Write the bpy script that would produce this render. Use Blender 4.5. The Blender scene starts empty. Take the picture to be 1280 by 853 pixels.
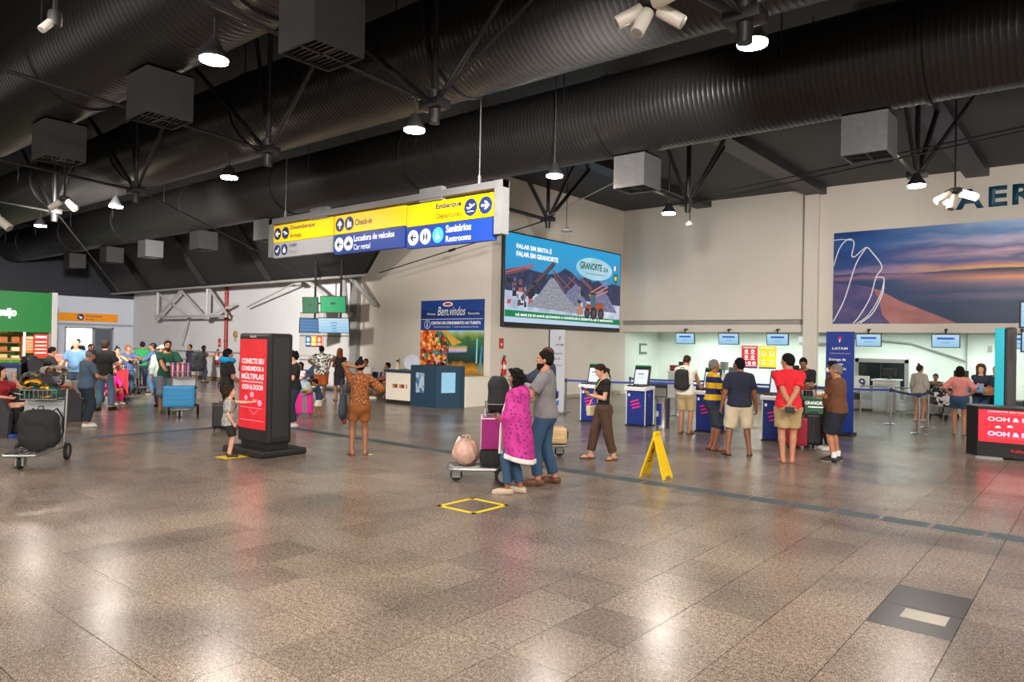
import bpy, bmesh, math, random
import numpy as np
from math import sin, cos, pi, radians as R
from mathutils import Vector as V, Matrix, Euler
random.seed(7)
sc = bpy.context.scene
COL = sc.collection

# ------------------------------------------------------------------ camera
cam_d = bpy.data.cameras.new('camera'); cam = bpy.data.objects.new('camera', cam_d); COL.objects.link(cam)
cam_d.sensor_width = 36.0; cam_d.lens = 36.0 * 899.0 / 1280.0; cam_d.clip_start = 0.05; cam_d.clip_end = 300
_roll, _pitch, _hd = math.atan(0.019), 0.00578, R(39.5)
cam.matrix_world = (Matrix.Translation((0, 0, 1.9)) @ Matrix.Rotation(_hd, 4, 'Z') @ Matrix.Rotation(pi/2 + _pitch, 4, 'X')
                    @ Matrix.Rotation(_roll, 4, 'Z'))
sc.camera = cam

# ------------------------------------------------------------------ world (the rest of the lit hall behind the viewer) and exposure
w = bpy.data.worlds.new('hall_ambient'); sc.world = w; w.use_nodes = True
w.node_tree.nodes['Background'].inputs[0].default_value = (1.0, 0.9, 0.8, 1)
w.node_tree.nodes['Background'].inputs[1].default_value = 0.9
sc.view_settings.view_transform = 'Standard'; sc.view_settings.look = 'None'
sc.view_settings.exposure = 0.0; sc.view_settings.gamma = 1.0
sc.view_settings.use_curve_mapping = False
sc.cycles.use_denoising = True
sc.cycles.max_bounces = 6; sc.cycles.diffuse_bounces = 3; sc.cycles.glossy_bounces = 3
sc.cycles.sample_clamp_indirect = 6.0
sc.cycles.caustics_reflective = False; sc.cycles.caustics_refractive = False

LAMP_W = 330.0
LAMP_COL = (1.0, 0.94, 0.86)
def area_lamp(name, loc, rot, sx, sy, power, col):
    l = bpy.data.lights.new(name, 'AREA'); l.shape = 'RECTANGLE'; l.size = sx; l.size_y = sy; l.energy = power; l.color = col
    o = bpy.data.objects.new(name, l); COL.objects.link(o); o.location = loc; o.rotation_euler = rot
    return o
# spotlight beams: the heads of the hanging clusters (and three fill spots added out of view, without fixtures) wash the walls and the hall
def aim_spot(loc, target, power, deg, col=(1.0, 0.95, 0.89), blend=0.6):
    l = bpy.data.lights.new('spotlight_beam', 'SPOT'); l.energy = power; l.color = col; l.spot_size = R(deg); l.spot_blend = blend; l.shadow_soft_size = 0.3
    o = bpy.data.objects.new('spotlight_beam', l); COL.objects.link(o); o.location = loc
    o.rotation_euler = (V(target)-V(loc)).to_track_quat('-Z', 'Y').to_euler()
FLOOD = 1.0
for loc, tgt, pw, deg in (((-2.3, 15.6, 4.8), (-4.5, 25.4, 4.9), 1550, 95), ((-2.0, 15.6, 4.8), (1.5, 25.4, 4.6), 1000, 90), ((-2.4, 15.6, 4.8), (-11.0, 25.4, 5.0), 1750, 72),
        ((-3.5, 5.9, 4.95), (-15.2, 21.5, 4.6), 3800, 62), ((-3.4, 5.9, 4.95), (-18.6, 17.3, 2.6), 3000, 56), ((-16.9, 5.6, 4.6), (-32.0, 17.3, 2.4), 12000, 70),
        ((-16.9, 5.6, 4.6), (-41.0, 14.5, 3.2), 7000, 48), ((-16.5, 5.6, 4.6), (-20.0, 17.3, 2.5), 1600, 80), ((-16.6, 4.2, 4.1), (-33.0, 6.5, 2.6), 1500, 70),
        ((1.0, -2.0, 5.2), (-8.0, 11.0, 0.8), 1900, 95), ((-4.0, -4.0, 5.2), (-17.0, 8.0, 0.8), 2200, 90), ((3.5, 6.0, 5.2), (-2.0, 19.0, 1.2), 1200, 90)):
    aim_spot(loc, tgt, pw*FLOOD, deg)
# fluorescent troughs over the check-in desks, room light behind the arrivals door, shop light
for X in (-12.6, -9.6, -5.6, -2.4):
    area_lamp('desk_trough_light', (X, 27.2, 2.585), (0, 0, 0), 2.2, 0.25, 62, (0.86, 1.0, 0.93))
area_lamp('arrivals_room_light', (-43.2, 14.7, 3.1), (0, 0, 0), 2.0, 2.0, 260, (0.95, 1.0, 1.0))
area_lamp('shop_light', (-35.0, 7.5, 2.9), (0, 0, 0), 2.5, 4.0, 220, (1.0, 0.75, 0.42))

# ------------------------------------------------------------------ materials
def lin(c):
    c = [x/255.0 for x in c]
    return tuple((x/12.92 if x <= 0.04045 else ((x+0.055)/1.055)**2.4) for x in c) + (1.0,)
def mat(name, col, rough=0.55, metal=0.0, emit=0.0, noise=0.08, nscale=6.0, bump=0.0, bscale=60.0, spec=0.5, alpha=None):
    """plain procedural surface: colour with a little noise variation, optional fine relief, optional glow for things that give light"""
    m = bpy.data.materials.new(name); m.use_nodes = True
    nt = m.node_tree; b = nt.nodes['Principled BSDF']
    b.inputs['Roughness'].default_value = rough; b.inputs['Metallic'].default_value = metal
    b.inputs['Specular IOR Level'].default_value = spec
    c = lin(col)
    if emit > 0:
        b.inputs['Base Color'].default_value = tuple(x*0.3 for x in c[:3]) + (1,)
        b.inputs['Emission Color'].default_value = c; b.inputs['Emission Strength'].default_value = emit
        return m
    tc = nt.nodes.new('ShaderNodeTexCoord')
    if noise > 0:
        n = nt.nodes.new('ShaderNodeTexNoise'); n.inputs['Scale'].default_value = nscale; n.inputs['Detail'].default_value = 3
        nt.links.new(tc.outputs['Object'], n.inputs['Vector'])
        mx = nt.nodes.new('ShaderNodeMix'); mx.data_type = 'RGBA'
        mx.inputs[6].default_value = tuple(x*(1-noise*1.6) for x in c[:3]) + (1,)
        mx.inputs[7].default_value = tuple(min(1, x*(1+noise*1.6)) for x in c[:3]) + (1,)
        nt.links.new(n.outputs['Fac'], mx.inputs[0]); nt.links.new(mx.outputs[2], b.inputs['Base Color'])
    else:
        b.inputs['Base Color'].default_value = c
    if bump > 0:
        n2 = nt.nodes.new('ShaderNodeTexNoise'); n2.inputs['Scale'].default_value = bscale
        nt.links.new(tc.outputs['Object'], n2.inputs['Vector'])
        bp = nt.nodes.new('ShaderNodeBump'); bp.inputs['Strength'].default_value = bump; bp.inputs['Distance'].default_value = 0.01
        nt.links.new(n2.outputs['Fac'], bp.inputs['Height']); nt.links.new(bp.outputs['Normal'], b.inputs['Normal'])
    if alpha is not None:
        b.inputs['Alpha'].default_value = alpha
    return m
def ramp(nt, stops, interp='LINEAR'):
    r = nt.nodes.new('ShaderNodeValToRGB'); r.color_ramp.interpolation = interp
    e = r.color_ramp.elements
    e[0].position, e[0].color = stops[0][0], lin(stops[0][1])
    e[1].position, e[1].color = stops[-1][0], lin(stops[-1][1])
    for p, c in stops[1:-1]:
        k = e.new(p); k.color = lin(c)
    return r
def print_mat(name, kind, stops, scale=(1, 1, 1), nscale=3.0, interp='LINEAR', rough=0.5, emit=0.0, dist=0.0, axis=None, off=0.0, mixn=0.0):
    """printed or woven pattern: noise / voronoi / gradient along an object axis, through a colour ramp"""
    m = bpy.data.materials.new(name); m.use_nodes = True
    nt = m.node_tree; b = nt.nodes['Principled BSDF']; b.inputs['Roughness'].default_value = rough
    tc = nt.nodes.new('ShaderNodeTexCoord'); mp = nt.nodes.new('ShaderNodeMapping'); mp.inputs['Scale'].default_value = scale
    nt.links.new(tc.outputs['Object'], mp.inputs['Vector'])
    r = ramp(nt, stops, interp)
    if kind == 'noise':
        n = nt.nodes.new('ShaderNodeTexNoise'); n.inputs['Scale'].default_value = nscale; n.inputs['Detail'].default_value = 4
        n.inputs['Distortion'].default_value = dist
        nt.links.new(mp.outputs[0], n.inputs['Vector']); out = n.outputs['Fac']
    elif kind == 'cells':
        n = nt.nodes.new('ShaderNodeTexVoronoi'); n.inputs['Scale'].default_value = nscale
        nt.links.new(mp.outputs[0], n.inputs['Vector']); out = n.outputs['Distance']
    elif kind == 'cellcolor':
        n = nt.nodes.new('ShaderNodeTexVoronoi'); n.inputs['Scale'].default_value = nscale
        nt.links.new(mp.outputs[0], n.inputs['Vector'])
        sp = nt.nodes.new('ShaderNodeSeparateColor'); nt.links.new(n.outputs['Color'], sp.inputs[0]); out = sp.outputs[0]
    else:
        sp = nt.nodes.new('ShaderNodeSeparateXYZ'); nt.links.new(mp.outputs[0], sp.inputs[0])
        a = nt.nodes.new('ShaderNodeMath'); a.operation = 'ADD'; a.inputs[1].default_value = off
        nt.links.new(sp.outputs[axis], a.inputs[0]); out = a.outputs[0]
        if mixn:
            n = nt.nodes.new('ShaderNodeTexNoise'); n.inputs['Scale'].default_value = nscale; n.inputs['Detail'].default_value = 5
            n.inputs['Distortion'].default_value = dist
            nt.links.new(mp.outputs[0], n.inputs['Vector'])
            k = nt.nodes.new('ShaderNodeMath'); k.operation = 'MULTIPLY_ADD'; k.inputs[1].default_value = mixn; k.inputs[2].default_value = -mixn/2
            nt.links.new(n.outputs['Fac'], k.inputs[0])
            s = nt.nodes.new('ShaderNodeMath'); s.operation = 'ADD'
            nt.links.new(out, s.inputs[0]); nt.links.new(k.outputs[0], s.inputs[1]); out = s.outputs[0]
        if kind == 'stripes':
            f = nt.nodes.new('ShaderNodeMath'); f.operation = 'FRACT'; nt.links.new(out, f.inputs[0]); out = f.outputs[0]
    nt.links.new(out, r.inputs[0])
    if emit > 0:
        b.inputs['Base Color'].default_value = (0.02, 0.02, 0.02, 1)
        nt.links.new(r.outputs[0], b.inputs['Emission Color']); b.inputs['Emission Strength'].default_value = emit
    else:
        nt.links.new(r.outputs[0], b.inputs['Base Color'])
    return m

def mural_mat(name, left, right, ysc, x0, x1, nscale, mixn, rough=0.5):
    """printed landscape: two colour ramps up the sheet, blended from left to right, broken into cloud streaks by stretched noise"""
    m = bpy.data.materials.new(name); m.use_nodes = True; nt = m.node_tree; b = nt.nodes['Principled BSDF']; b.inputs['Roughness'].default_value = rough; L = nt.links.new
    tc = nt.nodes.new('ShaderNodeTexCoord'); sp = nt.nodes.new('ShaderNodeSeparateXYZ'); L(tc.outputs['Object'], sp.inputs[0])
    mp = nt.nodes.new('ShaderNodeMapping'); mp.inputs['Scale'].default_value = (0.22, 1.0, 1.0); L(tc.outputs['Object'], mp.inputs['Vector'])
    n = nt.nodes.new('ShaderNodeTexNoise'); n.inputs['Scale'].default_value = nscale; n.inputs['Detail'].default_value = 6; n.inputs['Distortion'].default_value = 0.5; L(mp.outputs[0], n.inputs['Vector'])
    y = nt.nodes.new('ShaderNodeMath'); y.operation = 'MULTIPLY'; y.inputs[1].default_value = ysc; L(sp.outputs[1], y.inputs[0])
    k = nt.nodes.new('ShaderNodeMath'); k.operation = 'MULTIPLY_ADD'; k.inputs[1].default_value = mixn; k.inputs[2].default_value = -mixn/2; L(n.outputs['Fac'], k.inputs[0])
    s = nt.nodes.new('ShaderNodeMath'); s.operation = 'ADD'; L(y.outputs[0], s.inputs[0]); L(k.outputs[0], s.inputs[1])
    ra, rb = ramp(nt, left), ramp(nt, right); L(s.outputs[0], ra.inputs[0]); L(s.outputs[0], rb.inputs[0])
    fx = nt.nodes.new('ShaderNodeMapRange'); fx.interpolation_type = 'SMOOTHSTEP'; fx.inputs[1].default_value = x0; fx.inputs[2].default_value = x1; L(sp.outputs[0], fx.inputs[0])
    mx = nt.nodes.new('ShaderNodeMix'); mx.data_type = 'RGBA'; L(fx.outputs[0], mx.inputs[0]); L(ra.outputs[0], mx.inputs[6]); L(rb.outputs[0], mx.inputs[7]); L(mx.outputs[2], b.inputs['Base Color'])
    return m
MT = {}
def mm(name, *a, **k):
    """a named material, made once"""
    if name not in MT: MT[name] = mat(name, *a, **k)
    return MT[name]

# ------------------------------------------------------------------ mesh builder
class MB:
    def __init__(s): s.v = []; s.f = []; s.mi = []; s.cur = 0; s.sm = []
    def add(s, vs, fs, M=None, smooth=False):
        o = len(s.v)
        for p in vs:
            p = V(p)
            s.v.append(tuple(M @ p) if M is not None else tuple(p))
        for f in fs:
            s.f.append(tuple(i+o for i in f)); s.mi.append(s.cur); s.sm.append(smooth)
        return s
    def box(s, x0, x1, y0, y1, z0, z1, M=None, bev=0.0):
        if bev > 0:
            b = min(bev, (x1-x0)/2.2, (y1-y0)/2.2, (z1-z0)/2.2)
            bm = bmesh.new(); bmesh.ops.create_cube(bm, size=1.0)
            for q in bm.verts: q.co = V(((x0+x1)/2+q.co.x*(x1-x0), (y0+y1)/2+q.co.y*(y1-y0), (z0+z1)/2+q.co.z*(z1-z0)))
            bmesh.ops.bevel(bm, geom=bm.edges[:], offset=b, segments=2, affect='EDGES', profile=0.6)
            bm.verts.index_update()
            s.add([q.co.copy() for q in bm.verts], [[q.index for q in f.verts] for f in bm.faces], M); bm.free(); return s
        vs = [(x, y, z) for z in (z0, z1) for y in (y0, y1) for x in (x0, x1)]
        return s.add(vs, [(0, 2, 3, 1), (4, 5, 7, 6), (0, 1, 5, 4), (2, 6, 7, 3), (0, 4, 6, 2), (1, 3, 7, 5)], M)
    def tube(s, pts, r, n=8, M=None, closed=False, r2=None, flat=1.0):
        """round bar swept along a list of points; r may be a list"""
        P = [V(p) for p in pts]; k = len(P)
        rs = r if isinstance(r, (list, tuple)) else [r + ((r2 if r2 is not None else r)-r)*i/max(1, k-1) for i in range(k)]
        T = []
        for i in range(k):
            if closed: t = P[(i+1) % k]-P[i-1]
            else: t = P[min(i+1, k-1)]-P[max(i-1, 0)]
            T.append(t.normalized() if t.length > 1e-9 else V((0, 0, 1)))
        up = V((0, 0, 1)) if abs(T[0].z) < 0.95 else V((1, 0, 0))
        a = T[0].cross(up).normalized(); vs = []; fs = []
        for i in range(k):
            a = (a - T[i]*a.dot(T[i]))
            a = a.normalized() if a.length > 1e-6 else T[i].orthogonal().normalized()
            b = T[i].cross(a)
            for j in range(n):
                q = 2*pi*j/n
                vs.append(P[i] + a*cos(q)*rs[i] + b*sin(q)*rs[i]*flat)
        for i in range(k if closed else k-1):
            for j in range(n):
                i2 = (i+1) % k; j2 = (j+1) % n
                fs.append((i*n+j, i*n+j2, i2*n+j2, i2*n+j))
        if not closed: fs += [tuple(range(n-1, -1, -1)), tuple((k-1)*n+j for j in range(n))]
        return s.add(vs, fs, M, True)
    def lathe(s, prof, n=20, M=None, cap=True):
        """profile [(radius, z)...] turned about z"""
        vs = []; fs = []; k = len(prof)
        for r, z in prof:
            for j in range(n): vs.append((r*cos(2*pi*j/n), r*sin(2*pi*j/n), z))
        for i in range(k-1):
            for j in range(n):
                j2 = (j+1) % n; fs.append((i*n+j, i*n+j2, (i+1)*n+j2, (i+1)*n+j))
        if cap: fs += [tuple(range(n-1, -1, -1)), tuple((k-1)*n+j for j in range(n))]
        return s.add(vs, fs, M, True)
    def prism(s, poly, z0, z1, M=None):
        """2-D outline (counter-clockwise) extruded from z0 to z1"""
        n = len(poly)
        vs = [(x, y, z0) for x, y in poly] + [(x, y, z1) for x, y in poly]
        fs = [tuple(range(n-1, -1, -1)), tuple(range(n, 2*n))] + [(i, (i+1) % n, n+(i+1) % n, n+i) for i in range(n)]
        return s.add(vs, fs, M)
    def ball(s, c, r, n=12, M=None):
        rx, ry, rz = r if isinstance(r, (tuple, list)) else (r, r, r)
        vs = []; fs = []; m = max(4, n//2)
        for i in range(1, m):
            t = pi*i/m
            for j in range(n): vs.append((c[0]+rx*sin(t)*cos(2*pi*j/n), c[1]+ry*sin(t)*sin(2*pi*j/n), c[2]+rz*cos(t)))
        top = len(vs); vs += [(c[0], c[1], c[2]+rz), (c[0], c[1], c[2]-rz)]
        for i in range(m-2):
            for j in range(n):
                j2 = (j+1) % n; fs.append((i*n+j, (i+1)*n+j, (i+1)*n+j2, i*n+j2))
        for j in range(n):
            j2 = (j+1) % n; fs += [(top, j, j2), (top+1, (m-2)*n+j2, (m-2)*n+j)]
        return s.add(vs, fs, M, True)
    def build(s, name, mats, parent=None, sharp=40):
        me = bpy.data.meshes.new(name); me.from_pydata([tuple(p) for p in s.v], [], s.f)
        if not isinstance(mats, (list, tuple)): mats = [mats]
        for m in mats: me.materials.append(m)
        me.polygons.foreach_set('material_index', [min(i, len(mats)-1) for i in s.mi])
        me.polygons.foreach_set('use_smooth', s.sm)
        me.update()
        if any(s.sm) and sharp: me.set_sharp_from_angle(angle=R(sharp))
        o = bpy.data.objects.new(name, me); COL.objects.link(o)
        if parent is not None: o.parent = parent
        return o
def tag(o, label, cat, group=None, kind=None):
    if label: o['label'] = label
    if cat: o['category'] = cat
    if group: o['group'] = group
    if kind: o['kind'] = kind
    return o
def thing(name, label, cat, loc=(0, 0, 0), rz=0.0, group=None, rx=0.0):
    o = bpy.data.objects.new(name, None); COL.objects.link(o); o.empty_display_size = 0.1
    o.location = loc; o.rotation_euler = (rx, 0, rz)
    return tag(o, label, cat, group)
def structure(name, mb, m, label=None, parent=None):
    o = mb.build(name, m, parent)
    if parent is None: o['kind'] = 'structure'
    if label: o['label'] = label
    return o
def copy_tree(o, parent=None):
    c = o.copy(); COL.objects.link(c)
    if parent is not None: c.parent = parent
    for ch in list(o.children): copy_tree(ch, c)
    return c

def text_mesh(s, bold=0.0, shear=0.0, spacing=1.0):
    cu = bpy.data.curves.new('lettering', 'FONT'); cu.body = s; cu.size = 1.0; cu.offset = bold; cu.shear = shear
    cu.space_character = spacing; cu.resolution_u = 3; cu.extrude = 0.0; cu.fill_mode = 'FRONT'
    ob = bpy.data.objects.new('lettering', cu)
    me = bpy.data.meshes.new_from_object(ob)
    bpy.data.objects.remove(ob); bpy.data.curves.remove(cu)
    return me
def text(parent, s, x, y, w, h, m, z=0.004, bold=0.02, align='L', shear=0.0, name='lettering', depth=0.0, fit=True):
    """lettering whose ink fills w by h, lower-left (or centre / right) at x, y, in the parent's local x-y plane"""
    me = text_mesh(s, bold, shear)
    n = len(me.vertices)
    co = np.empty(n*3, np.float32); me.vertices.foreach_get('co', co); co = co.reshape(-1, 3)
    mn, mx_ = co.min(0), co.max(0); e = np.maximum(mx_-mn, 1e-6)
    sy = h/e[1]; sx = w/e[0] if (w and fit) else sy
    if w and not fit: sx = min(sy, w/e[0])
    co[:, 0] = (co[:, 0]-mn[0])*sx; co[:, 1] = (co[:, 1]-mn[1])*sy
    ww = e[0]*sx
    co[:, 0] += x - (ww/2 if align == 'C' else ww if align == 'R' else 0); co[:, 1] += y; co[:, 2] = 0
    me.vertices.foreach_set('co', co.ravel()); me.update()
    me.materials.append(m); me.name = name
    o = bpy.data.objects.new(name, me); COL.objects.link(o); o.parent = parent; o.location = (0, 0, z)
    if depth:
        md = o.modifiers.new('thickness', 'SOLIDIFY'); md.thickness = depth; md.offset = 1
    return o
def flat(parent, name, poly, m, z=0.003):
    """flat printed shape in the parent's local x-y plane"""
    mb = MB(); mb.add([(x, y, 0) for x, y in poly], [tuple(range(len(poly)))])
    o = mb.build(name, m, parent); o.location = (0, 0, z)
    return o
def rect(x0, x1, y0, y1): return [(x0, y0), (x1, y0), (x1, y1), (x0, y1)]
def disc(cx, cy, r, n=24, ry=None): return [(cx+r*cos(2*pi*i/n), cy+(ry or r)*sin(2*pi*i/n)) for i in range(n)]
WALL_Y = (pi/2, 0.0)      # a panel that faces -y
WALL_X = (pi/2, pi/2)     # a panel that faces +x
# ================================================================== THE SETTING
M_wall = mat('warm_white_paint', (214, 205, 193), 0.7, noise=0.03, nscale=0.8)
M_wall2 = mat('white_paint', (216, 216, 218), 0.7, noise=0.03, nscale=0.6)
M_recess = mat('cool_white_paint', (226, 236, 228), 0.6, noise=0.02, nscale=1.0)
M_black = mat('black_roof_cladding', (34, 33, 34), 0.6, noise=0.10, nscale=0.7)
M_blackwall = mat('black_blue_cladding', (34, 37, 46), 0.6, noise=0.10, nscale=0.7)
M_steel = mat('black_painted_steel', (28, 27, 28), 0.45, noise=0.10)
M_whsteel = mat('white_painted_steel', (176, 174, 172), 0.45, noise=0.05)
M_galv = mat('galvanised_sheet', (150, 150, 152), 0.42, 0.85, noise=0.12, nscale=9)
M_darkgalv = mat('dark_sheet_metal', (58, 57, 57), 0.5, 0.5, noise=0.12, nscale=7)
M_alu = mat('brushed_aluminium', (178, 178, 180), 0.32, 0.9, noise=0.05, nscale=20)
M_chrome = mat('chrome_tube', (205, 205, 208), 0.2, 1.0, noise=0.03)
M_blkpl = mat('black_plastic', (26, 26, 28), 0.4, noise=0.08)
M_rubber = mat('black_rubber', (24, 23, 23), 0.8, noise=0.1)
M_white = mat('white_print', (240, 240, 240), 0.5, noise=0.0)
M_blackp = mat('black_print', (18, 18, 20), 0.5, noise=0.0)

def granite(name):
    m = bpy.data.materials.new(name); m.use_nodes = True; nt = m.node_tree; b = nt.nodes['Principled BSDF']; L = nt.links.new
    g = nt.nodes.new('ShaderNodeNewGeometry')
    at = nt.nodes.new('ShaderNodeAttribute'); at.attribute_name = 'tint'
    sp = nt.nodes.new('ShaderNodeTexNoise'); sp.inputs['Scale'].default_value = 105; sp.inputs['Detail'].default_value = 2
    sp.inputs['Roughness'].default_value = 0.6
    L(g.outputs['Position'], sp.inputs['Vector'])
    s2 = nt.nodes.new('ShaderNodeTexNoise'); s2.inputs['Scale'].default_value = 34; s2.inputs['Detail'].default_value = 1
    L(g.outputs['Position'], s2.inputs['Vector'])
    av = nt.nodes.new('ShaderNodeMix'); av.data_type = 'FLOAT'; av.inputs[0].default_value = 0.25
    L(sp.outputs['Fac'], av.inputs[2]); L(s2.outputs['Fac'], av.inputs[3])
    r = ramp(nt, [(0.34, (60, 54, 50)), (0.46, (120, 108, 98)), (0.54, (150, 135, 122)), (0.67, (206, 190, 174))])
    L(av.outputs[0], r.inputs[0])
    st = nt.nodes.new('ShaderNodeTexNoise'); st.inputs['Scale'].default_value = 0.55; st.inputs['Detail'].default_value = 4
    st.inputs['Distortion'].default_value = 0.6
    L(g.outputs['Position'], st.inputs['Vector'])
    r2 = ramp(nt, [(0.30, (188, 185, 184)), (0.60, (252, 250, 247))]); L(st.outputs['Fac'], r2.inputs[0])
    m1 = nt.nodes.new('ShaderNodeMix'); m1.data_type = 'RGBA'; m1.blend_type = 'MULTIPLY'; m1.inputs[0].default_value = 1
    L(r.outputs[0], m1.inputs[6]); L(r2.outputs[0], m1.inputs[7])
    m2 = nt.nodes.new('ShaderNodeMix'); m2.data_type = 'RGBA'; m2.blend_type = 'MULTIPLY'; m2.inputs[0].default_value = 1
    L(m1.outputs[2], m2.inputs[6]); L(at.outputs['Color'], m2.inputs[7])
    L(m2.outputs[2], b.inputs['Base Color'])
    rr = nt.nodes.new('ShaderNodeMapRange'); rr.inputs[1].default_value = 0.35; rr.inputs[2].default_value = 0.65
    rr.inputs[3].default_value = 0.23; rr.inputs[4].default_value = 0.27
    n3 = nt.nodes.new('ShaderNodeTexNoise'); n3.inputs['Scale'].default_value = 1.7; n3.inputs['Detail'].default_value = 3
    L(g.outputs['Position'], n3.inputs['Vector']); L(n3.outputs['Fac'], rr.inputs[0]); L(rr.outputs[0], b.inputs['Roughness'])
    bp = nt.nodes.new('ShaderNodeBump'); bp.inputs['Strength'].default_value = 0.0; bp.inputs['Distance'].default_value = 0.004
    b.inputs['Specular IOR Level'].default_value = 0.5
    return m
M_granite = granite('polished_granite')
M_grout = mat('dark_grout', (44, 39, 36), 0.7)
# floor slab with separate granite tiles: pitch 0.525 m, joints at x = -1.285 + 0.525 k, y = 5.545 + 0.525 k
fl = structure('floor', MB().box(-46, 9, -9, 30, -0.2, -0.004), M_grout)
PT = 0.525; X0, Y0 = -1.285, 5.545
def set_tint(me, vals):
    a = me.color_attributes.new('tint', 'FLOAT_COLOR', 'FACE' if False else 'CORNER')
    arr = np.array(vals, np.float32)
    a.data.foreach_set('color', arr.ravel())
rng = random.Random(3)
tints = [(1.08, 1.07, 1.08), (0.98, 0.96, 0.96), (1.18, 1.16, 1.16), (0.84, 0.83, 0.84), (1.12, 1.07, 1.05), (0.92, 0.90, 0.90), (0.76, 0.75, 0.75), (1.2, 1.18, 1.17)]
wts = [6, 5, 5, 3, 5, 4, 1, 3]
h = PT/2 - 0.0028
tile_meshes = []
tints = [tuple(1.02+(c-1.02)*0.68 for c in t) for t in tints]
for t in tints:
    mb = MB().box(-h, h, -h, h, -0.02, 0.0)
    o = mb.build('floor_tile', M_granite); me = o.data; bpy.data.objects.remove(o)
    set_tint(me, [(*t, 1)]*len(me.loops)); tile_meshes.append(me)
cd = V((-0.636, 0.772)); cr = V((0.772, 0.636))
cand = []
for i in range(-80, 14):
    for j in range(-12, 46):
        cx, cy = X0 + PT*(i+0.5), Y0 + PT*(j+0.5)
        f = cx*cd.x + cy*cd.y; s = cx*cr.x + cy*cr.y
        if cx > 8.5 or cy > 29.5 or cy < -4 or cx < -45.5: continue
        vis = f > 3.3 and abs(s) < f*0.74 + 0.3
        cand.append((0 if vis else 1, f*f + s*s, cx, cy, i, j))
cand.sort()
far_v, far_f, far_c = [], [], []
tile_choice = {}
for k, (nv, d2, cx, cy, i, j) in enumerate(cand):
    ti = rng.choices(range(8), wts)[0]
    if (i, j) == (0, 0) or (i, j) == (0, 1): ti = 8
    pass
    if k < 300:
        if ti == 8:
            o = MB().box(-h, h, -h, h, -0.02, 0.0).build('floor_tile', mat('dark_slate_tile', (60, 57, 56), 0.3, noise=0.12, nscale=8), fl)
            o['label'] = 'dark slate coloured floor tile'
            o.location = (cx, cy, 0); continue
        o = bpy.data.objects.new('floor_tile', tile_meshes[min(ti, 7)]); COL.objects.link(o); o.parent = fl; o.location = (cx, cy, 0)
    else:
        b0 = len(far_v); t = tints[min(ti, 7)]
        far_v += [(cx-h, cy-h, 0), (cx+h, cy-h, 0), (cx+h, cy+h, 0), (cx-h, cy+h, 0)]
        far_f.append((b0, b0+1, b0+2, b0+3)); far_c += [(*t, 1)]*4
me = bpy.data.meshes.new('floor_tiles'); me.from_pydata(far_v, [], far_f); me.materials.append(M_granite); set_tint(me, far_c)
o = bpy.data.objects.new('floor_tiles', me); COL.objects.link(o); o.parent = fl; o['kind'] = 'stuff'
# inset steel cover, yellow outline, tactile guide strips
o = MB().box(-1.12, -0.835, 5.80, 6.02, -0.002, 0.003, bev=0.002).build('access_cover', mat('worn_light_plate', (178, 168, 156), 0.4, 0.2, noise=0.15), None)
tag(o, 'pale rectangular cover plate set in the dark slate floor tile', 'floor cover')
mb = MB()
for a, b in (((-5.995, 6.0), (-5.995, 6.56)), ((-5.995, 6.56), (-5.455, 6.56)), ((-5.455, 6.56), (-5.455, 6.0)), ((-5.455, 6.0), (-5.995, 6.0))):
    p, q = V(a), V(b); d = (q-p).normalized()*0.03; n = V((-d.y, d.x))
    mb.prism([tuple(p-d-n), tuple(q+d-n), tuple(q+d+n), tuple(p-d+n)], 0.0002, 0.0022)
tag(mb.build('floor_marking', mat('yellow_floor_tape', (240, 205, 20), 0.5, noise=0.05)), 'yellow square outline taped on the granite floor', 'floor marking')
tag(MB().box(-11.1, -10.75, 5.95, 6.35, 0.0003, 0.002).build('floor_marking', mat('yellow_floor_tape_b', (222, 186, 30), 0.5)), 'yellow floor sticker under the small boy at the red totem', 'floor marking')
tag(MB().box(-9.72, -9.55, 7.86, 7.96, 0.0003, 0.002).build('floor_marking', mat('pale_green_sticker', (196, 226, 190), 0.5)), 'small pale green sticker on the floor near the loaded trolley', 'floor marking')
M_tact = mat('grey_tactile_rubber', (82, 92, 98), 0.55, noise=0.1, nscale=12)
tb = MB(); tb.box(-0.235, 0.235, -0.125, 0.125, 0.0, 0.004)
for k in range(4):
    y = -0.093 + k*0.062
    tb.box(-0.21, 0.21, y-0.014, y+0.014, 0.004, 0.008)
t0 = tb.build('tactile_tile', M_tact); tme = t0.data; bpy.data.objects.remove(t0)
ts = thing('tactile_strip', 'grey tactile guide strip crossing the granite floor past the wet floor sign', 'tactile paving', (-6.5, 9.07, 0))
x = 3.9
while x > -14.4:
    o = bpy.data.objects.new('tactile_tile', tme); COL.objects.link(o); o.parent = ts; o.location = (x+6.5, 0, 0.0); x -= 0.51
ts2 = thing('tactile_strip', 'grey tactile guide strip running behind the red totem towards the arrivals side', 'tactile paving', (-14.75, 4, 0))
y = 9.0
while y > -2.5:
    o = bpy.data.objects.new('tactile_tile', tme); COL.objects.link(o); o.parent = ts2; o.location = (0, y-4, 0.0); o.rotation_euler = (0, 0, pi/2); y -= 0.51

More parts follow.
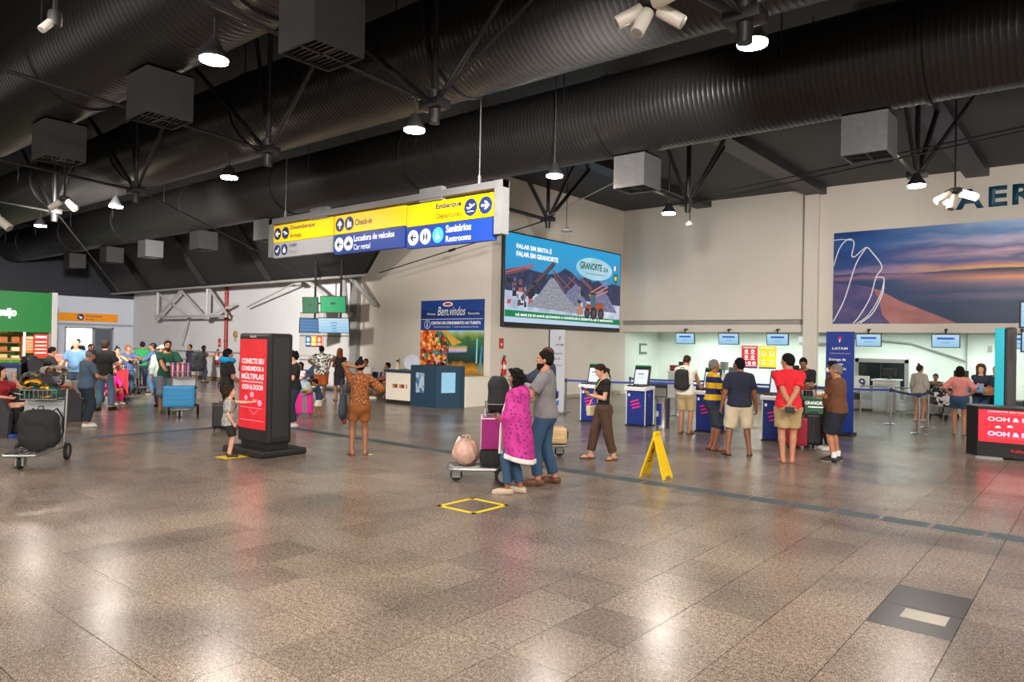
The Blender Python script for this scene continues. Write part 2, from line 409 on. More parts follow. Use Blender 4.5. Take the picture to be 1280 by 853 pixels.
# walls ---------------------------------------------------------------
structure('wall_right', MB().box(-15.2, 8, 25.45, 25.75, 2.98, 7.5).box(-15.2, 8, 25.45, 25.75, 2.53, 2.80), M_wall)      # wall above the check-in desks
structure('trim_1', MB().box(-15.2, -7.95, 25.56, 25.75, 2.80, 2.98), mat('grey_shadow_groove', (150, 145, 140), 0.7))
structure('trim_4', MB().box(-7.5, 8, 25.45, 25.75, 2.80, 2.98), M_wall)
structure('wall_back', MB().box(-15.2, 8, 28.6, 28.8, 0, 2.75), M_recess)
structure('wall_recess_side', MB().box(-15.4, -15.2, 25.75, 28.8, 0, 2.75), M_recess)
structure('ceiling_recess', MB().box(-15.2, 8, 25.75, 28.8, 2.62, 2.75), M_recess)
structure('wall_screen_side', MB().box(-15.5, -15.2, 17.6, 25.75, 0, 7.5), M_wall)
structure('wall_poster_side', MB().box(-21.75, -15.2, 17.35, 17.6, 0, 7.5), M_wall)
structure('wall_far', MB().box(-41.7, -22.15, 17.35, 17.6, 0, 7.5), M_wall2)
structure('column_1', MB().box(-7.95, -7.5, 25.2, 25.45, 0, 7.5, bev=0.01), M_wall)
structure('column_2', MB().box(-22.15, -21.75, 17.15, 17.6, 0, 4.9, bev=0.01), mat('grey_column_cladding', (138, 136, 134), 0.6))
structure('baseboard_screen_side', MB().box(-15.2, -15.17, 17.35, 25.4, 0, 0.12), mat('beige_skirting', (170, 150, 128), 0.5))
structure('baseboard_far', MB().box(-41.5, -22.15, 17.32, 17.35, 0, 0.14), mat('brown_skirting', (150, 116, 92), 0.5))
structure('baseboard_poster_side', MB().box(-21.75, -15.2, 17.32, 17.35, 0, 0.12), mat('beige_skirting_b', (170, 150, 128), 0.5))
# far cladding: grey panel bay beside the grey column, and horizontal ribs of the white wall
pb = structure('wall_panel_bay', MB().box(-25.6, -22.15, 17.3, 17.349, 0, 3.1), mat('pale_grey_panel_backing', (120, 118, 116), 0.6))
for a, b in ((-25.55, -23.95), (-23.9, -22.2)):
    for z0, z1 in ((0.05, 1.12), (1.17, 2.1), (2.15, 3.05)):
        MB().box(a, b, 17.27, 17.3, z0, z1, bev=0.01).build('panel', mm('pale_grey_panel', (192, 190, 188), 0.5, noise=0.04), pb)
rails = thing('wall_rail', 'pale horizontal pipe rail along the far white wall', 'rail', (-33, 17.26, 0))
MB().tube([(-8.3, 0, 1.32), (8.5, 0, 1.32)], 0.03).build('rail', M_whsteel, rails)
for k in range(8): MB().box(-8+k*2.2, -7.94+k*2.2, -0.02, 0.09, 1.25, 1.39).build('bracket', M_whsteel, rails)
# arrivals wall (faces +x) with two openings
wl = MB()
for y0, y1, z0, z1 in ((8.0, 14.05, 0, 2.38), (15.30, 15.36, 0, 2.38), (16.32, 17.4, 0, 2.38), (8.0, 17.4, 2.38, 4.02)):
    wl.box(-41.7, -41.5, y0, y1, z0, z1)
structure('wall_left', wl, mat('blue_white_panel', (206, 212, 226), 0.55, noise=0.03, nscale=0.7))
structure('wall_left_upper', MB().box(-41.72, -41.45, -9, 17.4, 4.02, 7.5), M_blackwall)
structure('wall_left_lower', MB().box(-41.72, -41.45, -9, 8, 0, 4.02), M_blackwall)
structure('trim_2', MB().box(-41.5, -41.44, 12.5, 17.35, 2.5, 2.62), mat('grey_lintel_strip', (160, 164, 172), 0.5))
structure('arrivals_room', MB().box(-45, -41.7, 12.9, 13.0, 0, 3.2).box(-45, -44.9, 12.9, 16.6, 0, 3.2).box(-45, -41.7, 16.5, 16.6, 0, 3.2).box(-45, -41.7, 12.9, 16.6, 3.2, 3.3), M_wall2)
d1 = structure('door_1', MB().box(-41.55, -41.47, 13.98, 14.05, 0, 2.42).box(-41.55, -41.47, 15.30, 15.36, 0, 2.42).box(-41.55, -41.47, 13.98, 15.36, 2.36, 2.42), M_alu)
MB().box(-41.62, -41.58, 13.4, 14.03, 0, 2.34).build('door_leaf', mat('grey_door_leaf', (120, 130, 142), 0.4), d1)
d2 = structure('door_2', MB().box(-41.55, -41.47, 15.36, 15.42, 0, 2.42).box(-41.55, -41.47, 16.26, 16.34, 0, 2.42).box(-41.55, -41.47, 15.36, 16.34, 2.34, 2.42), M_alu)
MB().box(-41.62, -41.58, 15.42, 16.28, 0, 2.34).build('door_leaf', mat('slate_door_leaf', (88, 100, 112), 0.4), d2)
# roof -----------------------------------------------------------------
rf = structure('ceiling', MB().box(-46, 9, -9, 26, 7.45, 7.6), M_black)
mb = MB(); mb.add([(-46, 16.2, 4.3), (-20.2, 16.2, 4.3), (-18.8, 15.65, 5.02), (-14.6, 13.8, 7.45), (-46, 13.8, 7.45)], [(0, 1, 2, 3, 4)])
mb.add([(-46, 16.3, 4.34), (-20.1, 16.3, 4.34), (-18.7, 15.75, 5.06), (-14.5, 13.9, 7.45), (-46, 13.9, 7.45)], [(4, 3, 2, 1, 0)])
structure('ceiling_slope', mb, M_black)
structure('ceiling_eave_soffit', MB().box(-46, -22.2, 16.3, 17.35, 4.62, 4.68), mat('grey_soffit', (150, 146, 142), 0.7))
structure('trim_3', MB().box(-46, -20.2, 16.12, 16.3, 4.22, 4.30), mat('pale_eave_flashing', (150, 148, 146), 0.5))
for X in (-26.0, -31.2, -37.0, -42.5):
    mb = MB().tube([(X, 16.12, 4.36), (X, 13.75, 7.46)], 0.16, n=4)
    tag(mb.build('roof_beam', M_steel), {-26.0: 'black beam on the sloped roof nearest the hanging sign', -31.2: 'black beam on the sloped roof above the white trusses', -37.0: 'black beam on the sloped roof over the corner by arrivals', -42.5: 'black beam at the far left end of the sloped roof'}[X], 'beam')
mb = MB().box(-12.0, -11.4, 12.8, 25.4, 7.2, 7.45).box(-3.3, -2.7, 12.8, 25.4, 7.2, 7.45).box(-7.9, -7.3, 12.8, 25.4, 7.2, 7.45)
structure('ceiling_ribs', mb, M_steel)
# ================================================================== CEILING EQUIPMENT
M_duct = mat('black_spiral_duct', (36, 35, 35), 0.36, 0.3, noise=0.10, nscale=3)
def duct(name_label, Y, Z, r, x0, x1, step):
    t = thing('air_duct', name_label, 'duct', (0, Y, Z - r))
    MX = Matrix.Translation((0, 0, r)) @ Matrix.Rotation(pi/2, 4, 'Y')
    prof = []; x = x0
    while x < x1:
        if step: prof += [(r-0.006, x), (r-0.006, x+step*0.58), (r, x+step*0.78)]; x += step
        else: prof += [(r, x)]; x += 2.0
    MB().lathe(prof, 32, MX).build('duct_body', M_duct, t, sharp=25)
    x = x0 + 2.6
    while x < x1 - 1:
        MB().lathe([(r-0.01, x), (r+0.025, x), (r+0.025, x+0.05), (r-0.01, x+0.05)], 36, MX, cap=False).build('joint_band', M_duct, t)
        x += 5.2
    k = x0 + 1.2
    hg = MB()
    while k < x1:
        for s in (-1, 1): hg.tube([(k, s*r*0.98, r), (k, s*r*0.98, 7.45-Z+r)], 0.012, 5)
        k += 4.0
    hg.build('hanger_rods', M_steel, t)['kind'] = 'stuff'
    return t
duct('wide black spiral air duct above the check-in hall, farthest back and behind the hanging sign', 11.57, 6.22, 0.75, -41, 8.5, 0.085)
duct('wide black spiral air duct second from the back, passing over the hanging sign', 7.48, 6.22, 0.75, -41, 8.5, 0.085)
duct('wide black spiral air duct nearest the viewer at the upper left', 4.32, 6.22, 0.75, -41, 8.5, 0.12)
def diffuser(lab, X, Y, zb, s, m, rz, body, hgt=0.62):
    """sheet-metal outlet box hung under a duct: four walls, a rim, a louvred grille"""
    t = thing('duct_outlet', lab, 'vent', (X, Y, zb), rz, 'duct outlet boxes')
    b = MB(); a = s/2; th = 0.02
    b.box(-a, a, -a, -a+th, 0, hgt).box(-a, a, a-th, a, 0, hgt).box(-a, -a+th, -a+th, a-th, 0, hgt).box(a-th, a, -a+th, a-th, 0, hgt).box(-a, a, -a, a, hgt-0.02, hgt)
    b.build('body', body, t)
    g = MB(); g.box(-a+th, a-th, -0.02, 0.02, 0.02, 0.06); g.box(-0.02, 0.02, -a+th, a-th, 0.02, 0.06)
    g.build('grille_frame', M_steel, t)
    for k in range(9):
        y = -a + 0.06 + k*(s-0.12)/8
        MB().box(-a+th, a-th, y-0.012, y+0.012, 0.03, 0.05).build('louvre', M_steel, t)
    return t
zA, sA = 4.86, 0.64
for X, lab, body in ((-2.8, 'galvanised outlet box under the rear duct, nearest the mural', M_galv), (-6.8, 'galvanised outlet box under the rear duct, right of the advertising screen', M_galv),
        (-19.2, 'grey outlet box half hidden by the left end of the hanging sign', M_galv), (-23.1, 'dark outlet box with a bright edge, first one left of the hanging sign', M_darkgalv),
        (-27.0, 'grey outlet box under the rear duct above the white wall trusses', M_galv), (-30.4, 'dark outlet box under the rear duct, third left of the hanging sign', M_darkgalv),
        (-34.2, 'outlet box farthest left under the rear duct', M_darkgalv)):
    diffuser(lab, X, 11.85, zA, sA, M_galv, 0, body)
for X, lab in ((-6.3, 'big dark outlet box at the top of the picture under the nearest duct'), (-9.95, 'dark outlet box under the nearest duct, second from the top'), (-13.65, 'dark outlet box under the nearest duct, lowest at the left')):
    diffuser(lab, X, 4.45, 4.86, 0.62, M_darkgalv, 0, M_darkgalv)

# roof trusses: bottom nodes, struts up to the roof, tie rods along y
def truss_node(X, Y, Z, lab, along='x', tie=None):
    t = thing('roof_truss', lab, 'truss', (X, Y, Z), 0, 'black roof trusses')
    up = 7.45-Z
    def bar(n, p, q, r): MB().tube([p, q], r, 8).build(n, M_steel, t)
    MB().box(-0.18, 0.18, -0.12, 0.12, -0.04, 0.08, bev=0.02).lathe([(0.07, -0.22), (0.09, 0.2)], 12).build('node_plate', M_steel, t)
    if along == 'x':
        bar('strut', (0, 0, 0), (-3.2, 0, up), 0.042); bar('strut', (0, 0, 0), (2.6, 0, up), 0.038); bar('strut', (0, 0, 0), (0, 0, up), 0.04); bar('strut', (0.05, 0, 0), (-0.55, 0, up), 0.035)
        bar('tie_rod', (0, 0, 0.02), (0, -3.6, 0.22), 0.026)
    else:
        bar('strut', (0, 0, 0), (0, -2.0, up), 0.055); bar('strut', (0, 0, 0), (0, 0, up), 0.05); bar('strut', (0, 0, 0), (0, 2.3, up), 0.055); bar('strut', (0, 0, 0), (1.5, -0.3, up), 0.045)
        bar('bottom_chord', (0, 0, 0), (0, -2.6, 0.05), 0.05); bar('strut', (0, -2.6, 0.05), (0, -3.1, up), 0.045); bar('strut', (0, -2.6, 0.05), (0, -2.0, up), 0.045)
    return t
for X, Z, lab in ((-2.6, 4.95, 'black truss node at the top right behind the spotlights'), (-6.68, 4.95, 'black truss node above the hanging sign'), (-10.53, 4.96, 'black truss node left of the hanging sign, above its wire'), (-15.42, 4.92, 'black truss node at left above the arrivals side'), (-20.0, 4.95, 'black truss node at the far left edge')):
    truss_node(X, 6.45, Z, lab)
for X, lab in ((-7.78, 'black roof truss before the bare upper wall'), (-11.98, 'black roof truss just above the advertising screen'), (-2.9, 'black roof truss at the right before the mural')):
    truss_node(X, 16.0, 5.4, lab, 'y')
def rod(lab, p, q, r=0.014, m=None):
    P, Q = V(p), V(q); mb = MB().tube([(0, 0, 0), Q-P], r, 6)
    o = mb.build('bracing_rod', m or M_steel); o.location = P; tag(o, lab, 'rod')
    k = MB(); c = (Q-P)*0.5; d = (Q-P).normalized()*0.16; k.tube([c-d, c-d*0.8, c+d*0.8, c+d], [r*1.2, r*2.4, r*2.4, r*1.2], 8); k.build('turnbuckle', m or M_steel, o)
rod('thin bracing rod from the truss node towards the mural, upper one', (-7.7, 16.0, 5.5), (2.0, 10.4, 4.85))
rod('thin bracing rod from the truss node towards the mural, lower one', (-7.7, 16.0, 5.36), (2.0, 10.3, 4.8))
rod('pale rod from behind the sign frame to the outlet box', (-12.0, 15.9, 5.45), (-7.2, 12.3, 5.3), 0.014, M_alu)
rod('bracing rod crossing the roof at upper right', (-3.9, 5.6, 7.4), (-0.6, 6.4, 4.9), 0.02)
rod('bracing rod rising from the truss node over the sign to the right', (-6.6, 6.4, 5.0), (-1.3, 5.9, 7.4), 0.02)
rod('pale bracing rod crossing in front of the sloped roof', (-15.42, 6.5, 4.95), (-23.2, 16.1, 4.3), 0.016, M_darkgalv)
rod('pale bracing rod at left reaching the arrivals corner', (-20.0, 6.5, 4.95), (-40.0, 16.0, 4.3), 0.02, M_darkgalv)
rod('bracing rod under the hanging sign towards the poster wall', (-19.3, 16.15, 4.3), (-12.1, 15.9, 5.35), 0.018)

# pendant lamps ---------------------------------------------------------
M_lamp = mat('lamp_glow', (255, 236, 205), emit=60.0)
M_lhouse = mat('lamp_housing', (60, 60, 62), 0.4, 0.6)
lp = None
def lamp(X, Y, Z, lab, power=None, light=True):
    t = thing('pendant_lamp', lab, 'lamp', (X, Y, Z), 0, 'round pendant lamps')
    MB().lathe([(0.155, 0.0), (0.158, 0.03), (0.11, 0.10), (0.05, 0.22)], 18).build('housing', M_lhouse, t)
    MB().lathe([(0.15, -0.03), (0.154, -0.002)], 18).build('lens', M_lamp, t)
    top = 5.52 if (abs(Y-7.2) < 0.1 or abs(Y-4.05) < 0.3) else 7.45
    MB().tube([(0, 0, 0.22), (0, 0, top-Z)], 0.012, 6).build('rod', M_steel, t)
    l = bpy.data.lights.new('pendant_lamp_light', 'SPOT'); l.energy = power or LAMP_W; l.color = LAMP_COL
    l.spot_size = R(165); l.spot_blend = 0.35; l.shadow_soft_size = 0.16
    o = bpy.data.objects.new('pendant_lamp_light', l); COL.objects.link(o); o.location = (X, Y, Z-0.03)
LX = [-2.8, -7.9, -13.1, -18.3, -23.5]
for X, Y, lab in ((-7.75, 4.05, 'bright round pendant lamp between the two big boxes at upper left'), (-2.82, 7.2, 'bright round pendant lamp under the duct at upper right'),
        (-7.87, 7.2, 'bright round pendant lamp above the hanging sign'), (-13.1, 7.2, 'bright round pendant lamp left of the sign wire'), (-18.3, 7.2, 'bright round pendant lamp above the arrivals side, second from left'),
        (-23.4, 7.2, 'bright round pendant lamp farthest left'), (-7.87, 10.69, 'bright round pendant lamp beside the sign frame corner'),
        (-2.76, 15.2, 'bright round pendant lamp in front of the wall lettering'), (-7.87, 15.2, 'bright round pendant lamp in front of the bare upper wall')):
    lamp(X, Y, 5.05, lab)
# the rows that go on outside the frame, on the same grid: their light only
for X, Y in ((-2.8, 3.9), (2.4, 7.2), (2.4, 15.2), (2.4, 11.0), (-2.8, 0.2), (2.4, 0.2), (2.4, 3.9), (-7.9, 0.2), (-13.1, 0.2), (-2.8, -3.6), (-18.3, 3.4), (-23.5, 3.0)):
    l = bpy.data.lights.new('pendant_lamp_light', 'SPOT'); l.energy = LAMP_W; l.color = LAMP_COL; l.spot_size = R(165); l.spot_blend = 0.35; l.shadow_soft_size = 0.16
    o = bpy.data.objects.new('pendant_lamp_light', l); COL.objects.link(o); o.location = (X, Y, 5.02)
# hanging spotlight clusters, fixtures only; the beams aimed from them are set above
def spot_cluster(X, Y, Z, dirs, lab, scale=1.0, top=7.45):
    t = thing('spotlight_cluster', lab, 'spotlight', (X, Y, Z), 0, 'white spotlight clusters')
    MB().tube([(0, 0, 0.05), (0, 0, top-Z)], 0.018, 6).build('rod', M_steel, t)
    MB().lathe([(0.05, -0.06), (0.11*scale, -0.03), (0.11*scale, 0.03), (0.05, 0.06)], 14).build('hub', M_darkgalv, t)
    for a, tilt in dirs:
        d = V((cos(R(a))*cos(R(tilt)), sin(R(a))*cos(R(tilt)), sin(R(tilt))))
        p = d*0.09*scale; q = d*0.36*scale
        h = MB().tube([p, p+d*0.01, q-d*0.01, q], [0.05*scale, 0.066*scale, 0.066*scale, 0.06*scale], 14).build('spot_head', mm('cream_spot_housing', (224, 216, 204), 0.4, noise=0.03), t)
        MB().tube([q-d*0.004, q+d*0.003], 0.052*scale, 14).build('spot_lens', mm('grey_lens', (150, 146, 140), 0.2), h)
        MB().tube([d*0.05*scale+V((0, 0, 0.02)), d*0.05*scale + V((0, 0, 0.08*scale)), d*0.2*scale+V((0, 0, 0.08*scale))], 0.012*scale, 5).build('yoke', M_darkgalv, h)
spot_cluster(-3.3, 5.95, 5.1, [(215, -28), (255, -60), (330, -8), (20, -35)], 'cluster of cream spotlights at the top edge of the picture')
spot_cluster(-16.78, 5.59, 4.78, [(220, -35), (30, -40), (120, -20)], 'white spotlight cluster hanging at left above the arrivals side')
spot_cluster(-6.79, 2.16, 4.55, [(290, -50)], 'dim single spotlight in the dark at the upper left corner', 0.5)
spot_cluster(-2.2, 15.66, 4.95, [(215, -30), (255, -65), (30, -18), (120, -20)], 'cluster of spotlights hanging in front of the wall lettering', 1.1)
spot_cluster(-16.6, 4.3, 4.25, [(40, -40), (300, -50)], 'spotlight cluster cut by the left edge of the picture', 1.2, 5.50)
for X, Y, Z, r, lab in ((-12.9, 18.2, 5.45, 0.19, 'small round ceiling device hanging above the advertising screen'), (-7.6, 15.74, 4.8, 0.09, 'small round ceiling sensor hanging on a rod before the bare wall')):
    t = thing('ceiling_sensor', lab, 'sensor', (X, Y, Z))
    MB().lathe([(r*0.3, 0.12), (r, 0.06), (r, 0.02), (r*0.8, 0.0)], 16).build('body', mm('pale_plastic', (206, 204, 200), 0.5), t)
    MB().tube([(0, 0, 0.1), (0, 0, 7.45-Z)], 0.012, 6).build('rod', M_steel, t)

# white eave trusses, braces and the red pipe at the far white wall
def bars(name, lab, cat, segs, r, m, part='tube', joints=()):
    p0 = segs[0][0]; t = thing(name, lab, cat, p0)
    for p, q in segs: MB().tube([V(p)-V(p0), V(q)-V(p0)], r, 8).build(part, m, t)
    for p in joints: MB().box(-0.2, 0.2, -0.03, 0.03, -0.14, 0.14, Matrix.Translation(V(p)-V(p0)), bev=0.02).build('gusset_plate', m, t)
    return t
ye = 16.5
bars('eave_truss', 'white steel truss hanging under the roof edge, nearest arrivals', 'truss', [((-36.7, ye, 2.95), (-36.7, ye, 4.60)), ((-36.7, ye, 2.97), (-31.9, ye, 2.97)), ((-34.3, ye, 4.2), (-36.6, ye, 3.0)), ((-34.2, ye, 4.2), (-32.0, ye, 3.0)), ((-36.5, ye, 4.1), (-34.6, 17.1, 3.0)), ((-34.6, 17.1, 3.0), (-35.5, 17.2, 1.6))], 0.055, M_whsteel, joints=[(-34.3, ye, 4.2), (-36.7, ye, 2.97)])
bars('eave_truss', 'white steel truss hanging under the roof edge beside the red pipe', 'truss', [((-31.75, ye, 2.93), (-31.75, ye, 4.60)), ((-31.75, ye, 2.95), (-30.05, ye, 2.95)), ((-31.6, ye, 4.25), (-30.0, ye, 3.05)), ((-31.6, ye, 2.97), (-30.0, 16.9, 3.5))], 0.06, M_whsteel, joints=[(-31.75, ye, 2.95)])
bars('roof_brace', 'thin white rod rising to the roof edge behind the hanging sign', 'brace', [((-29.0, 16.9, 3.35), (-24.6, ye, 4.25))], 0.035, M_whsteel, joints=[(-24.6, ye, 4.25)])
bars('roof_brace', 'thick white pipe slanting down above the green screens', 'brace', [((-24.2, ye, 4.35), (-21.9, 17.1, 2.9))], 0.085, M_whsteel)
bars('roof_brace', 'pair of white pipes meeting above the blue departures screen', 'brace', [((-21.55, ye, 4.45), (-20.6, 17.1, 3.25)), ((-21.75, ye, 4.45), (-22.3, 17.1, 3.2))], 0.09, M_whsteel)
t = thing('red_pipe', 'red fire pipe running down the far white wall', 'pipe', (-31.3, 17.2, 0))
MB().tube([(0, 0, 1.3), (0, 0, 4.6)], 0.075, 10).build('pipe', mm('red_pipe_paint', (150, 34, 34), 0.45), t)
for z in (1.8, 2.9, 4.0): MB().lathe([(0.095, z), (0.095, z+0.06)], 10).build('collar', mm('red_pipe_paint_dark', (120, 26, 26), 0.5), t)
def extinguisher(loc, rz, lab, s=1.0):
    t = thing('fire_extinguisher', lab, 'fire extinguisher', loc, rz)
    MB().lathe([(0.0, 0.0), (0.075*s, 0.01), (0.085*s, 0.05), (0.085*s, 0.42*s), (0.06*s, 0.5*s), (0.028*s, 0.53*s)], 14).build('cylinder', mm('extinguisher_red', (196, 26, 30), 0.3), t)
    MB().lathe([(0.03*s, 0.53*s), (0.03*s, 0.6*s)], 8).box(-0.02, 0.1*s, -0.015, 0.015, 0.58*s, 0.61*s).box(-0.02, 0.09*s, -0.015, 0.015, 0.63*s, 0.65*s).build('valve', M_blkpl, t)
    MB().tube([(-0.03*s, 0, 0.57*s), (-0.11*s, -0.03, 0.45*s), (-0.1*s, -0.04, 0.15*s)], 0.014*s, 6).build('hose', M_rubber, t)
    MB().lathe([(0.0865*s, 0.2*s), (0.0865*s, 0.34*s)], 14, cap=False).build('paper_band', mm('pale_label', (225, 215, 205), 0.5), t)
    return t
extinguisher((-15.08, 17.9, 0.92), pi/2, 'red fire extinguisher on the wall beside the welcome poster')
extinguisher((-32.1, 17.24, 0.72), 0, 'red fire extinguisher on the far white wall by the red pipe', 1.15)
t = thing('wall_notice', 'small red and white fire notice above the extinguisher by the welcome poster', 'sign', (-15.19, 17.88, 1.95), WALL_X[1], rx=WALL_X[0])
MB().box(-0.11, 0.11, -0.17, 0.17, 0, 0.01).build('plate', mm('notice_red', (190, 60, 50), 0.5), t); flat(t, 'arrow', [(-0.05, 0.0), (0.05, 0.0), (0.0, -0.1)], M_white, 0.012)
t = thing('wall_notice', 'small red fire notice on the far wall above the extinguisher', 'sign', (-32.1, 17.34, 1.75), 0, rx=pi/2)
MB().box(-0.12, 0.12, -0.2, 0.2, 0, 0.01).build('plate', mm('notice_red', (190, 60, 50), 0.5), t); flat(t, 'arrow', [(-0.05, 0.0), (0.05, 0.0), (0.0, -0.1)], M_white, 0.012)
t = thing('alarm_bell', 'round yellowish alarm bell on the far white wall', 'alarm bell', (-30.6, 17.3, 2.15), 0)
MB().lathe([(0.16, 0.0), (0.15, 0.05), (0.06, 0.1)], 14, Matrix.Rotation(pi/2, 4, 'X')).build('bell', mm('bell_brass', (176, 150, 92), 0.4, 0.3), t); MB().box(-0.1, 0.1, -0.02, 0.04, -0.3, -0.16).build('base', mm('bell_base', (190, 176, 150), 0.5), t)
t = thing('hydrant_cabinet', 'low red hydrant cabinet on the far white wall by the teenager in the blue pillow', 'cabinet', (-31.3, 17.15, 0.2))
MB().box(-0.35, 0.35, 0, 0.18, 0, 0.95, bev=0.02).build('box', mm('cabinet_red', (176, 30, 34), 0.4), t); MB().box(-0.3, 0.3, -0.015, 0.0, 0.05, 0.9, bev=0.005).build('door', mm('cabinet_red', (176, 30, 34), 0.4), t)

# hanging sign ------------------------------------------------------------
M_yel = mat('sign_yellow', (255, 212, 0), 0.45, noise=0.01); M_yelE = None
def glow_mat(name, col, e):
    m = mat(name, col, 0.4, noise=0.0); b = m.node_tree.nodes['Principled BSDF']
    b.inputs['Emission Color'].default_value = lin(col); b.inputs['Emission Strength'].default_value = e
    return m
S_yel = glow_mat('sign_face_yellow', (250, 200, 0), 0.2); S_blu = glow_mat('sign_face_blue', (20, 56, 140), 0.2); S_gry = glow_mat('sign_face_grey', (158, 160, 162), 0.06)
S_wht = glow_mat('sign_print_white', (250, 250, 250), 0.45); S_nvy = mat('sign_print_navy', (24, 38, 92), 0.5, noise=0); S_cyan = glow_mat('sign_disc_cyan', (60, 170, 225), 0.3)
sg = thing('hanging_sign', 'long hanging direction sign with yellow, blue and grey panels in a grey frame', 'sign', (-11.05, 9.0, 3.66))
fr = MB(); fr.box(-3.42, 3.44, -0.08, 0.08, 0.83, 0.95).box(3.27, 3.44, -0.09, 0.09, 0.06, 0.95).box(-3.42, -3.3, -0.08, 0.08, 0.1, 0.95)
fr.build('frame', mm('grey_sign_frame', (122, 122, 122), 0.45, 0.2), sg)
for x in (-1.62, 1.72): MB().box(x-0.28, x+0.28, -0.06, 0.06, 0.79, 1.03).build('clamp', mm('grey_sign_frame', (122, 122, 122), 0.45, 0.2), sg)
for x in (-2.9, 2.85): MB().tube([(x, 0, 0.9), (x, 0, 7.45-3.66)], 0.012, 6).tube([(x, 0, 0.93), (x, 0, 1.1)], 0.03, 6).build('wire', M_alu, sg)
def panel(x0, x1, z0, z1, m):
    t = MB().box(0, x1-x0, 0, z1-z0, -0.1, 0.0, bev=0.006).build('sign_panel', m, sg)
    t.location = (x0, -0.02, z0); t.rotation_euler = (pi/2, 0, 0); return t
def arrow(t, cx, cy, r, ang, mdisc, mar):
    flat(t, 'pictogram_disc', disc(cx, cy, r), mdisc, 0.004)
    pts = [(-0.62, -0.11), (0.1, -0.11), (-0.18, -0.42), (0.06, -0.5), (0.62, 0.0), (0.06, 0.5), (-0.18, 0.42), (0.1, 0.11), (-0.62, 0.11)]
    c, s_ = cos(ang), sin(ang); flat(t, 'arrow', [(cx+r*(x*c-y*s_), cy+r*(x*s_+y*c)) for x, y in pts], mar, 0.007)
def picto(t, cx, cy, r, mdisc, mar, polys):
    flat(t, 'pictogram_disc', disc(cx, cy, r), mdisc, 0.004)
    for p in polys: flat(t, 'pictogram', [(cx+r*x, cy+r*y) for x, y in p], mar, 0.007)
PLANE = [(-0.66, 0.02), (-0.5, 0.08), (-0.3, -0.06), (0.0, 0.12), (-0.28, 0.38), (-0.12, 0.42), (0.26, 0.22), (0.55, 0.36), (0.64, 0.3), (0.5, 0.14), (-0.2, -0.2), (-0.42, -0.2)]
PLANE_D = [(x, -y+0.1) for x, y in PLANE][::-1]
CASE = [rect(-0.36, 0.36, -0.42, 0.2), rect(-0.16, 0.16, 0.26, 0.34)]
def person_p(dx, w=0.13): return [disc(dx, 0.48, 0.11, 10), [(dx-w*1.3, -0.1), (dx-w*0.5, -0.6), (dx+w*0.5, -0.6), (dx+w*1.3, -0.1), (dx+w, 0.34), (dx-w, 0.34)]]
pY, ph = 0.39, 0.37
w_ = (-3.31, -1.11, 1.09, 3.22)
a = panel(-3.31, -1.16, 0.42, 0.80, S_yel); arrow(a, 0.16, 0.19, 0.135, pi, S_nvy, S_wht); picto(a, 0.46, 0.19, 0.135, S_nvy, S_wht, [PLANE_D])
text(a, 'Desembarque', 0.64, 0.215, 0.9, 0.115, S_nvy, 0.005, 0.015); text(a, 'Arrivals', 0.64, 0.055, 0.42, 0.1, mm('print_olive', (60, 50, 20), 0.5), 0.005, 0.01)
a = panel(-3.31, -1.16, 0.08, 0.41, S_gry); picto(a, 0.16, 0.165, 0.125, S_nvy, S_wht, [[(-0.5, -0.1), (-0.1, -0.5), (0.5, 0.4), (0.38, 0.5), (-0.1, -0.15), (-0.38, 0.05)]]); picto(a, 0.43, 0.165, 0.125, S_nvy, S_wht, [rect(-0.34, 0.34, -0.5, 0.15), [(-0.2, 0.15), (-0.12, 0.5), (0.12, 0.5), (0.2, 0.15), (0.12, 0.15), (0.08, 0.4), (-0.08, 0.4), (-0.12, 0.15)]])
text(a, 'Lojas', 0.62, 0.185, 0.28, 0.11, S_nvy, 0.005, 0.015); text(a, 'Shops', 0.62, 0.04, 0.3, 0.1, mm('print_grey', (120, 122, 126), 0.5), 0.005, 0.0)
a = panel(-1.1, 1.02, 0.42, 0.80, S_yel); arrow(a, 0.18, 0.19, 0.14, pi/2, S_nvy, S_wht); picto(a, 0.48, 0.19, 0.14, S_nvy, S_wht, [disc(-0.2, 0.45, 0.12, 10), [(-0.42, -0.55), (0.0, -0.55), (0.02, 0.25), (-0.4, 0.25)], rect(0.14, 0.5, -0.5, 0.0), rect(0.1, 0.5, 0.1, 0.2)])
text(a, 'Check-in', 0.66, 0.13, 0.52, 0.125, S_nvy, 0.005, 0.015)
a = panel(-1.1, 1.02, 0.02, 0.41, S_blu); arrow(a, 0.17, 0.19, 0.14, pi, S_wht, S_nvy); picto(a, 0.47, 0.19, 0.14, S_wht, S_nvy, [[(-0.5, -0.25), (0.5, -0.25), (0.5, 0.08), (0.28, 0.12), (0.16, 0.4), (-0.16, 0.4), (-0.28, 0.12), (-0.5, 0.08)], disc(-0.27, -0.32, 0.13, 10), disc(0.27, -0.32, 0.13, 10)])
text(a, 'Locadora de veículos', 0.64, 0.215, 1.2, 0.12, S_wht, 0.005, 0.015); text(a, 'Car rental', 0.64, 0.05, 0.5, 0.11, S_wht, 0.005, 0.0)
a = panel(1.08, 3.2, 0.38, 0.78, S_yel); arrow(a, 1.94, 0.2, 0.15, 0, S_nvy, S_wht); picto(a, 1.6, 0.2, 0.15, S_nvy, S_wht, [PLANE, rect(-0.5, 0.5, -0.52, -0.44)])
text(a, 'Embarque', 1.38, 0.225, 0.62, 0.12, S_nvy, 0.005, 0.03, 'R'); text(a, 'Departures', 1.38, 0.05, 0.6, 0.12, mm('print_olive', (60, 50, 20), 0.5), 0.005, 0.015, 'R')
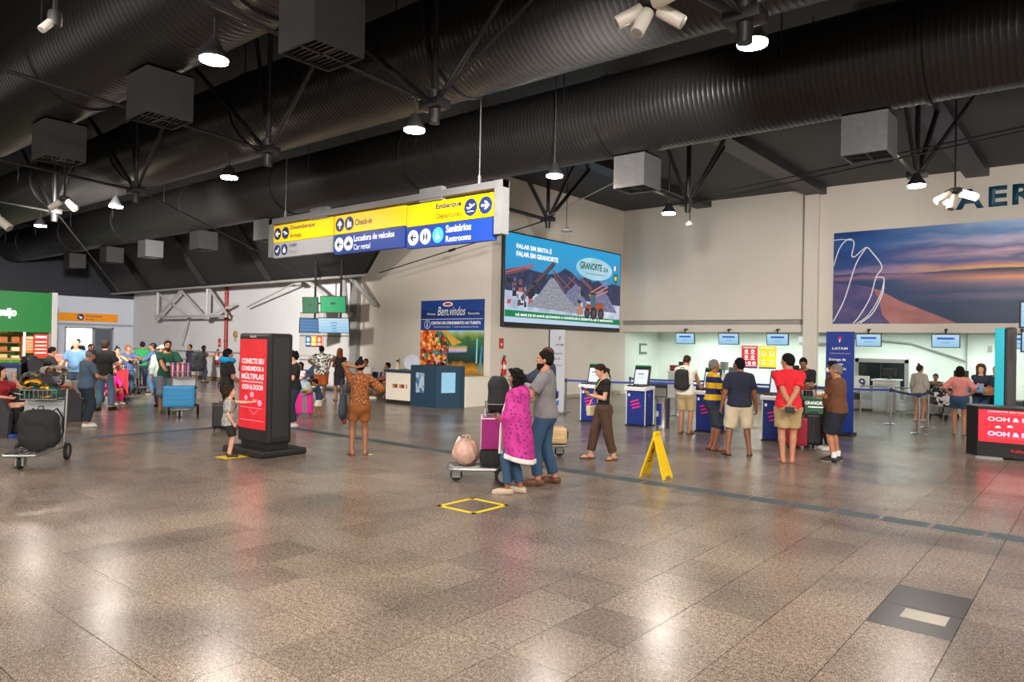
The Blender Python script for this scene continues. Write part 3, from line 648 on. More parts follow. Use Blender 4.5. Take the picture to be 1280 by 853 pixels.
a = panel(1.08, 3.2, -0.02, 0.37, S_blu); arrow(a, 0.18, 0.19, 0.14, pi, S_wht, S_nvy); picto(a, 0.5, 0.19, 0.14, S_wht, S_nvy, person_p(-0.25) + person_p(0.25) + [rect(-0.03, 0.03, -0.6, 0.6)])
picto(a, 0.82, 0.19, 0.14, S_cyan, S_wht, [disc(-0.05, 0.5, 0.11, 10), [(-0.16, -0.1), (0.3, -0.14), (0.46, -0.5), (0.34, -0.54), (0.2, -0.24), (-0.05, -0.2), (0.0, 0.35), (-0.12, 0.35)], [(-0.4, -0.4), (-0.1, -0.6), (0.15, -0.4), (0.05, -0.34), (-0.12, -0.48), (-0.3, -0.32), (-0.3, 0.0), (-0.4, 0.05)]])
text(a, 'Sanitários', 1.02, 0.215, 0.6, 0.125, S_wht, 0.005, 0.015); text(a, 'Restrooms', 1.02, 0.05, 0.6, 0.105, S_wht, 0.005, 0.0)
# ================================================================== WALL ART, SCREENS, SIGNS
# mural -------------------------------------------------------------------
mu = thing('wall_mural', 'large printed mural of a sunset sky over dunes and water on the right wall', 'mural', (-7.05, 25.45, 2.82), WALL_Y[1], rx=WALL_Y[0])
MW, MH = 9.6, 3.04
msky = mural_mat('printed_sunset_sky', [(0.0, (20, 44, 84)), (0.5, (60, 74, 124)), (0.56, (136, 116, 156)), (0.62, (44, 78, 140)), (0.72, (14, 60, 124)), (0.85, (28, 84, 150)), (1.0, (10, 58, 128))],
    [(0.0, (28, 52, 92)), (0.5, (120, 96, 120)), (0.55, (248, 186, 96)), (0.59, (206, 140, 130)), (0.64, (84, 92, 146)), (0.70, (212, 170, 186)), (0.76, (96, 104, 156)), (0.82, (196, 184, 212)), (0.9, (96, 138, 196)), (1.0, (160, 190, 226))], 1/MH, 0.8, 5.2, 2.6, 0.22)
MB().box(0, MW, 0, MH, 0.0, 0.02).build('panel', msky, mu)
blue_side = print_mat('printed_dark_sky_corner', 'axis', [(0.0, (24, 52, 104)), (1.0, (20, 46, 100))], axis=1, scale=(1, .3, 1), nscale=3, mixn=0.5)
DUNE1 = print_mat('printed_dune_pink', 'noise', [(0.3, (150, 92, 96)), (0.7, (196, 130, 122))], nscale=0.9, scale=(1, 2, 1))
DUNE2 = print_mat('printed_dune_blue', 'noise', [(0.3, (54, 62, 118)), (0.7, (106, 88, 130))], nscale=1.2, scale=(1, 2, 1))
def mp_(pts): return [(x+7.05, z-2.82) for x, z in pts]
flat(mu, 'printed_water', [(0, 1.34), (0.8, 1.25), (1.8, 0.9), (3.55, 0), (MW, 0), (MW, 1.55), (4.5, 1.64), (2.2, 1.58), (0.9, 1.66), (0, 1.62)], mural_mat('printed_lake', [(0.0, (20, 44, 78)), (0.6, (26, 56, 98)), (0.85, (40, 66, 110)), (0.93, (140, 104, 132)), (1.0, (50, 66, 112))],
    [(0.0, (24, 50, 84)), (0.4, (36, 60, 98)), (0.52, (112, 100, 132)), (0.6, (50, 70, 110)), (0.74, (150, 120, 140)), (0.84, (240, 160, 110)), (0.93, (150, 100, 110)), (1.0, (48, 44, 70))], 1/1.62, 1.5, 5.2, 3.0, 0.16), 0.024)
flat(mu, 'printed_dune', [(0, 0), (3.6, 0), (2.0, 0.72), (1.43, 1.08), (0.75, 1.28), (0, 1.36)], DUNE1, 0.026)
flat(mu, 'printed_dune', [(0, 0), (1.75, 0), (1.5, 0.3), (1.42, 0.75), (1.25, 1.12), (0.75, 1.28), (0, 1.36)], DUNE2, 0.028)
def line_curve(name, pts, wd, m, parent, z):
    P = []; n = len(pts)
    for i in range(n-1):          # Catmull-Rom through the points
        p0, p1, p2, p3 = [V(pts[max(0, min(n-1, k))]) for k in (i-1, i, i+1, i+2)]
        for s in range(6):
            t = s/6; P.append(0.5*((2*p1)+(p2-p0)*t+(2*p0-5*p1+4*p2-p3)*t*t+(3*p1-p0-3*p2+p3)*t**3))
    P.append(V(pts[-1])); mb = MB(); vs = []
    for i, p in enumerate(P):
        d = (P[min(i+1, len(P)-1)]-P[max(i-1, 0)]).normalized(); nn = V((-d.y, d.x))*wd
        vs += [(p.x+nn.x, p.y+nn.y, 0), (p.x-nn.x, p.y-nn.y, 0)]
    mb.add(vs, [(2*i, 2*i+1, 2*i+3, 2*i+2) for i in range(len(P)-1)])
    o = mb.build(name, m, parent); o.location = (0, 0, z); return o
LW = mat('printed_pale_line', (225, 226, 236), 0.5, noise=0)
line_curve('printed_line', mp_([(-7.05, 4.75), (-6.86, 5.35), (-6.6, 5.62), (-6.42, 5.5), (-6.48, 5.09), (-6.39, 5.03), (-6.2, 5.2), (-6.03, 5.31), (-5.86, 5.13), (-5.57, 4.66), (-5.74, 4.32), (-5.9, 3.68), (-6.2, 3.1), (-6.4, 2.83)]), 0.018, LW, mu, 0.031)
line_curve('printed_line', mp_([(-7.03, 2.89), (-6.69, 3.62), (-6.35, 4.78), (-6.05, 5.29)]), 0.018, LW, mu, 0.032)
line_curve('printed_line', mp_([(-5.74, 4.32), (-5.55, 4.31), (-5.5, 4.2), (-5.55, 3.75), (-5.83, 3.15), (-6.2, 2.83)]), 0.018, LW, mu, 0.033)
line_curve('printed_line', mp_([(-5.5, 4.2), (-5.62, 3.7), (-5.95, 3.1), (-6.3, 2.83)]), 0.014, LW, mu, 0.034)
line_curve('printed_line', mp_([(-7.05, 5.62), (-6.8, 5.63), (-6.5, 5.58)]), 0.014, LW, mu, 0.034)
# lettering above it
al = thing('wall_lettering', 'dark teal block letters across the top of the right wall above the mural', 'lettering', (-3.55, 25.44, 6.27), WALL_Y[1], rx=WALL_Y[0])
M_teal = mat('dark_teal_letter', (10, 72, 98), 0.45, noise=0.02)
xs = 0.0
for ch, wd in zip('AEROPORTO', (0.72, 0.46, 0.56, 0.66, 0.54, 0.66, 0.56, 0.5, 0.66)):
    text(al, ch, xs, 0, wd, 0.6, M_teal, 0.012, 0.035, name='letter', depth=0.03); xs += wd + 0.12

# advertising screen (faces +x) ------------------------------------------------
ad = thing('advertising_screen', 'huge lit advertising screen with a blue quarry picture on the white wall', 'screen', (-15.18, 17.78, 2.5), WALL_X[1], rx=WALL_X[0])
AW, AH = 7.27, 3.14
MB().box(0, AW, 0, AH, 0, 0.13, bev=0.02).build('cabinet', M_blkpl, ad)
e_sky = print_mat('screen_sky', 'axis', [(0.0, (196, 214, 236)), (0.28, (170, 196, 230)), (0.5, (60, 120, 180)), (0.72, (40, 150, 206)), (1.0, (30, 160, 216))], scale=(0.14, 1/2.95, 1), nscale=5.0, axis=1, mixn=0.25, emit=0.95)
o = MB().box(0.05, AW-0.05, 0.16, AH-0.05, 0, 0.004).build('picture', e_sky, ad); o.location = (0, 0, 0.131)
def E(name, c, e=0.95): return MT.setdefault(name, mat(name, c, emit=e))
def aflat(name, pts, m, z): return flat(ad, name, pts, m, 0.131+z)
aflat('printed_ground', [(0.05, 0.62), (7.22, 0.45), (7.22, 1.05), (0.05, 1.25)], print_mat('screen_snowy_ground', 'noise', [(0.3, (150, 166, 200)), (0.7, (222, 230, 240))], nscale=2, emit=0.9), 0.006)
aflat('printed_tree_line', [(0.05, 1.2), (7.22, 1.05), (7.22, 1.85), (6.6, 1.9), (6.1, 1.7), (5.6, 1.95), (5.2, 1.85), (4.8, 2.05), (4.3, 1.85), (3.8, 2.1), (3.4, 2.2), (3.0, 2.0), (2.4, 1.9), (1.6, 1.95), (0.9, 2.02), (0.05, 1.85)], print_mat('screen_dark_trees', 'noise', [(0.3, (20, 30, 62)), (0.7, (58, 70, 112))], nscale=4, emit=0.8), 0.008)
gr1 = print_mat('screen_gravel', 'noise', [(0.3, (104, 108, 122)), (0.7, (176, 180, 192))], nscale=14, emit=0.9)
gr2 = print_mat('screen_gravel_shade', 'noise', [(0.3, (84, 86, 120)), (0.7, (140, 142, 180))], nscale=10, emit=0.9)
aflat('printed_gravel_heap', [(4.9, 0.8), (7.0, 0.75), (6.3, 1.4), (5.9, 1.62), (5.5, 1.45)], gr2, 0.010)
aflat('printed_gravel_heap', [(3.1, 0.9), (5.0, 0.8), (4.6, 1.3), (4.1, 1.7), (3.6, 1.4)], gr2, 0.011)
aflat('printed_gravel_heap', [(1.2, 0.72), (4.6, 0.6), (3.5, 1.2), (2.75, 1.78), (2.55, 1.8), (1.9, 1.2)], gr1, 0.013)
def bar2(p, q, wd, m, z, name='printed_conveyor'):
    p, q = V(p), V(q); d = (q-p).normalized(); n = V((-d.y, d.x))*wd
    aflat(name, [tuple(p-n), tuple(q-n), tuple(q+n), tuple(p+n)], m, z)
cr1, cr2, cr3, dk = E('screen_rust', (122, 80, 84)), E('screen_brown', (84, 70, 72)), E('screen_red', (176, 84, 78)), E('screen_dark', (38, 38, 52))
bar2((0.9, 0.95), (2.75, 2.35), 0.075, cr2, 0.016); bar2((0.95, 0.9), (2.78, 2.28), 0.02, dk, 0.0165); bar2((0.07, 1.78), (1.55, 2.14), 0.035, cr3, 0.015); bar2((0.07, 1.7), (1.5, 2.05), 0.02, cr1, 0.0155)
for a, b in (((2.6, 2.1), (3.7, 1.5)), ((2.7, 1.95), (3.4, 1.35)), ((3.4, 1.5), (4.1, 2.0)), ((3.6, 1.9), (4.3, 1.6)), ((4.2, 2.0), (5.4, 1.4)), ((4.4, 1.95), (5.2, 1.6))): bar2(a, b, 0.026, cr1, 0.014)
for a, b in (((5.0, 1.4), (6.25, 1.92)), ((5.0, 1.3), (6.3, 1.74)), ((5.05, 1.22), (6.3, 1.58)), ((4.95, 1.35), (5.4, 1.3))): bar2(a, b, 0.028, E('screen_salmon', (186, 120, 112)), 0.016)
rq = random.Random(11)
for k in range(26):
    x, y = rq.uniform(0.25, 1.6), rq.uniform(0.75, 1.65); wx, wy = rq.uniform(0.03, 0.13), rq.uniform(0.03, 0.14); aflat('printed_crusher', [(x-wx, y-wy), (x+wx, y-wy*0.7), (x+wx*0.8, y+wy), (x-wx*0.9, y+wy*0.8)], rq.choice([dk, dk, cr2, cr1, cr3, E('screen_tower', (120, 118, 136))]), 0.017+0.0002*k)
for k in range(10):
    x, y = rq.uniform(4.05, 4.5), rq.uniform(0.85, 1.6); wx, wy = rq.uniform(0.04, 0.12), rq.uniform(0.04, 0.12); aflat('printed_tower', rect(x-wx, x+wx, y-wy, y+wy), rq.choice([dk, E('screen_tower', (120, 118, 136)), E('screen_pale', (176, 178, 196))]), 0.0175+0.0002*k)
org, glz = E('screen_orange', (150, 76, 52)), E('screen_cabglass', (66, 96, 110))
aflat('printed_loader', [(5.35, 0.75), (6.0, 0.72), (6.02, 1.02), (5.75, 1.1), (5.3, 1.05)], org, 0.020); aflat('printed_loader', rect(5.08, 5.42, 0.9, 1.4), glz, 0.021); aflat('printed_loader', rect(5.02, 5.48, 1.38, 1.44), dk, 0.022)
aflat('printed_loader', [(4.72, 0.75), (5.15, 0.78), (5.2, 1.0), (4.85, 1.02)], org, 0.0205); aflat('printed_loader', [(4.2, 0.55), (4.6, 0.6), (4.62, 0.85), (4.25, 0.95)], E('screen_bucket', (170, 120, 100)), 0.0215)
for x, r in ((4.85, 0.2), (5.3, 0.25), (5.8, 0.22)): aflat('printed_wheel', disc(x, 0.66, r, 18), dk, 0.023); aflat('printed_wheel', disc(x, 0.66, r*0.5, 12), cr2, 0.024)
aflat('printed_green_band', [(0.05, 0.34), (7.22, 0.28), (7.22, 0.49), (0.05, 0.56)], E('screen_green', (16, 122, 72), 0.9), 0.020)
S_W = E('screen_white', (250, 252, 255), 1.0)
def atext(s, x, y, wd, ht, m, z, **k): return text(ad, s, x, y, wd, ht, m, 0.131+z, **k)
atext('HÁ MAIS DE 50 ANOS AJUDANDO A CONSTRUIR E DESENVOLVER O MARANHÃO', 0.6, 0.35, 6.1, 0.13, S_W, 0.023, bold=0.03)
atext('FALAR EM BRITA É', 0.6, 2.62, 1.95, 0.19, S_W, 0.02, bold=0.035); atext('FALAR EM GRANORTE', 0.6, 2.36, 2.35, 0.17, S_W, 0.02, bold=0.035)
aflat('printed_halo', disc(5.35, 2.35, 1.25, 32, 0.42), print_mat('screen_pale_halo', 'noise', [(0.3, (150, 206, 228)), (0.7, (190, 226, 238))], nscale=1, emit=0.9), 0.010)
atext('GRANORTE', 4.35, 2.3, 1.5, 0.27, E('screen_logo_green', (0, 84, 56), 0.9), 0.013, bold=0.03); atext('S/A', 5.95, 2.3, 0.36, 0.17, E('screen_logo_green', (0, 84, 56), 0.9), 0.013, bold=0.02)
atext('SOLUÇÕES EM BRITA', 4.75, 2.12, 1.3, 0.08, E('screen_logo_grey', (70, 80, 96), 0.8), 0.013, bold=0.01)
aflat('printed_crest', [(6.72, 1.98), (6.86, 1.9), (7.0, 1.98), (7.0, 2.3), (6.72, 2.3)], E('screen_crest_green', (30, 110, 60), 0.9), 0.013); aflat('printed_crest', disc(6.86, 2.12, 0.09, 14), E('screen_crest_gold', (230, 200, 60), 0.9), 0.015)
aflat('printed_crest', [(6.74, 2.42), (6.84, 2.42), (6.84, 2.62), (6.74, 2.58)], S_W, 0.013); aflat('printed_crest', [(6.88, 2.42), (6.98, 2.42), (6.98, 2.58), (6.88, 2.62)], cr3, 0.013)
l = area_lamp('screen_glow', (-14.9, 21.4, 4.1), (0, pi/2, pi), 2.9, 7.0, 0.0, (0.8, 0.9, 1.0)); bpy.data.objects.remove(l)

# welcome poster (faces -y)
wp = thing('welcome_poster', 'tall blue welcome poster with a colourful festival and waterfall collage on the wall', 'poster', (-18.42, 17.349, 0.78), 0, rx=pi/2)
PW, PH = 3.1, 2.6
PW = 2.95
MB().box(0, PW, 0, PH, 0, 0.02).build('panel', mat('poster_blue', (16, 62, 142), 0.45, noise=0.04, nscale=2), wp)
flat(wp, 'printed_wave', [(0, 1.98), (PW, 2.08), (PW, 2.2), (1.8, 2.3), (0.9, 2.14), (0, 2.3)], mat('poster_blue_dark', (10, 44, 112), 0.45, noise=0.05), 0.022)
flat(wp, 'printed_rule', rect(0.05, PW-0.05, 1.95, 1.965), M_white, 0.024)
text(wp, 'Bem.vindos', 0.82, 2.08, 1.3, 0.3, M_white, 0.024, bold=0.0, shear=0.3)
text(wp, 'Welcome', 0.3, 2.1, 0.42, 0.08, M_white, 0.024, bold=0.01); text(wp, 'Bienvenidos', 2.25, 2.1, 0.5, 0.08, M_white, 0.024, bold=0.0)
flat(wp, 'printed_oval', disc(1.3, 2.46, 0.24, 24, 0.08), M_white, 0.024); flat(wp, 'printed_oval', disc(1.3, 2.46, 0.17, 20, 0.045), mm('print_red', (196, 40, 40), 0.5), 0.026)
flat(wp, 'printed_disc', disc(0.33, 1.78, 0.15), M_white, 0.024); flat(wp, 'printed_disc', disc(0.33, 1.78, 0.13), mm('poster_blue_c', (16, 62, 142), 0.45), 0.026)
text(wp, 'ı', 0.33, 1.69, 0, 0.13, M_white, 0.028, bold=0.06, align='C'); flat(wp, 'printed_dot', disc(0.33, 1.86, 0.022, 12), M_white, 0.028)
text(wp, 'CENTRO DE ATENDIMENTO AO TURISTA', 0.52, 1.78, 2.3, 0.1, M_white, 0.024, bold=0.04); text(wp, 'Tourist Service Center   |   Centro de Atención al Turista', 0.62, 1.66, 2.1, 0.065, M_white, 0.024, bold=0.0)
fest = print_mat('printed_festival', 'cellcolor', [(0.0, (196, 60, 20)), (0.14, (240, 120, 20)), (0.3, (250, 190, 60)), (0.42, (50, 70, 30)), (0.55, (36, 130, 130)), (0.66, (190, 60, 70)), (0.8, (236, 180, 150)), (0.9, (70, 40, 30)), (1.0, (160, 170, 40))], nscale=9, interp='CONSTANT')
flat(wp, 'printed_festival', [(0, 0.0), (1.4, 0.0), (1.3, 0.8), (1.35, 1.15), (1.0, 1.58), (0, 1.58)], fest, 0.022)
fire = print_mat('printed_fireworks', 'noise', [(0.35, (170, 30, 10)), (0.5, (246, 110, 20)), (0.62, (255, 226, 140))], nscale=5)
flat(wp, 'printed_glow', [(0.0, 0.95), (0.5, 0.9), (0.62, 1.3), (0.5, 1.58), (0, 1.58)], fire, 0.024)
flat(wp, 'printed_canyon', [(1.4, 0.0), (PW, 0.0), (PW, 1.58), (1.0, 1.58), (1.35, 1.15), (1.3, 0.8)], print_mat('printed_green_hills', 'axis', [(0.0, (120, 84, 20)), (0.2, (200, 140, 40)), (0.34, (30, 44, 26)), (0.6, (26, 74, 70)), (0.8, (60, 110, 50)), (0.92, (150, 170, 90)), (1.0, (150, 200, 220))], scale=(0.6, 0.633, 1), axis=1, nscale=4, mixn=0.3), 0.023)
flat(wp, 'printed_rainbow_water', [(1.38, 0.82), (2.2, 0.86), (2.25, 1.08), (1.38, 1.12)], print_mat('printed_rainbow_water', 'axis', [(0.0, (60, 70, 170)), (0.3, (190, 190, 230)), (0.5, (240, 170, 50)), (0.75, (60, 150, 130)), (1.0, (30, 80, 120))], scale=(0.3, 3.2, 1), off=-2.62, axis=1, nscale=2, mixn=0.15), 0.0245)
flat(wp, 'printed_cliff', [(1.1, 1.58), (1.55, 1.05), (2.0, 1.18), (1.6, 1.35), (1.3, 1.58)], mm('print_ochre', (214, 160, 60), 0.5, noise=0.2), 0.025)
flat(wp, 'printed_waterfall', [(2.62, 0.5), (2.68, 0.5), (2.7, 1.3), (2.64, 1.3)], mm('print_pale_water', (130, 210, 230), 0.5), 0.025); flat(wp, 'printed_waterfall', [(2.74, 0.2), (2.86, 0.2), (2.9, 1.1), (2.86, 1.1)], mm('print_pale_water_b', (60, 150, 170), 0.5), 0.025)
# small toilet-colour posters on the far wall
t = thing('safety_poster', 'three small blue, yellow and red notices on the far wall left of the blue monitors', 'poster', (-25.1, 17.26, 1.68), 0, rx=pi/2)
for k, c in enumerate(((32, 120, 180), (240, 190, 30), (222, 76, 40))):
    p = MB().box(k*0.37, k*0.37+0.35, 0, 0.44, 0, 0.012).build('notice', mm('notice_%s' % 'abc'[k], c, 0.5, noise=0.02), t)
    flat(t, 'printed_disc', disc(k*0.37+0.175, 0.29, 0.09, 16), M_white, 0.014); flat(t, 'printed_bar', rect(k*0.37+0.05, k*0.37+0.3, 0.08, 0.15), mm('notice_bar', (250, 240, 220), 0.5), 0.014); flat(t, 'printed_bar', rect(k*0.37, k*0.37+0.35, 0, 0.04), S_nvy, 0.014)

# hanging monitors --------------------------------------------------------------
M_scrblue = print_mat('monitor_picture_blue', 'axis', [(0.0, (150, 210, 246)), (0.5, (206, 236, 252)), (1.0, (120, 196, 240))], scale=(1, 1, 1), axis=1, off=0.0, emit=0.85)
S_bar = E('monitor_bar_blue', (20, 92, 186), 0.8); S_bar2 = E('monitor_bar_grey', (110, 160, 200), 0.8)
def monitor(lab, loc, rz, wd, ht, tilt, mscr, bars_=(), hang=None, group='hanging monitors over the check-in desks', cat='monitor'):
    t = thing('display_monitor', lab, cat, loc, rz, group, rx=pi/2+tilt)
    MB().box(-wd/2, wd/2, 0, ht, -0.06, 0.0, bev=0.01).build('housing', M_blkpl, t)
    o = MB().box(-wd/2+0.025, wd/2-0.025, 0.025, ht-0.025, 0, 0.003).build('screen', mscr, t)
    for (x0, x1, y0, y1, m) in bars_:
        flat(t, 'screen_bar', rect(x0*wd, x1*wd, y0*ht, y1*ht), m, 0.006)
    if hang and hang < 1: MB().box(-0.04, 0.04, ht+hang-0.06, ht+hang-0.02, -0.26, 0.0).build('wall_bracket', M_steel, t)
    if hang: MB().tube([(0, ht-0.02, -0.05), (0, ht+hang, -0.05+hang*math.tan(tilt))], 0.022, 8).build('hanging_tube', M_steel, t)
    return t
bb = ((-0.3, 0.3, 0.6, 0.75, S_bar), (-0.16, 0.16, 0.34, 0.4, S_bar2))
for x, lab in ((-12.32, 'hanging monitor over the check-in desks, leftmost, right of the screen wall'), (-10.6, 'hanging monitor over the check-in desks, just left of the red poster'), (-8.83, 'hanging monitor over the check-in desks, above the yellow poster'),
               (-5.9, 'hanging monitor over the check-in desks, just right of the blue banner'), (-3.74, 'hanging monitor over the check-in desks, above the woman in the pink top'), (-1.85, 'hanging monitor over the check-in desks, behind the teal totem')):
    monitor(lab, (x, 25.3, 2.07), 0.06, 0.76, 0.42, 0.12, M_scrblue, bb, hang=0.16)
mg = E('monitor_green', (0, 160, 96), 0.75); mgd = E('monitor_green_dim', (0, 96, 58), 0.7)
lst = tuple((-0.44, 0.44, y, y+0.02, S_bar2) for y in (0.2, 0.4, 0.6, 0.8)) + ((-0.1, 0.12, 0.66, 0.7, S_bar), (-0.08, 0.1, 0.48, 0.52, S_bar), (-0.06, 0.1, 0.3, 0.34, S_bar), (-0.05, 0.1, 0.12, 0.16, S_bar))
monitor('small green monitor at the upper left of the screen frame by the far wall', (-22.45, 15.6, 2.92), 0.5, 0.62, 0.6, 0.1, mgd, ((-0.1, 0.1, 0.45, 0.55, S_nvy),), group=None)
monitor('wide green monitor at the upper right of the screen frame by the far wall', (-21.08, 15.6, 2.92), 0.5, 0.98, 0.6, 0.1, mg, ((-0.1, 0.1, 0.5, 0.62, S_nvy),), group=None)
monitor('dim blue monitor turned aside below the small green monitor', (-22.3, 15.5, 2.2), 1.1, 0.78, 0.55, 0.15, E('monitor_dim_blue', (64, 104, 150), 0.7), lst[:4], group=None)
monitor('bright blue departures monitor listing flights below the wide green monitor', (-20.88, 15.5, 2.2), 0.55, 1.15, 0.55, 0.18, M_scrblue, lst, group=None)
t = thing('monitor_frame', 'dark frame of tubes carrying the green and blue monitors by the far wall', 'frame', (-21.7, 15.8, 2.2))
MB().tube([(-0.75, 0, 0.1), (-0.75, 0, 2.66)], 0.04, 8).build('post', M_steel, t); MB().tube([(0.75, 0.02, 0.1), (0.75, 0.02, 2.64)], 0.04, 8).build('post', M_steel, t)
MB().tube([(-0.9, 0.02, 0.4), (1.0, 0.02, 0.4)], 0.03, 8).tube([(-0.9, 0.02, 1.1), (1.0, 0.02, 1.1)], 0.03, 8).tube([(-0.75, 0, 2.48), (0.75, 0, 2.48)], 0.04, 8).tube([(0.78, 0.02, 0.3), (0.8, -0.27, 0.3)], 0.03, 8).tube([(0.6, 0.02, 1.1), (0.6, -0.15, 1.1)], 0.03, 8).tube([(-0.75, 0.02, 1.1), (-0.75, -0.15, 1.1)], 0.03, 8).tube([(-0.62, 0.02, 0.3), (-0.62, -0.27, 0.3)], 0.03, 8).build('cross_bar', M_steel, t)
# right edge: large departures board and a second monitor
monitor('large blue departures board at the right edge above the teal totem', (-0.67, 13.6, 2.31), 0.12, 0.72, 0.42, 0.06, M_scrblue, lst, hang=4.775, group=None)
monitor('blue monitor at the right edge behind the teal totem', (-0.95, 17.3, 1.95), 0.1, 0.66, 0.42, 0.06, M_scrblue, bb, hang=5.08, group=None)

# posters and fittings inside the recess -------------------------------------------
for x0, x1, c, lab, n, ic in ((-11.42, -10.76, (206, 24, 44), 'red poster with round white icons on the back wall of the check-in recess', 7, M_white), (-10.70, -10.02, (238, 196, 14), 'yellow poster with round pale icons on the back wall of the check-in recess', 4, mm('icon_cream', (246, 232, 200), 0.5))):
    t = thing('safety_poster', lab, 'poster', (x0, 28.59, 1.16), 0, rx=pi/2)
    wd = x1-x0; MB().box(0, wd, 0, 0.9, 0, 0.012).build('sheet', mat('poster_sheet', c, 0.45, noise=0.01), t)
    flat(t, 'printed_band', rect(0, wd, 0, 0.05), S_nvy, 0.014); flat(t, 'printed_band', rect(0.06, wd-0.06, 0.8, 0.85), mm('poster_pale', (250, 220, 200), 0.5), 0.014)
    pos = [(0.2, 0.68), (0.46, 0.68), (0.2, 0.45), (0.46, 0.45), (0.14, 0.2), (0.33, 0.2), (0.52, 0.2)] if n == 7 else [(0.18, 0.62), (0.5, 0.62), (0.18, 0.28), (0.5, 0.28)]
    for x, y in pos:
        flat(t, 'printed_icon', disc(x, y, 0.07, 16), ic, 0.015); flat(t, 'printed_icon', disc(x, y, 0.03, 10), mm('icon_grey', (120, 60, 60), 0.5), 0.017); flat(t, 'printed_caption', rect(x-0.1, x+0.1, y-0.115, y-0.09), ic, 0.015)
t = thing('baggage_hatch', 'dark glazed hatch with a steel frame on the recess back wall behind counter nine', 'hatch', (-7.1, 28.59, 0.1), 0, rx=pi/2)
MB().box(0, 1.75, 0, 0.12, 0, 0.06).box(0, 1.75, 1.42, 1.56, 0, 0.06).box(0, 0.12, 0, 1.56, 0, 0.06).box(1.63, 1.75, 0, 1.56, 0, 0.06).build('frame', M_alu, t)
MB().box(0.12, 1.63, 0.12, 1.42, 0, 0.02).build('pane', mat('dark_glass', (18, 26, 28), 0.12, noise=0.05), t); MB().box(0.84, 0.88, 0.12, 1.42, 0.02, 0.03).build('mullion', M_steel, t)
for x, lab in ((-2.95, 'left one of two small grey wall plates in the check-in recess'), (-2.65, 'right one of two small grey wall plates in the check-in recess')):
    tag(MB().box(x-0.06, x+0.06, 28.56, 28.6, 1.98, 2.18, bev=0.01).build('wall_plate', mm('grey_plate', (170, 174, 172), 0.5)), lab, 'wall plate')
t = thing('wall_bracket_sign', 'small grey sign on the side wall at the left end of the check-in recess', 'sign', (-15.19, 27.2, 1.62), WALL_X[1], rx=WALL_X[0])
MB().box(-0.3, 0.3, 0, 0.1, 0, 0.03).box(-0.3, 0.3, 0.38, 0.46, 0, 0.03).box(-0.3, -0.2, 0, 0.46, 0, 0.02).build('plate', mm('grey_sign_plate', (120, 124, 124), 0.5), t)
t = thing('split_air_conditioner', 'white air conditioner on the recess wall beside the column', 'air conditioner', (-8.6, 28.3, 2.16))
MB().box(-0.5, 0.6, 0, 0.28, 0, 0.3, bev=0.05).build('body', M_white, t); MB().box(-0.45, 0.55, -0.01, 0.03, 0.02, 0.07).build('louvre', mm('grey_plate', (170, 174, 172), 0.5), t)
M_fluo = mat('fluorescent_tube', (235, 255, 245), emit=6.0)
for X, lab in ((-13.0, 'fluorescent ceiling light in the check-in recess, leftmost'), (-10.6, 'fluorescent ceiling light in the check-in recess above the posters'), (-5.6, 'fluorescent ceiling light in the check-in recess above counter nine'), (-3.0, 'fluorescent ceiling light in the check-in recess at the right')):
    t = thing('ceiling_light', lab, 'ceiling light', (X, 27.2, 2.60), 0, 'recess ceiling lights')
    MB().box(-0.65, 0.65, -0.12, 0.12, -0.005, 0.019).build('housing', M_white, t); MB().box(-0.6, 0.6, -0.08, 0.08, -0.014, -0.006).build('diffuser', M_fluo, t)
t = thing('recess_pipe', 'grey pipe sloping down the recess wall right of the blue banner', 'pipe', (-5.6, 28.5, 1.2))
MB().tube([(-1.6, 0, 1.2), (0.3, 0, 1.02), (2.0, 0, 0.45)], 0.035, 8).tube([(2.0, 0, -1.2), (2.0, 0, 1.42)], 0.03, 8).build('pipe', mm('grey_pipe_paint', (150, 156, 154), 0.5), t)

# big blue banner and grey roll-up ---------------------------------------------------
def emblem(parent, cx, cy, s, z, m1, m2):
    for k in range(3):
        y = cy + s*(0.30-0.24*k); wv = s*(0.55-0.1*k)
        flat(parent, 'printed_emblem', [(cx-wv*0.8, y-0.1*s), (cx+wv*0.3, y-0.12*s), (cx+wv*0.9, y+0.06*s), (cx+wv*0.7, y+0.12*s), (cx-wv*0.2, y+0.04*s)], m1 if k < 2 else m2, z)
    flat(parent, 'printed_emblem', [(cx-0.1*s, cy-0.75*s), (cx+0.1*s, cy-0.7*s), (cx+0.14*s, cy-0.25*s), (cx-0.02*s, cy-0.28*s)], m2, z)
bn = thing('standing_banner', 'tall blue standing banner with white lettering beside the column', 'banner', (-4.96, 17.4, 0.03), 0.03, rx=pi/2)
MB().box(0, 0.6, 0.03, 2.32, -0.05, 0, bev=0.006).build('panel', mat('banner_blue', (22, 54, 148), 0.45, noise=0.02), bn)
MB().box(-0.02, 0.62, -0.03, 0.03, -0.3, 0.22, bev=0.01).build('foot', M_steel, bn)
emblem(bn, 0.29, 2.16, 0.12, 0.003, mm('emblem_red', (226, 30, 76), 0.5), M_white)
text(bn, 'LATAM', 0.3, 1.91, 0.33, 0.055, M_white, 0.003, 0.03, 'C'); flat(bn, 'printed_rule', rect(0.08, 0.52, 1.82, 1.826), M_white, 0.003)
for k, s in enumerate(('Entrega de', 'Bagagem', 'Etiquetada')): text(bn, s, 0.07, 1.64-0.105*k, (0.36, 0.3, 0.37)[k], 0.075, M_white, 0.003, 0.025)
ru = thing('rollup_banner', 'narrow pale grey roll-up banner standing before the white wall under the screen', 'banner', (-12.13, 16.4, 0.03), 0.05, rx=pi/2)
MB().box(0, 0.5, 0.04, 2.33, -0.015, 0).build('sheet', mat('banner_grey', (176, 180, 186), 0.5, noise=0.02), ru)
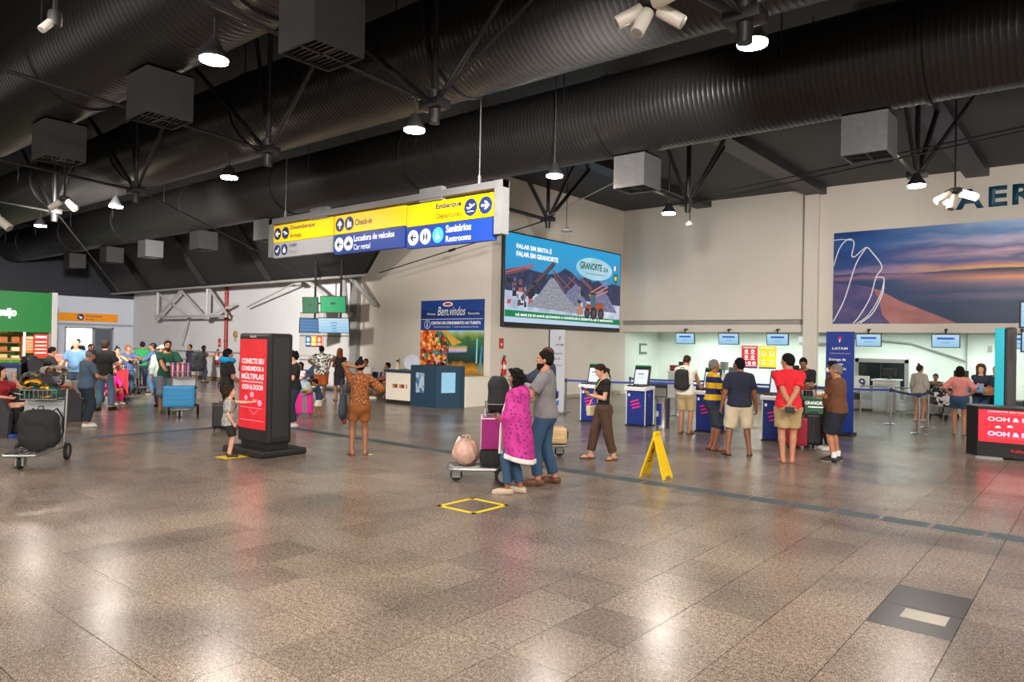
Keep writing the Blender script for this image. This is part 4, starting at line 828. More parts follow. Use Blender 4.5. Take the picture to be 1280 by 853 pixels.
MB().box(-0.03, 0.0, 0.0, 2.33, -0.04, 0.02).build('pole', M_steel, ru); MB().box(-0.05, 0.55, -0.03, 0.05, -0.12, 0.12, bev=0.02).build('base', M_alu, ru)
emblem(ru, 0.33, 2.1, 0.11, 0.002, mm('emblem_red_b', (170, 40, 90), 0.5), S_nvy); text(ru, 'LATAM', 0.33, 1.88, 0.26, 0.05, S_nvy, 0.002, 0.03, 'C')
text(ru, 'Despacho', 0.06, 1.62, 0.38, 0.07, mm('print_darkgrey', (70, 74, 84), 0.5), 0.002, 0.03); text(ru, 'aqui', 0.06, 1.48, 0.3, 0.06, mm('print_darkgrey', (70, 74, 84), 0.5), 0.002, 0.03)
flat(ru, 'printed_rule', rect(0.06, 0.44, 1.32, 1.335), mm('print_darkgrey', (70, 74, 84), 0.5), 0.002)
flat(ru, 'printed_chevron', [(0.16, 0.42), (0.34, 0.5), (0.34, 0.62), (0.16, 0.54)], mm('banner_mark_blue', (40, 90, 190), 0.5), 0.002); flat(ru, 'printed_chevron', [(0.22, 0.16), (0.34, 0.22), (0.34, 0.36), (0.22, 0.3)], mm('banner_mark_blue', (40, 90, 190), 0.5), 0.002)

# arrivals sign and the green shop --------------------------------------------------------
ar = thing('arrivals_sign', 'long orange arrivals sign over the doors at far left', 'sign', (-41.5, 13.62, 2.73), WALL_X[1], rx=WALL_X[0])
MB().box(0, 2.9, 0, 0.42, 0, 0.08, bev=0.01).build('panel', glow_mat('sign_face_orange', (226, 140, 6), 0.2), ar)
picto(ar, 1.06, 0.21, 0.17, S_nvy, S_wht, [PLANE_D, rect(-0.4, 0.4, -0.55, -0.47)])
for o in ar.children:
    if o.name.startswith('pict'): o.location.z += 0.08
text(ar, 'Desembarque', 1.32, 0.22, 0.8, 0.11, S_nvy, 0.084, 0.02); text(ar, 'Arrivals', 1.32, 0.07, 0.38, 0.1, S_nvy, 0.084, 0.0)
sh = thing('shop_front', 'green shop front with white lettering and a green slatted counter at far left', 'shop', (-33.0, 4.0, 0))
M_green = glow_mat('shop_green', (12, 104, 42), 0.12)
MB().box(-0.3, 0.0, -3.5, 6.62, 2.05, 3.65, bev=0.01).build('fascia', M_green, sh)
MB().box(-0.35, 0.06, 6.62, 6.82, 0, 3.68, bev=0.01).build('pillar', M_whsteel, sh)
for n, lit in (('Queijo', 1),):
    e = bpy.data.objects.new('shop_lettering', None); COL.objects.link(e); e.parent = sh; e.location = (0.0, 5.4, 2.62); e.rotation_euler = (pi/2, 0, pi/2)
    text(e, n, 0, -0.06, 0.90, 0.44, S_wht, 0.012, 0.055, 'R', name='letters', depth=0.03)
MB().box(-3.9, -3.8, -3.5, 6.6, 0, 3.6).box(-3.9, -0.3, -3.6, -3.5, 0, 3.6).box(-3.9, -0.3, 6.6, 6.66, 0, 3.6).box(-3.9, -0.3, -3.5, 6.6, 3.1, 3.2).build('back_walls', mat('shop_inner_wall', (30, 66, 28), 0.6, noise=0.05), sh)
MB().box(-0.6, 0.02, -3.4, 5.6, 0.95, 1.02).build('counter_top', mat('shop_counter_top', (170, 130, 70), 0.4), sh)
MB().box(-0.5, -0.06, -3.4, 5.6, 0.0, 0.95).build('counter_body', mat('shop_counter_body', (16, 80, 24), 0.5), sh)
M_slat = mat('bright_green_slat', (46, 150, 34), 0.4, noise=0.06)
for k in range(44): MB().box(-0.06, -0.03, 1.2+k*0.1, 1.275+k*0.1, 0.03, 0.94).build('slat', M_slat, sh)
sf = thing('display_shelf', 'lit wooden shelf of baked goods behind the shop counter', 'shelf', (-34.3, 8.75, 0))
for z in (0.9, 1.25, 1.6, 1.95, 2.3): MB().box(-0.2, 0.2, -2.6, 1.2, z, z+0.03).build('shelf_board', mm('shelf_wood', (150, 96, 44), 0.5), sf)
for y in (-2.6, -0.7, 1.2): MB().box(-0.2, 0.2, y-0.03, y+0.03, 0, 2.6).build('upright', mm('shelf_wood', (150, 96, 44), 0.5), sf)
rr = random.Random(5)
names = {0: 'golden', 1: 'brown', 2: 'pale'}
cn = {(214, 140, 60): 'golden', (180, 100, 40): 'brown', (236, 190, 120): 'pale tan', (200, 60, 40): 'red', (240, 220, 170): 'cream'}
on_ = {0: 'lowest', 1: 'second', 2: 'third', 3: 'top'}; nth = ['first', 'second', 'third', 'fourth', 'fifth', 'sixth', 'seventh', 'eighth']
for zi, z in enumerate((0.93, 1.28, 1.63, 1.98)):
    for k in range(8):
        y = 8.75+1.0-k*0.42; c = rr.choice(list(cn)); hh = rr.uniform(0.14, 0.24)
        if abs(y-8.05) < 0.17: y -= 0.12
        o = MB().box(-0.1, 0.1, -0.14, 0.14, 0, hh, bev=0.03).build('bakery_box', mm('bakery_%d_%d' % (c[0], c[1]), c, 0.5))
        o.location = (-34.3, y, z); tag(o, '%s bakery packet on the %s shelf of the shop, %s from the right' % (cn[c], on_[zi], nth[k]), 'packet', 'bakery packets on the shop shelf')
t = thing('light_column', 'bright white light tube standing inside the green shop', 'lamp', (-34.3, 10.06, 0.95)); MB().lathe([(0.05, 0), (0.05, 1.1)], 10).build('tube', mat('white_tube_glow', (235, 250, 255), emit=5), t); MB().lathe([(0.08, -0.95), (0.08, 0.0)], 10).build('foot', M_alu, t)
def menu(lab, y, z, wd, ht, c, x=-33.6):
    t = thing('menu_board', lab, 'menu board', (x, y, z), WALL_X[1], rx=WALL_X[0]); MB().box(0, wd, 0, ht, 0, 0.04).build('board', glow_mat('menu_board_face', c, 0.25), t)
    for k in range(4): flat(t, 'printed_line', rect(0.08*wd, 0.9*wd, ht*(0.2+0.15*k), ht*(0.26+0.15*k)), mm('menu_print', (250, 210, 180), 0.5), 0.044)
    flat(t, 'printed_line', rect(0.1*wd, 0.9*wd, ht*0.84, ht*0.93), mm('menu_print_white', (250, 240, 230), 0.5), 0.044)
    MB().tube([(wd/2, ht, 0.02), (wd/2, max(ht+0.02, 3.1-z), 0.02)], 0.015, 5).build('hanger', M_steel, t)
menu('orange menu board hung inside the green shop', 10.02, 1.2, 0.36, 0.7, (216, 112, 36), -34.0); menu('dark red menu board near the shop pillar', 10.1, 1.0, 0.5, 0.98, (170, 50, 44), -33.3)
menu('red and white price board below the menu by the shop pillar', 10.45, 0.85, 0.75, 0.34, (230, 80, 70), -32.9)
# ================================================================== KIOSKS, DESKS, STANCHIONS
M_kblue = mat('kiosk_blue', (24, 46, 124), 0.4, noise=0.03); M_kwhite = mat('kiosk_white', (226, 226, 228), 0.35, noise=0.02)
M_pink = mat('kiosk_pink_print', (238, 30, 130), 0.5, noise=0); M_kscr = E('kiosk_screen_glow', (222, 230, 240), 0.75); M_kgreen = E('kiosk_green_strip', (0, 150, 80), 0.8)
def kiosk(lab, X, Y, rz=0.0):
    """front faces local -y; x across"""
    t = thing('checkin_kiosk', lab, 'kiosk', (X, Y, 0), rz, 'self check-in kiosks')
    MB().box(-0.25, 0.25, -0.02, 0.40, 0.03, 0.90, bev=0.02).build('body', M_kblue, t)
    MB().box(-0.27, 0.27, -0.06, 0.46, 0.0, 0.03, bev=0.008).build('base_plate', M_steel, t)
    for sd in (-1, 1):
        for y in (-0.028, 0.392): MB().box(sd*0.256-0.008, sd*0.256+0.008, y, y+0.016, 0.02, 0.90).build('edge_trim', M_kwhite, t)
    top = MB(); top.prism([(-0.10, 0.86), (0.42, 0.9), (0.42, 0.965), (-0.06, 0.955), (-0.12, 0.92)], -0.275, 0.275, Matrix(((0, 0, 1, 0), (1, 0, 0, 0), (0, 1, 0, 0), (0, 0, 0, 1))))
    top.build('tray', M_kwhite, t)
    for x, wd in ((-0.17, 0.055), (-0.05, 0.05), (0.12, 0.09)): MB().box(x-wd, x+wd, -0.07, 0.06, 0.95, 0.985, bev=0.012).build('reader', M_blkpl, t)
    MB().box(0.07, 0.17, -0.04, 0.03, 0.985, 0.99).build('reader_window', mm('kiosk_grey', (150, 152, 158), 0.4), t)
    MX = Matrix.Translation((0, 0.17, 0.95)) @ Matrix.Rotation(R(-14), 4, 'X')
    MB().box(-0.21, 0.21, 0, 0.06, 0.0, 0.52, MX, bev=0.015).build('screen_housing', M_blkpl, t)
    MB().box(-0.175, 0.175, -0.004, 0.0, 0.06, 0.42, MX).build('screen', M_kscr, t)
    MB().box(-0.1, 0.06, -0.006, -0.004, 0.3, 0.33, MX).box(-0.1, 0.1, -0.006, -0.004, 0.22, 0.225, MX).build('screen_text', mm('kiosk_text', (130, 140, 170), 0.5), t)
    MB().box(-0.2, 0.2, -0.005, 0.05, 0.505, 0.535, MX).build('light_strip', M_kgreen, t)
    p = bpy.data.objects.new('front_print', None); COL.objects.link(p); p.parent = t; p.location = (0, -0.021, 0); p.rotation_euler = (pi/2, 0, 0)
    for k in range(3): flat(p, 'printed_stripe', [(-0.16+0.02*k, 0.56-0.075*k), (0.06+0.03*k, 0.62-0.075*k), (0.08+0.03*k, 0.66-0.075*k), (-0.13+0.02*k, 0.60-0.075*k)], M_pink, 0.003)
    flat(p, 'printed_label', rect(-0.21, -0.16, 0.72, 0.78), M_white, 0.003)
    q = bpy.data.objects.new('side_print', None); COL.objects.link(q); q.parent = t; q.location = (0.2505, 0.18, 0.76); q.rotation_euler = (pi/2, 0, pi/2)
    emblem(q, 0, 0, 0.05, 0.0015, M_white, M_white)
    return t
kiosk('blue check-in kiosk leftmost, behind the woman with the phone', -10.0, 15.25); kiosk('blue check-in kiosk just right of the woman with the phone', -8.72, 15.34)
kiosk('blue check-in kiosk used by the man in the white tank top', -6.98, 15.45, -0.1); kiosk('blue check-in kiosk between the navy tee and the red tee', -5.28, 15.05)
# litter bin
t = thing('litter_bin', 'round chrome litter bin with a blue panel between the kiosks', 'bin', (-7.97, 15.3, 0))
MB().lathe([(0.16, 0.0), (0.165, 0.03), (0.16, 0.05), (0.16, 0.68), (0.168, 0.7), (0.168, 0.73), (0.12, 0.735)], 24).build('body', M_chrome, t)
MB().lathe([(0.118, 0.70), (0.118, 0.737)], 20).build('opening', M_blkpl, t)
cur = MB(); n = 10
for k in range(n):
    a0, a1 = R(200+80*k/n), R(200+80*(k+1)/n); r_ = 0.1635
    cur.add([(r_*cos(a0), r_*sin(a0), 0.1), (r_*cos(a1), r_*sin(a1), 0.1), (r_*cos(a1), r_*sin(a1), 0.6), (r_*cos(a0), r_*sin(a0), 0.6)], [(0, 1, 2, 3)])
cur.build('blue_panel', M_kblue, t)
q = bpy.data.objects.new('bin_print', None); COL.objects.link(q); q.parent = t; q.location = (-0.083, -0.144, 0.36); q.rotation_euler = (pi/2, 0, -R(30))
flat(q, 'printed_ring', disc(0, 0, 0.07, 20), M_white, 0.004); flat(q, 'printed_ring', disc(0, 0, 0.055, 20), M_kblue, 0.006); flat(q, 'printed_figure', [(-0.02, -0.04), (0.02, -0.04), (0.03, 0.03), (-0.03, 0.03)], M_white, 0.008)
# wet floor sign
M_wet = mat('wet_sign_yellow', (252, 208, 0), 0.4, noise=0.02)
ws = thing('wet_floor_sign', 'yellow folding wet floor sign standing by the tactile strip', 'sign', (-5.06, 9.52, 0), R(2))
for s in (-1, 1):
    MX = Matrix.Translation((0, 0, 0.655)) @ Matrix.Rotation(s*R(17), 4, 'Y') @ Matrix.Rotation(pi if s < 0 else 0, 4, 'Z')
    # panel hangs down from the hinge; local x = out of the face
    b = MB(); b.prism([(-0.09, 0.0), (-0.15, -0.62), (-0.15, -0.68), (-0.09, -0.68), (-0.075, -0.64), (0.075, -0.64), (0.09, -0.68), (0.15, -0.68), (0.15, -0.62), (0.09, 0.0)], 0.0, 0.025, MX @ Matrix(((0, 0, 1, 0), (1, 0, 0, 0), (0, 1, 0, 0), (0, 0, 0, 1))))
    leaf = b.build('leaf', M_wet, ws)
    q = bpy.data.objects.new('leaf_print', None); COL.objects.link(q); q.parent = ws
    q.matrix_local = MX @ Matrix.Translation((0.0255, 0, 0)) @ Matrix(((0, 0, 1, 0), (1, 0, 0, 0), (0, 1, 0, 0), (0, 0, 0, 1)))
    text(q, 'CUIDADO', 0, -0.18, 0.13, 0.03, M_blackp, 0.002, 0.03, 'C'); text(q, 'PISO', 0, -0.40, 0.09, 0.03, M_blackp, 0.002, 0.03, 'C'); text(q, 'MOLHADO', 0, -0.45, 0.14, 0.03, M_blackp, 0.002, 0.03, 'C')
    for pl in ([(-0.04, -0.34), (-0.02, -0.34), (0.0, -0.29), (0.03, -0.33), (0.045, -0.32), (0.02, -0.26), (0.0, -0.22), (-0.03, -0.24)], disc(0.01, -0.205, 0.014, 10), [(-0.05, -0.355), (0.05, -0.355), (0.05, -0.35), (-0.05, -0.35)]): flat(q, 'pictogram', pl, M_blackp, 0.002)
    flat(q, 'pictogram', disc(0.02, -0.52, 0.014, 10), M_blackp, 0.002)
MB().tube([(0, -0.09, 0.65), (0, 0.09, 0.65)], 0.016, 8).box(-0.02, 0.02, -0.08, 0.08, 0.63, 0.675, bev=0.01).build('hinge', M_wet, ws)

# totem with the red screen
tt = thing('digital_totem', 'tall black digital totem with a bright red advertising screen', 'totem', (-11.0, 6.75, 0))
MB().box(-0.56, 0.62, -0.42, 0.45, 0.0, 0.11, bev=0.03).build('base', M_blkpl, tt)
MB().box(-0.40, 0.42, -0.16, 0.22, 0.11, 0.2).build('plinth', M_blkpl, tt)
MB().box(-0.47, 0.45, -0.2, 0.26, 0.18, 2.02, bev=0.05).build('housing', mat('totem_black', (32, 31, 33), 0.35, noise=0.05), tt)
MB().box(0.452, 0.46, -0.12, 0.18, 0.3, 1.95).build('side_panel', mat('totem_side', (42, 42, 44), 0.4), tt)
q = bpy.data.objects.new('screen', None); COL.objects.link(q)
bpy.data.objects.remove(q)
scr = MB().box(-0.42, 0.40, 0.42, 1.92, 0, 0.006).build('screen', print_mat('totem_red_picture', 'noise', [(0.35, (222, 8, 28)), (0.7, (250, 26, 40))], nscale=1.6, emit=1.0), tt)
scr.location = (0, -0.201, 0); scr.rotation_euler = (pi/2, 0, 0)
def tx(s, x, y, wd, ht, **k): return text(scr, s, x, y, wd, ht, S_W2, 0.008, **k)
S_W2 = E('totem_print_white', (255, 220, 220), 0.95)
tx('CONECTE SEU', -0.01, 1.505, 0.68, 0.09, bold=0.035, align='C'); tx('CONSUMIDOR A', -0.01, 1.385, 0.68, 0.08, bold=0.035, align='C'); tx('MÚLTIPLAS', -0.01, 1.245, 0.68, 0.115, bold=0.035, align='C')
tx('POSSIBILIDADES EM MÍDIA', -0.01, 1.19, 0.66, 0.035, bold=0.01, align='C'); tx('OOH & DOOH', -0.01, 1.07, 0.64, 0.09, bold=0.035, align='C')
for x, y, r_ in ((-0.2, 0.93, 0.05), (-0.02, 0.99, 0.06), (0.22, 0.86, 0.065)): flat(scr, 'printed_balloon', disc(x, y, r_, 16, r_*0.8), E('totem_print_pink', (250, 160, 190), 0.9), 0.008)
for p, q2 in (((-0.38, 0.77), (0.30, 0.77)), ((-0.1, 0.75), (0.05, 0.66)), ((0.05, 0.66), (0.18, 0.75)), ((-0.36, 0.56), (0.36, 0.56))):
    p, q2 = V(p), V(q2); d = (q2-p).normalized(); n_ = V((-d.y, d.x))*0.004; flat(scr, 'printed_line', [tuple(p-n_), tuple(q2-n_), tuple(q2+n_), tuple(p+n_)], E('totem_print_pink', (250, 160, 190), 0.9), 0.008)
lg = text(tt, 'KALLAS', 0, 0, 0.18, 0.035, M_white, 0, 0.02, 'C', name='lettering'); lg.rotation_euler = (pi/2, 0, 0); lg.location = (-0.02, -0.2025, 1.945)

# red LED desk at the right
rd = thing('advertising_desk', 'low black advertising desk with a red lit screen at the right edge', 'desk', (-2.0, 15.73, 0))
MB().prism([(0.0, 0.22), (0.2, 0.0), (3.0, 0.0), (3.0, 0.5), (0.0, 0.5)], 0.03, 0.93).build('body', mat('desk_black', (24, 23, 24), 0.35, noise=0.05), rd)
MB().prism([(-0.02, 0.2), (0.19, -0.02), (3.02, -0.02), (3.02, 0.52), (-0.02, 0.52)], 0.93, 0.95).build('top', mat('desk_top_grey', (80, 74, 72), 0.35), rd)
MB().prism([(-0.03, 0.18), (0.18, -0.04), (0.6, -0.04), (0.6, 0.2)], 0.0, 0.03).build('foot_plate', M_alu, rd)
scr = MB().box(0.22, 2.8, 0.30, 0.885, 0, 0.006).build('screen', print_mat('desk_red_picture', 'noise', [(0.35, (255, 10, 30)), (0.7, (255, 30, 70))], nscale=1.2, emit=1.15), rd)
scr.location = (0, -0.001, 0); scr.rotation_euler = (pi/2, 0, 0)
def tx2(s, x, y, wd, ht, m=None, **k): return text(scr, s, x, y, wd, ht, m or E('desk_print_white', (255, 236, 240), 1.0), 0.009, **k)
tx2('OOH & DOOH', 0.36, 0.685, 0.95, 0.075, bold=0.02); tx2('OOH & DOOH', 0.36, 0.415, 0.95, 0.085, E('desk_print_lilac', (240, 210, 255), 1.0), bold=0.05)
tx2('CONECTE SEU CONSUMIDOR A MÚLTIPLAS', 0.36, 0.845, 1.3, 0.03, bold=0.02)
for x, y in ((0.52, 0.575), (0.7, 0.595), (0.96, 0.535)): flat(scr, 'printed_parasol', [(x-0.045, y-0.012), (x+0.045, y-0.012), (x+0.035, y+0.016), (x, y+0.03), (x-0.035, y+0.016)], E('desk_print_white', (255, 236, 240), 1.0), 0.009)
flat(scr, 'printed_frame', rect(0.34, 2.7, 0.385, 0.39), E('desk_print_pink', (255, 120, 150), 0.9), 0.009); flat(scr, 'printed_frame', rect(0.34, 2.7, 0.815, 0.82), E('desk_print_pink', (255, 120, 150), 0.9), 0.009)
M_red_l = E('desk_logo_red', (220, 30, 40), 0.8)
q = bpy.data.objects.new('front_print', None); COL.objects.link(q); q.parent = rd; q.location = (0, -0.001, 0); q.rotation_euler = (pi/2, 0, 0)
text(q, 'Kallas', 0.72, 0.14, 0.2, 0.055, M_red_l, 0.003, 0.01); flat(q, 'printed_rule', rect(0.96, 0.966, 0.1, 0.23), M_red_l, 0.003); text(q, 'AC', 0.99, 0.135, 0.15, 0.07, M_red_l, 0.003, 0.04, shear=0.3)
# teal totem
t = thing('information_totem', 'slim dark totem with a bright teal side panel behind the black desk', 'totem', (-1.50, 16.62, 0), R(4))
MB().box(0.02, 0.21, -0.11, 0.12, 0.04, 2.42, bev=0.05).build('column', mat('totem_charcoal', (62, 58, 58), 0.4, noise=0.05), t); MB().box(-0.13, 0.02, -0.13, 0.12, 0.04, 2.40, bev=0.012).build('teal_panel', glow_mat('totem_teal', (0, 176, 196), 0.25), t); MB().lathe([(0.25, 0), (0.25, 0.04)], 20).build('base', M_steel, t)

# welcome desk ----------------------------------------------------------------
M_dteal = mat('dark_teal_laminate', (28, 58, 78), 0.45, noise=0.04); M_cream = mat('cream_laminate', (222, 214, 198), 0.5, noise=0.02)
wd_ = thing('information_desk', 'tourist information desk in cream and dark teal before the welcome poster', 'desk', (-16.3, 15.6, 0))
MB().box(-1.25, -0.05, -0.55, 0.15, 0.12, 0.98, bev=0.01).build('cream_front', M_cream, wd_); MB().box(-1.23, -0.03, -0.52, 0.15, 0, 0.12).build('plinth', M_steel, wd_)
MB().box(-1.3, -0.03, -0.6, 0.25, 0.98, 1.06, bev=0.01).build('counter_top', M_dteal, wd_)
MB().prism([(-0.05, -0.6), (1.18, -0.72), (1.46, 0.02), (1.46, 0.2), (-0.05, 0.2)], 0.0, 1.24).build('teal_block', M_dteal, wd_)
MB().box(0.6, 1.52, 0.2, 1.25, 0.0, 0.88, bev=0.01).build('cream_return', M_cream, wd_); MB().box(0.58, 1.54, 0.2, 1.27, 0.88, 0.92).build('return_top', M_cream, wd_)
def panel_on(parent, p, q, z0, z1, m, name):
    p, q = V((p[0], p[1], 0)), V((q[0], q[1], 0)); d = (q-p); n_ = V((d.y, -d.x, 0)).normalized()*0.006
    vs = [p+n_+V((0, 0, z0)), q+n_+V((0, 0, z0)), q+n_+V((0, 0, z1)), p+n_+V((0, 0, z1))]
    vs2 = [v_-n_*0.9 for v_ in vs]
    return MB().add(vs+vs2, [(0, 1, 2, 3), (0, 4, 5, 1), (1, 5, 6, 2), (2, 6, 7, 3), (3, 7, 4, 0)]).build(name, m, parent)
panel_on(wd_, (0.22, -0.627), (0.62, -0.666), 0.42, 1.02, print_mat('desk_screen_picture', 'noise', [(0.3, (20, 30, 50)), (0.45, (50, 130, 170)), (0.55, (210, 220, 230)), (0.7, (90, 60, 70))], nscale=4, emit=0.7), 'screen')
panel_on(wd_, (1.24, -0.56), (1.40, -0.14), 0.45, 1.05, E('desk_screen_blue', (150, 200, 226), 0.7), 'screen')
panel_on(wd_, (-0.95, -0.551), (-0.25, -0.551), 0.5, 0.62, print_mat('desk_print_words', 'stripes', [(0.0, (214, 120, 40)), (0.3, (120, 60, 90)), (0.6, (60, 90, 60)), (0.8, (222, 214, 198))], scale=(3.2, 1, 1), axis=0, interp='CONSTANT'), 'printed_words')
t = thing('standing_leaflet', 'round pale board with a blue dot standing on the cream desk end', 'sign', (-16.85, 15.5, 1.06), 0.6)
MB().prism(disc(0, 0.24, 0.25, 24, 0.25), -0.01, 0.01, Matrix.Rotation(pi/2, 4, 'X')).build('board', mat('leaflet_pale', (196, 200, 214), 0.5), t); MB().prism(disc(0, 0.12, 0.09, 20, 0.13), -0.014, 0.0, Matrix.Translation((0, -0.002, 0)) @ Matrix.Rotation(pi/2, 4, 'X')).build('blue_dot', mm('poster_blue_c', (16, 62, 142), 0.45), t)
t = thing('desk_telephone', 'small cream and grey device on the left end of the information desk', 'device', (-17.35, 15.35, 1.06)); MB().lathe([(0.09, 0), (0.09, 0.05), (0.06, 0.1), (0.08, 0.28), (0.08, 0.34), (0.03, 0.4)], 12).build('body', mm('device_cream', (190, 180, 150), 0.5), t); MB().ball((0.05, -0.05, 0.28), 0.04).build('knob', M_blkpl, t)
tag(MB().box(-16.1, -15.5, 15.4, 15.55, 1.24, 1.27, bev=0.01).build('keyboard', M_blkpl), 'dark keyboard lying on the teal block of the information desk', 'keyboard')

# check-in counters -----------------------------------------------------------
M_dk = mat('counter_dark_belt', (46, 46, 46), 0.5, noise=0.1); M_ss = mat('stainless_kick', (158, 156, 150), 0.35, 0.8, noise=0.08, nscale=4); M_ctop = mat('counter_top_white', (214, 216, 210), 0.35)
def counter(lab, X, num=None):
    t = thing('checkin_counter', lab, 'counter', (X, 25.55, 0), 0, 'check-in counters')
    MB().box(-0.85, 0.15, -0.3, 0.5, 0.05, 0.34, bev=0.01).build('kick_panel', M_ss, t)
    MB().box(-0.85, 0.15, -0.28, 0.5, 0.34, 0.56, bev=0.01).build('scale_belt', M_dk, t)
    MB().box(0.2, 0.85, -0.3, 0.45, 0.0, 0.98, bev=0.015).build('desk_front', mat('counter_front', (196, 198, 192), 0.4, noise=0.03), t)
    MB().box(0.16, 0.9, -0.36, 0.6, 0.98, 1.03, bev=0.01).build('desk_top', M_ctop, t)
    MB().box(0.25, 0.8, -0.31, -0.30, 0.1, 0.9).build('front_sheet', mm('counter_sheet', (178, 182, 178), 0.4), t)
    m = MB(); m.box(0.35, 0.75, 0.3, 0.34, 1.12, 1.38, bev=0.01).box(0.5, 0.6, 0.3, 0.38, 1.03, 1.14); m.build('desk_monitor', M_blkpl, t)
    if num:
        MB().box(-0.35, 0.1, -0.28, -0.25, 0.62, 1.12, bev=0.01).build('number_board', M_ctop, t)
        q = bpy.data.objects.new('number_print', None); COL.objects.link(q); q.parent = t; q.location = (-0.12, -0.281, 0); q.rotation_euler = (pi/2, 0, 0)
        text(q, num, 0, 0.72, 0, 0.32, S_nvy, 0.003, 0.012, 'C')
    return t
counter('check-in counter leftmost, behind the two left kiosks', -13.2); counter('check-in counter with the number two board behind the striped shirt', -11.0, '2'); counter('check-in counter behind the red tee', -9.0)
counter('check-in counter with the number nine board right of the blue banner', -5.95, '9'); counter('check-in counter behind the grey hoodie', -3.95); counter('check-in counter behind the woman in the navy top', -1.95)
# things on the counters
for k, (x, c, lab) in enumerate(((-12.35, (200, 40, 40), 'red box on the left check-in counter'), (-12.75, (120, 40, 46), 'dark red box beside the red box on the left check-in counter'), (-10.4, (90, 94, 96), 'grey printer on the number two check-in counter'))):
    o = MB().box(-0.17, 0.17, -0.12, 0.12, 0, 0.22, bev=0.02).build('storage_box', mm('box_%d' % k, c, 0.4)); o.location = (x, 25.36, 1.03); tag(o, lab, 'box')
t = thing('desk_printer', 'grey boarding pass printer on a post behind the man in the tank top', 'printer', (-11.2, 26.35, 0)); MB().box(-0.12, 0.12, -0.12, 0.12, 1.1, 1.42, bev=0.02).build('body', mm('printer_grey', (120, 122, 122), 0.5), t); MB().tube([(0, 0, 0), (0, 0, 1.1)], 0.03, 8).build('post', M_steel, t)
# glass weighing rails in front of counter nine
for x, lab in ((-5.6, 'low glass barrier by the number nine counter, left one'), (-4.6, 'low glass barrier by the number nine counter, right one')):
    t = thing('glass_barrier', lab, 'barrier', (x, 24.75, 0), 0, 'glass barriers'); g_ = mat('pale_glass', (200, 214, 210), 0.08, noise=0.0, alpha=0.28)
    MB().box(-0.38, 0.38, -0.01, 0.01, 0.12, 0.78).build('pane', g_, t)
    for s in (-0.38, 0.38): MB().tube([(s, 0, 0), (s, 0, 0.85)], 0.022, 8).build('post', M_alu, t)
    MB().tube([(-0.38, 0, 0.82), (0.38, 0, 0.82)], 0.02, 8).build('rail', M_alu, t)
# stanchions ---------------------------------------------------------------------
M_belt = mat('blue_belt', (26, 54, 140), 0.6, noise=0.05)
POSTS = {}
def stanchion(lab, X, Y):
    t = thing('queue_post', lab, 'stanchion', (X, Y, 0), 0, 'chrome queue posts')
    MB().lathe([(0.175, 0.0), (0.175, 0.012), (0.16, 0.022), (0.04, 0.04)], 24).build('base', M_chrome, t)
    MB().lathe([(0.032, 0.03), (0.032, 0.86)], 12).build('post', M_chrome, t); MB().lathe([(0.036, 0.86), (0.04, 0.88), (0.04, 0.95), (0.03, 0.965)], 12).build('cap', M_steel, t)
def belt(lab, p, q, z=0.91):
    P, Q = V((p[0], p[1], z)), V((q[0], q[1], z)); d = (Q-P).normalized()*0.045; P, Q = P+d, Q-d; mb = MB(); n = 6; vs = []
    for i in range(n+1):
        c = P.lerp(Q, i/n) - V((0, 0, 0.02*4*(i/n)*(1-i/n)))
        vs += [c-V((0, 0, 0.03)), c+V((0, 0, 0.03))]
    nn = V((-(Q-P).y, (Q-P).x, 0)).normalized()*0.0025
    mb.add([v_+nn for v_ in vs]+[v_-nn for v_ in vs], [(2*i, 2*i+2, 2*i+3, 2*i+1) for i in range(n)]+[(2*i+14, 2*i+15, 2*i+17, 2*i+16) for i in range(n)])
    o = mb.build('queue_belt', M_belt); me = o.data; c = P.lerp(Q, .5)
    me.transform(Matrix.Translation(-c)); o.location = c; tag(o, lab, 'belt', 'blue queue belts')
S1 = [(-4.33, 20.96, 'queue post left of the grey hoodie'), (-3.34, 19.04, 'queue post nearest the black desk, in front of the grey hoodie'), (-3.45, 20.87, 'queue post right behind the grey hoodie'), (-12.03, 17.09, 'queue post beside the roll-up banner'), (-9.29, 18.59, 'queue post behind the litter bin'),
      (-7.6, 18.3, 'queue post behind the man in the tank top'), (-6.1, 20.5, 'queue post behind the blue banner'), (-9.2, 20.9, 'queue post at the back of the queue lane by the bin'), (-5.9, 18.0, 'queue post behind the black tee man'), (-11.6, 20.0, 'queue post at the back before the screen wall')]
for x, y, l_ in S1: stanchion('chrome ' + l_, x, y)
for l_, a, b in (('from the post left of the grey hoodie to the one in front', 0, 1), ('between the two posts beside the grey hoodie', 1, 2), ('from the roll-up banner towards the kiosks', 3, 4), ('behind the litter bin', 4, 5), ('at the back of the queue lane', 7, 6), ('behind the striped shirt', 5, 8), ('from the blue banner to the grey hoodie', 6, 0), ('along the back before the screen wall', 9, 7)):
    belt('blue queue belt ' + l_, S1[a][:2], S1[b][:2])
t = thing('folding_stand', 'small aluminium folding stand behind the roll-up banner', 'stand', (-11.35, 17.6, 0))
MB().tube([(-0.4, 0, 0), (0.4, 0, 0.62)], 0.015, 6).tube([(0.4, 0, 0), (-0.4, 0, 0.62)], 0.015, 6).tube([(-0.4, 0.4, 0), (0.4, 0.4, 0.62)], 0.015, 6).tube([(0.4, 0.4, 0), (-0.4, 0.4, 0.62)], 0.015, 6).build('legs', M_alu, t); MB().box(-0.5, 0.5, -0.05, 0.45, 0.62, 0.65).build('top', mm('stand_top', (150, 168, 160), 0.4), t)
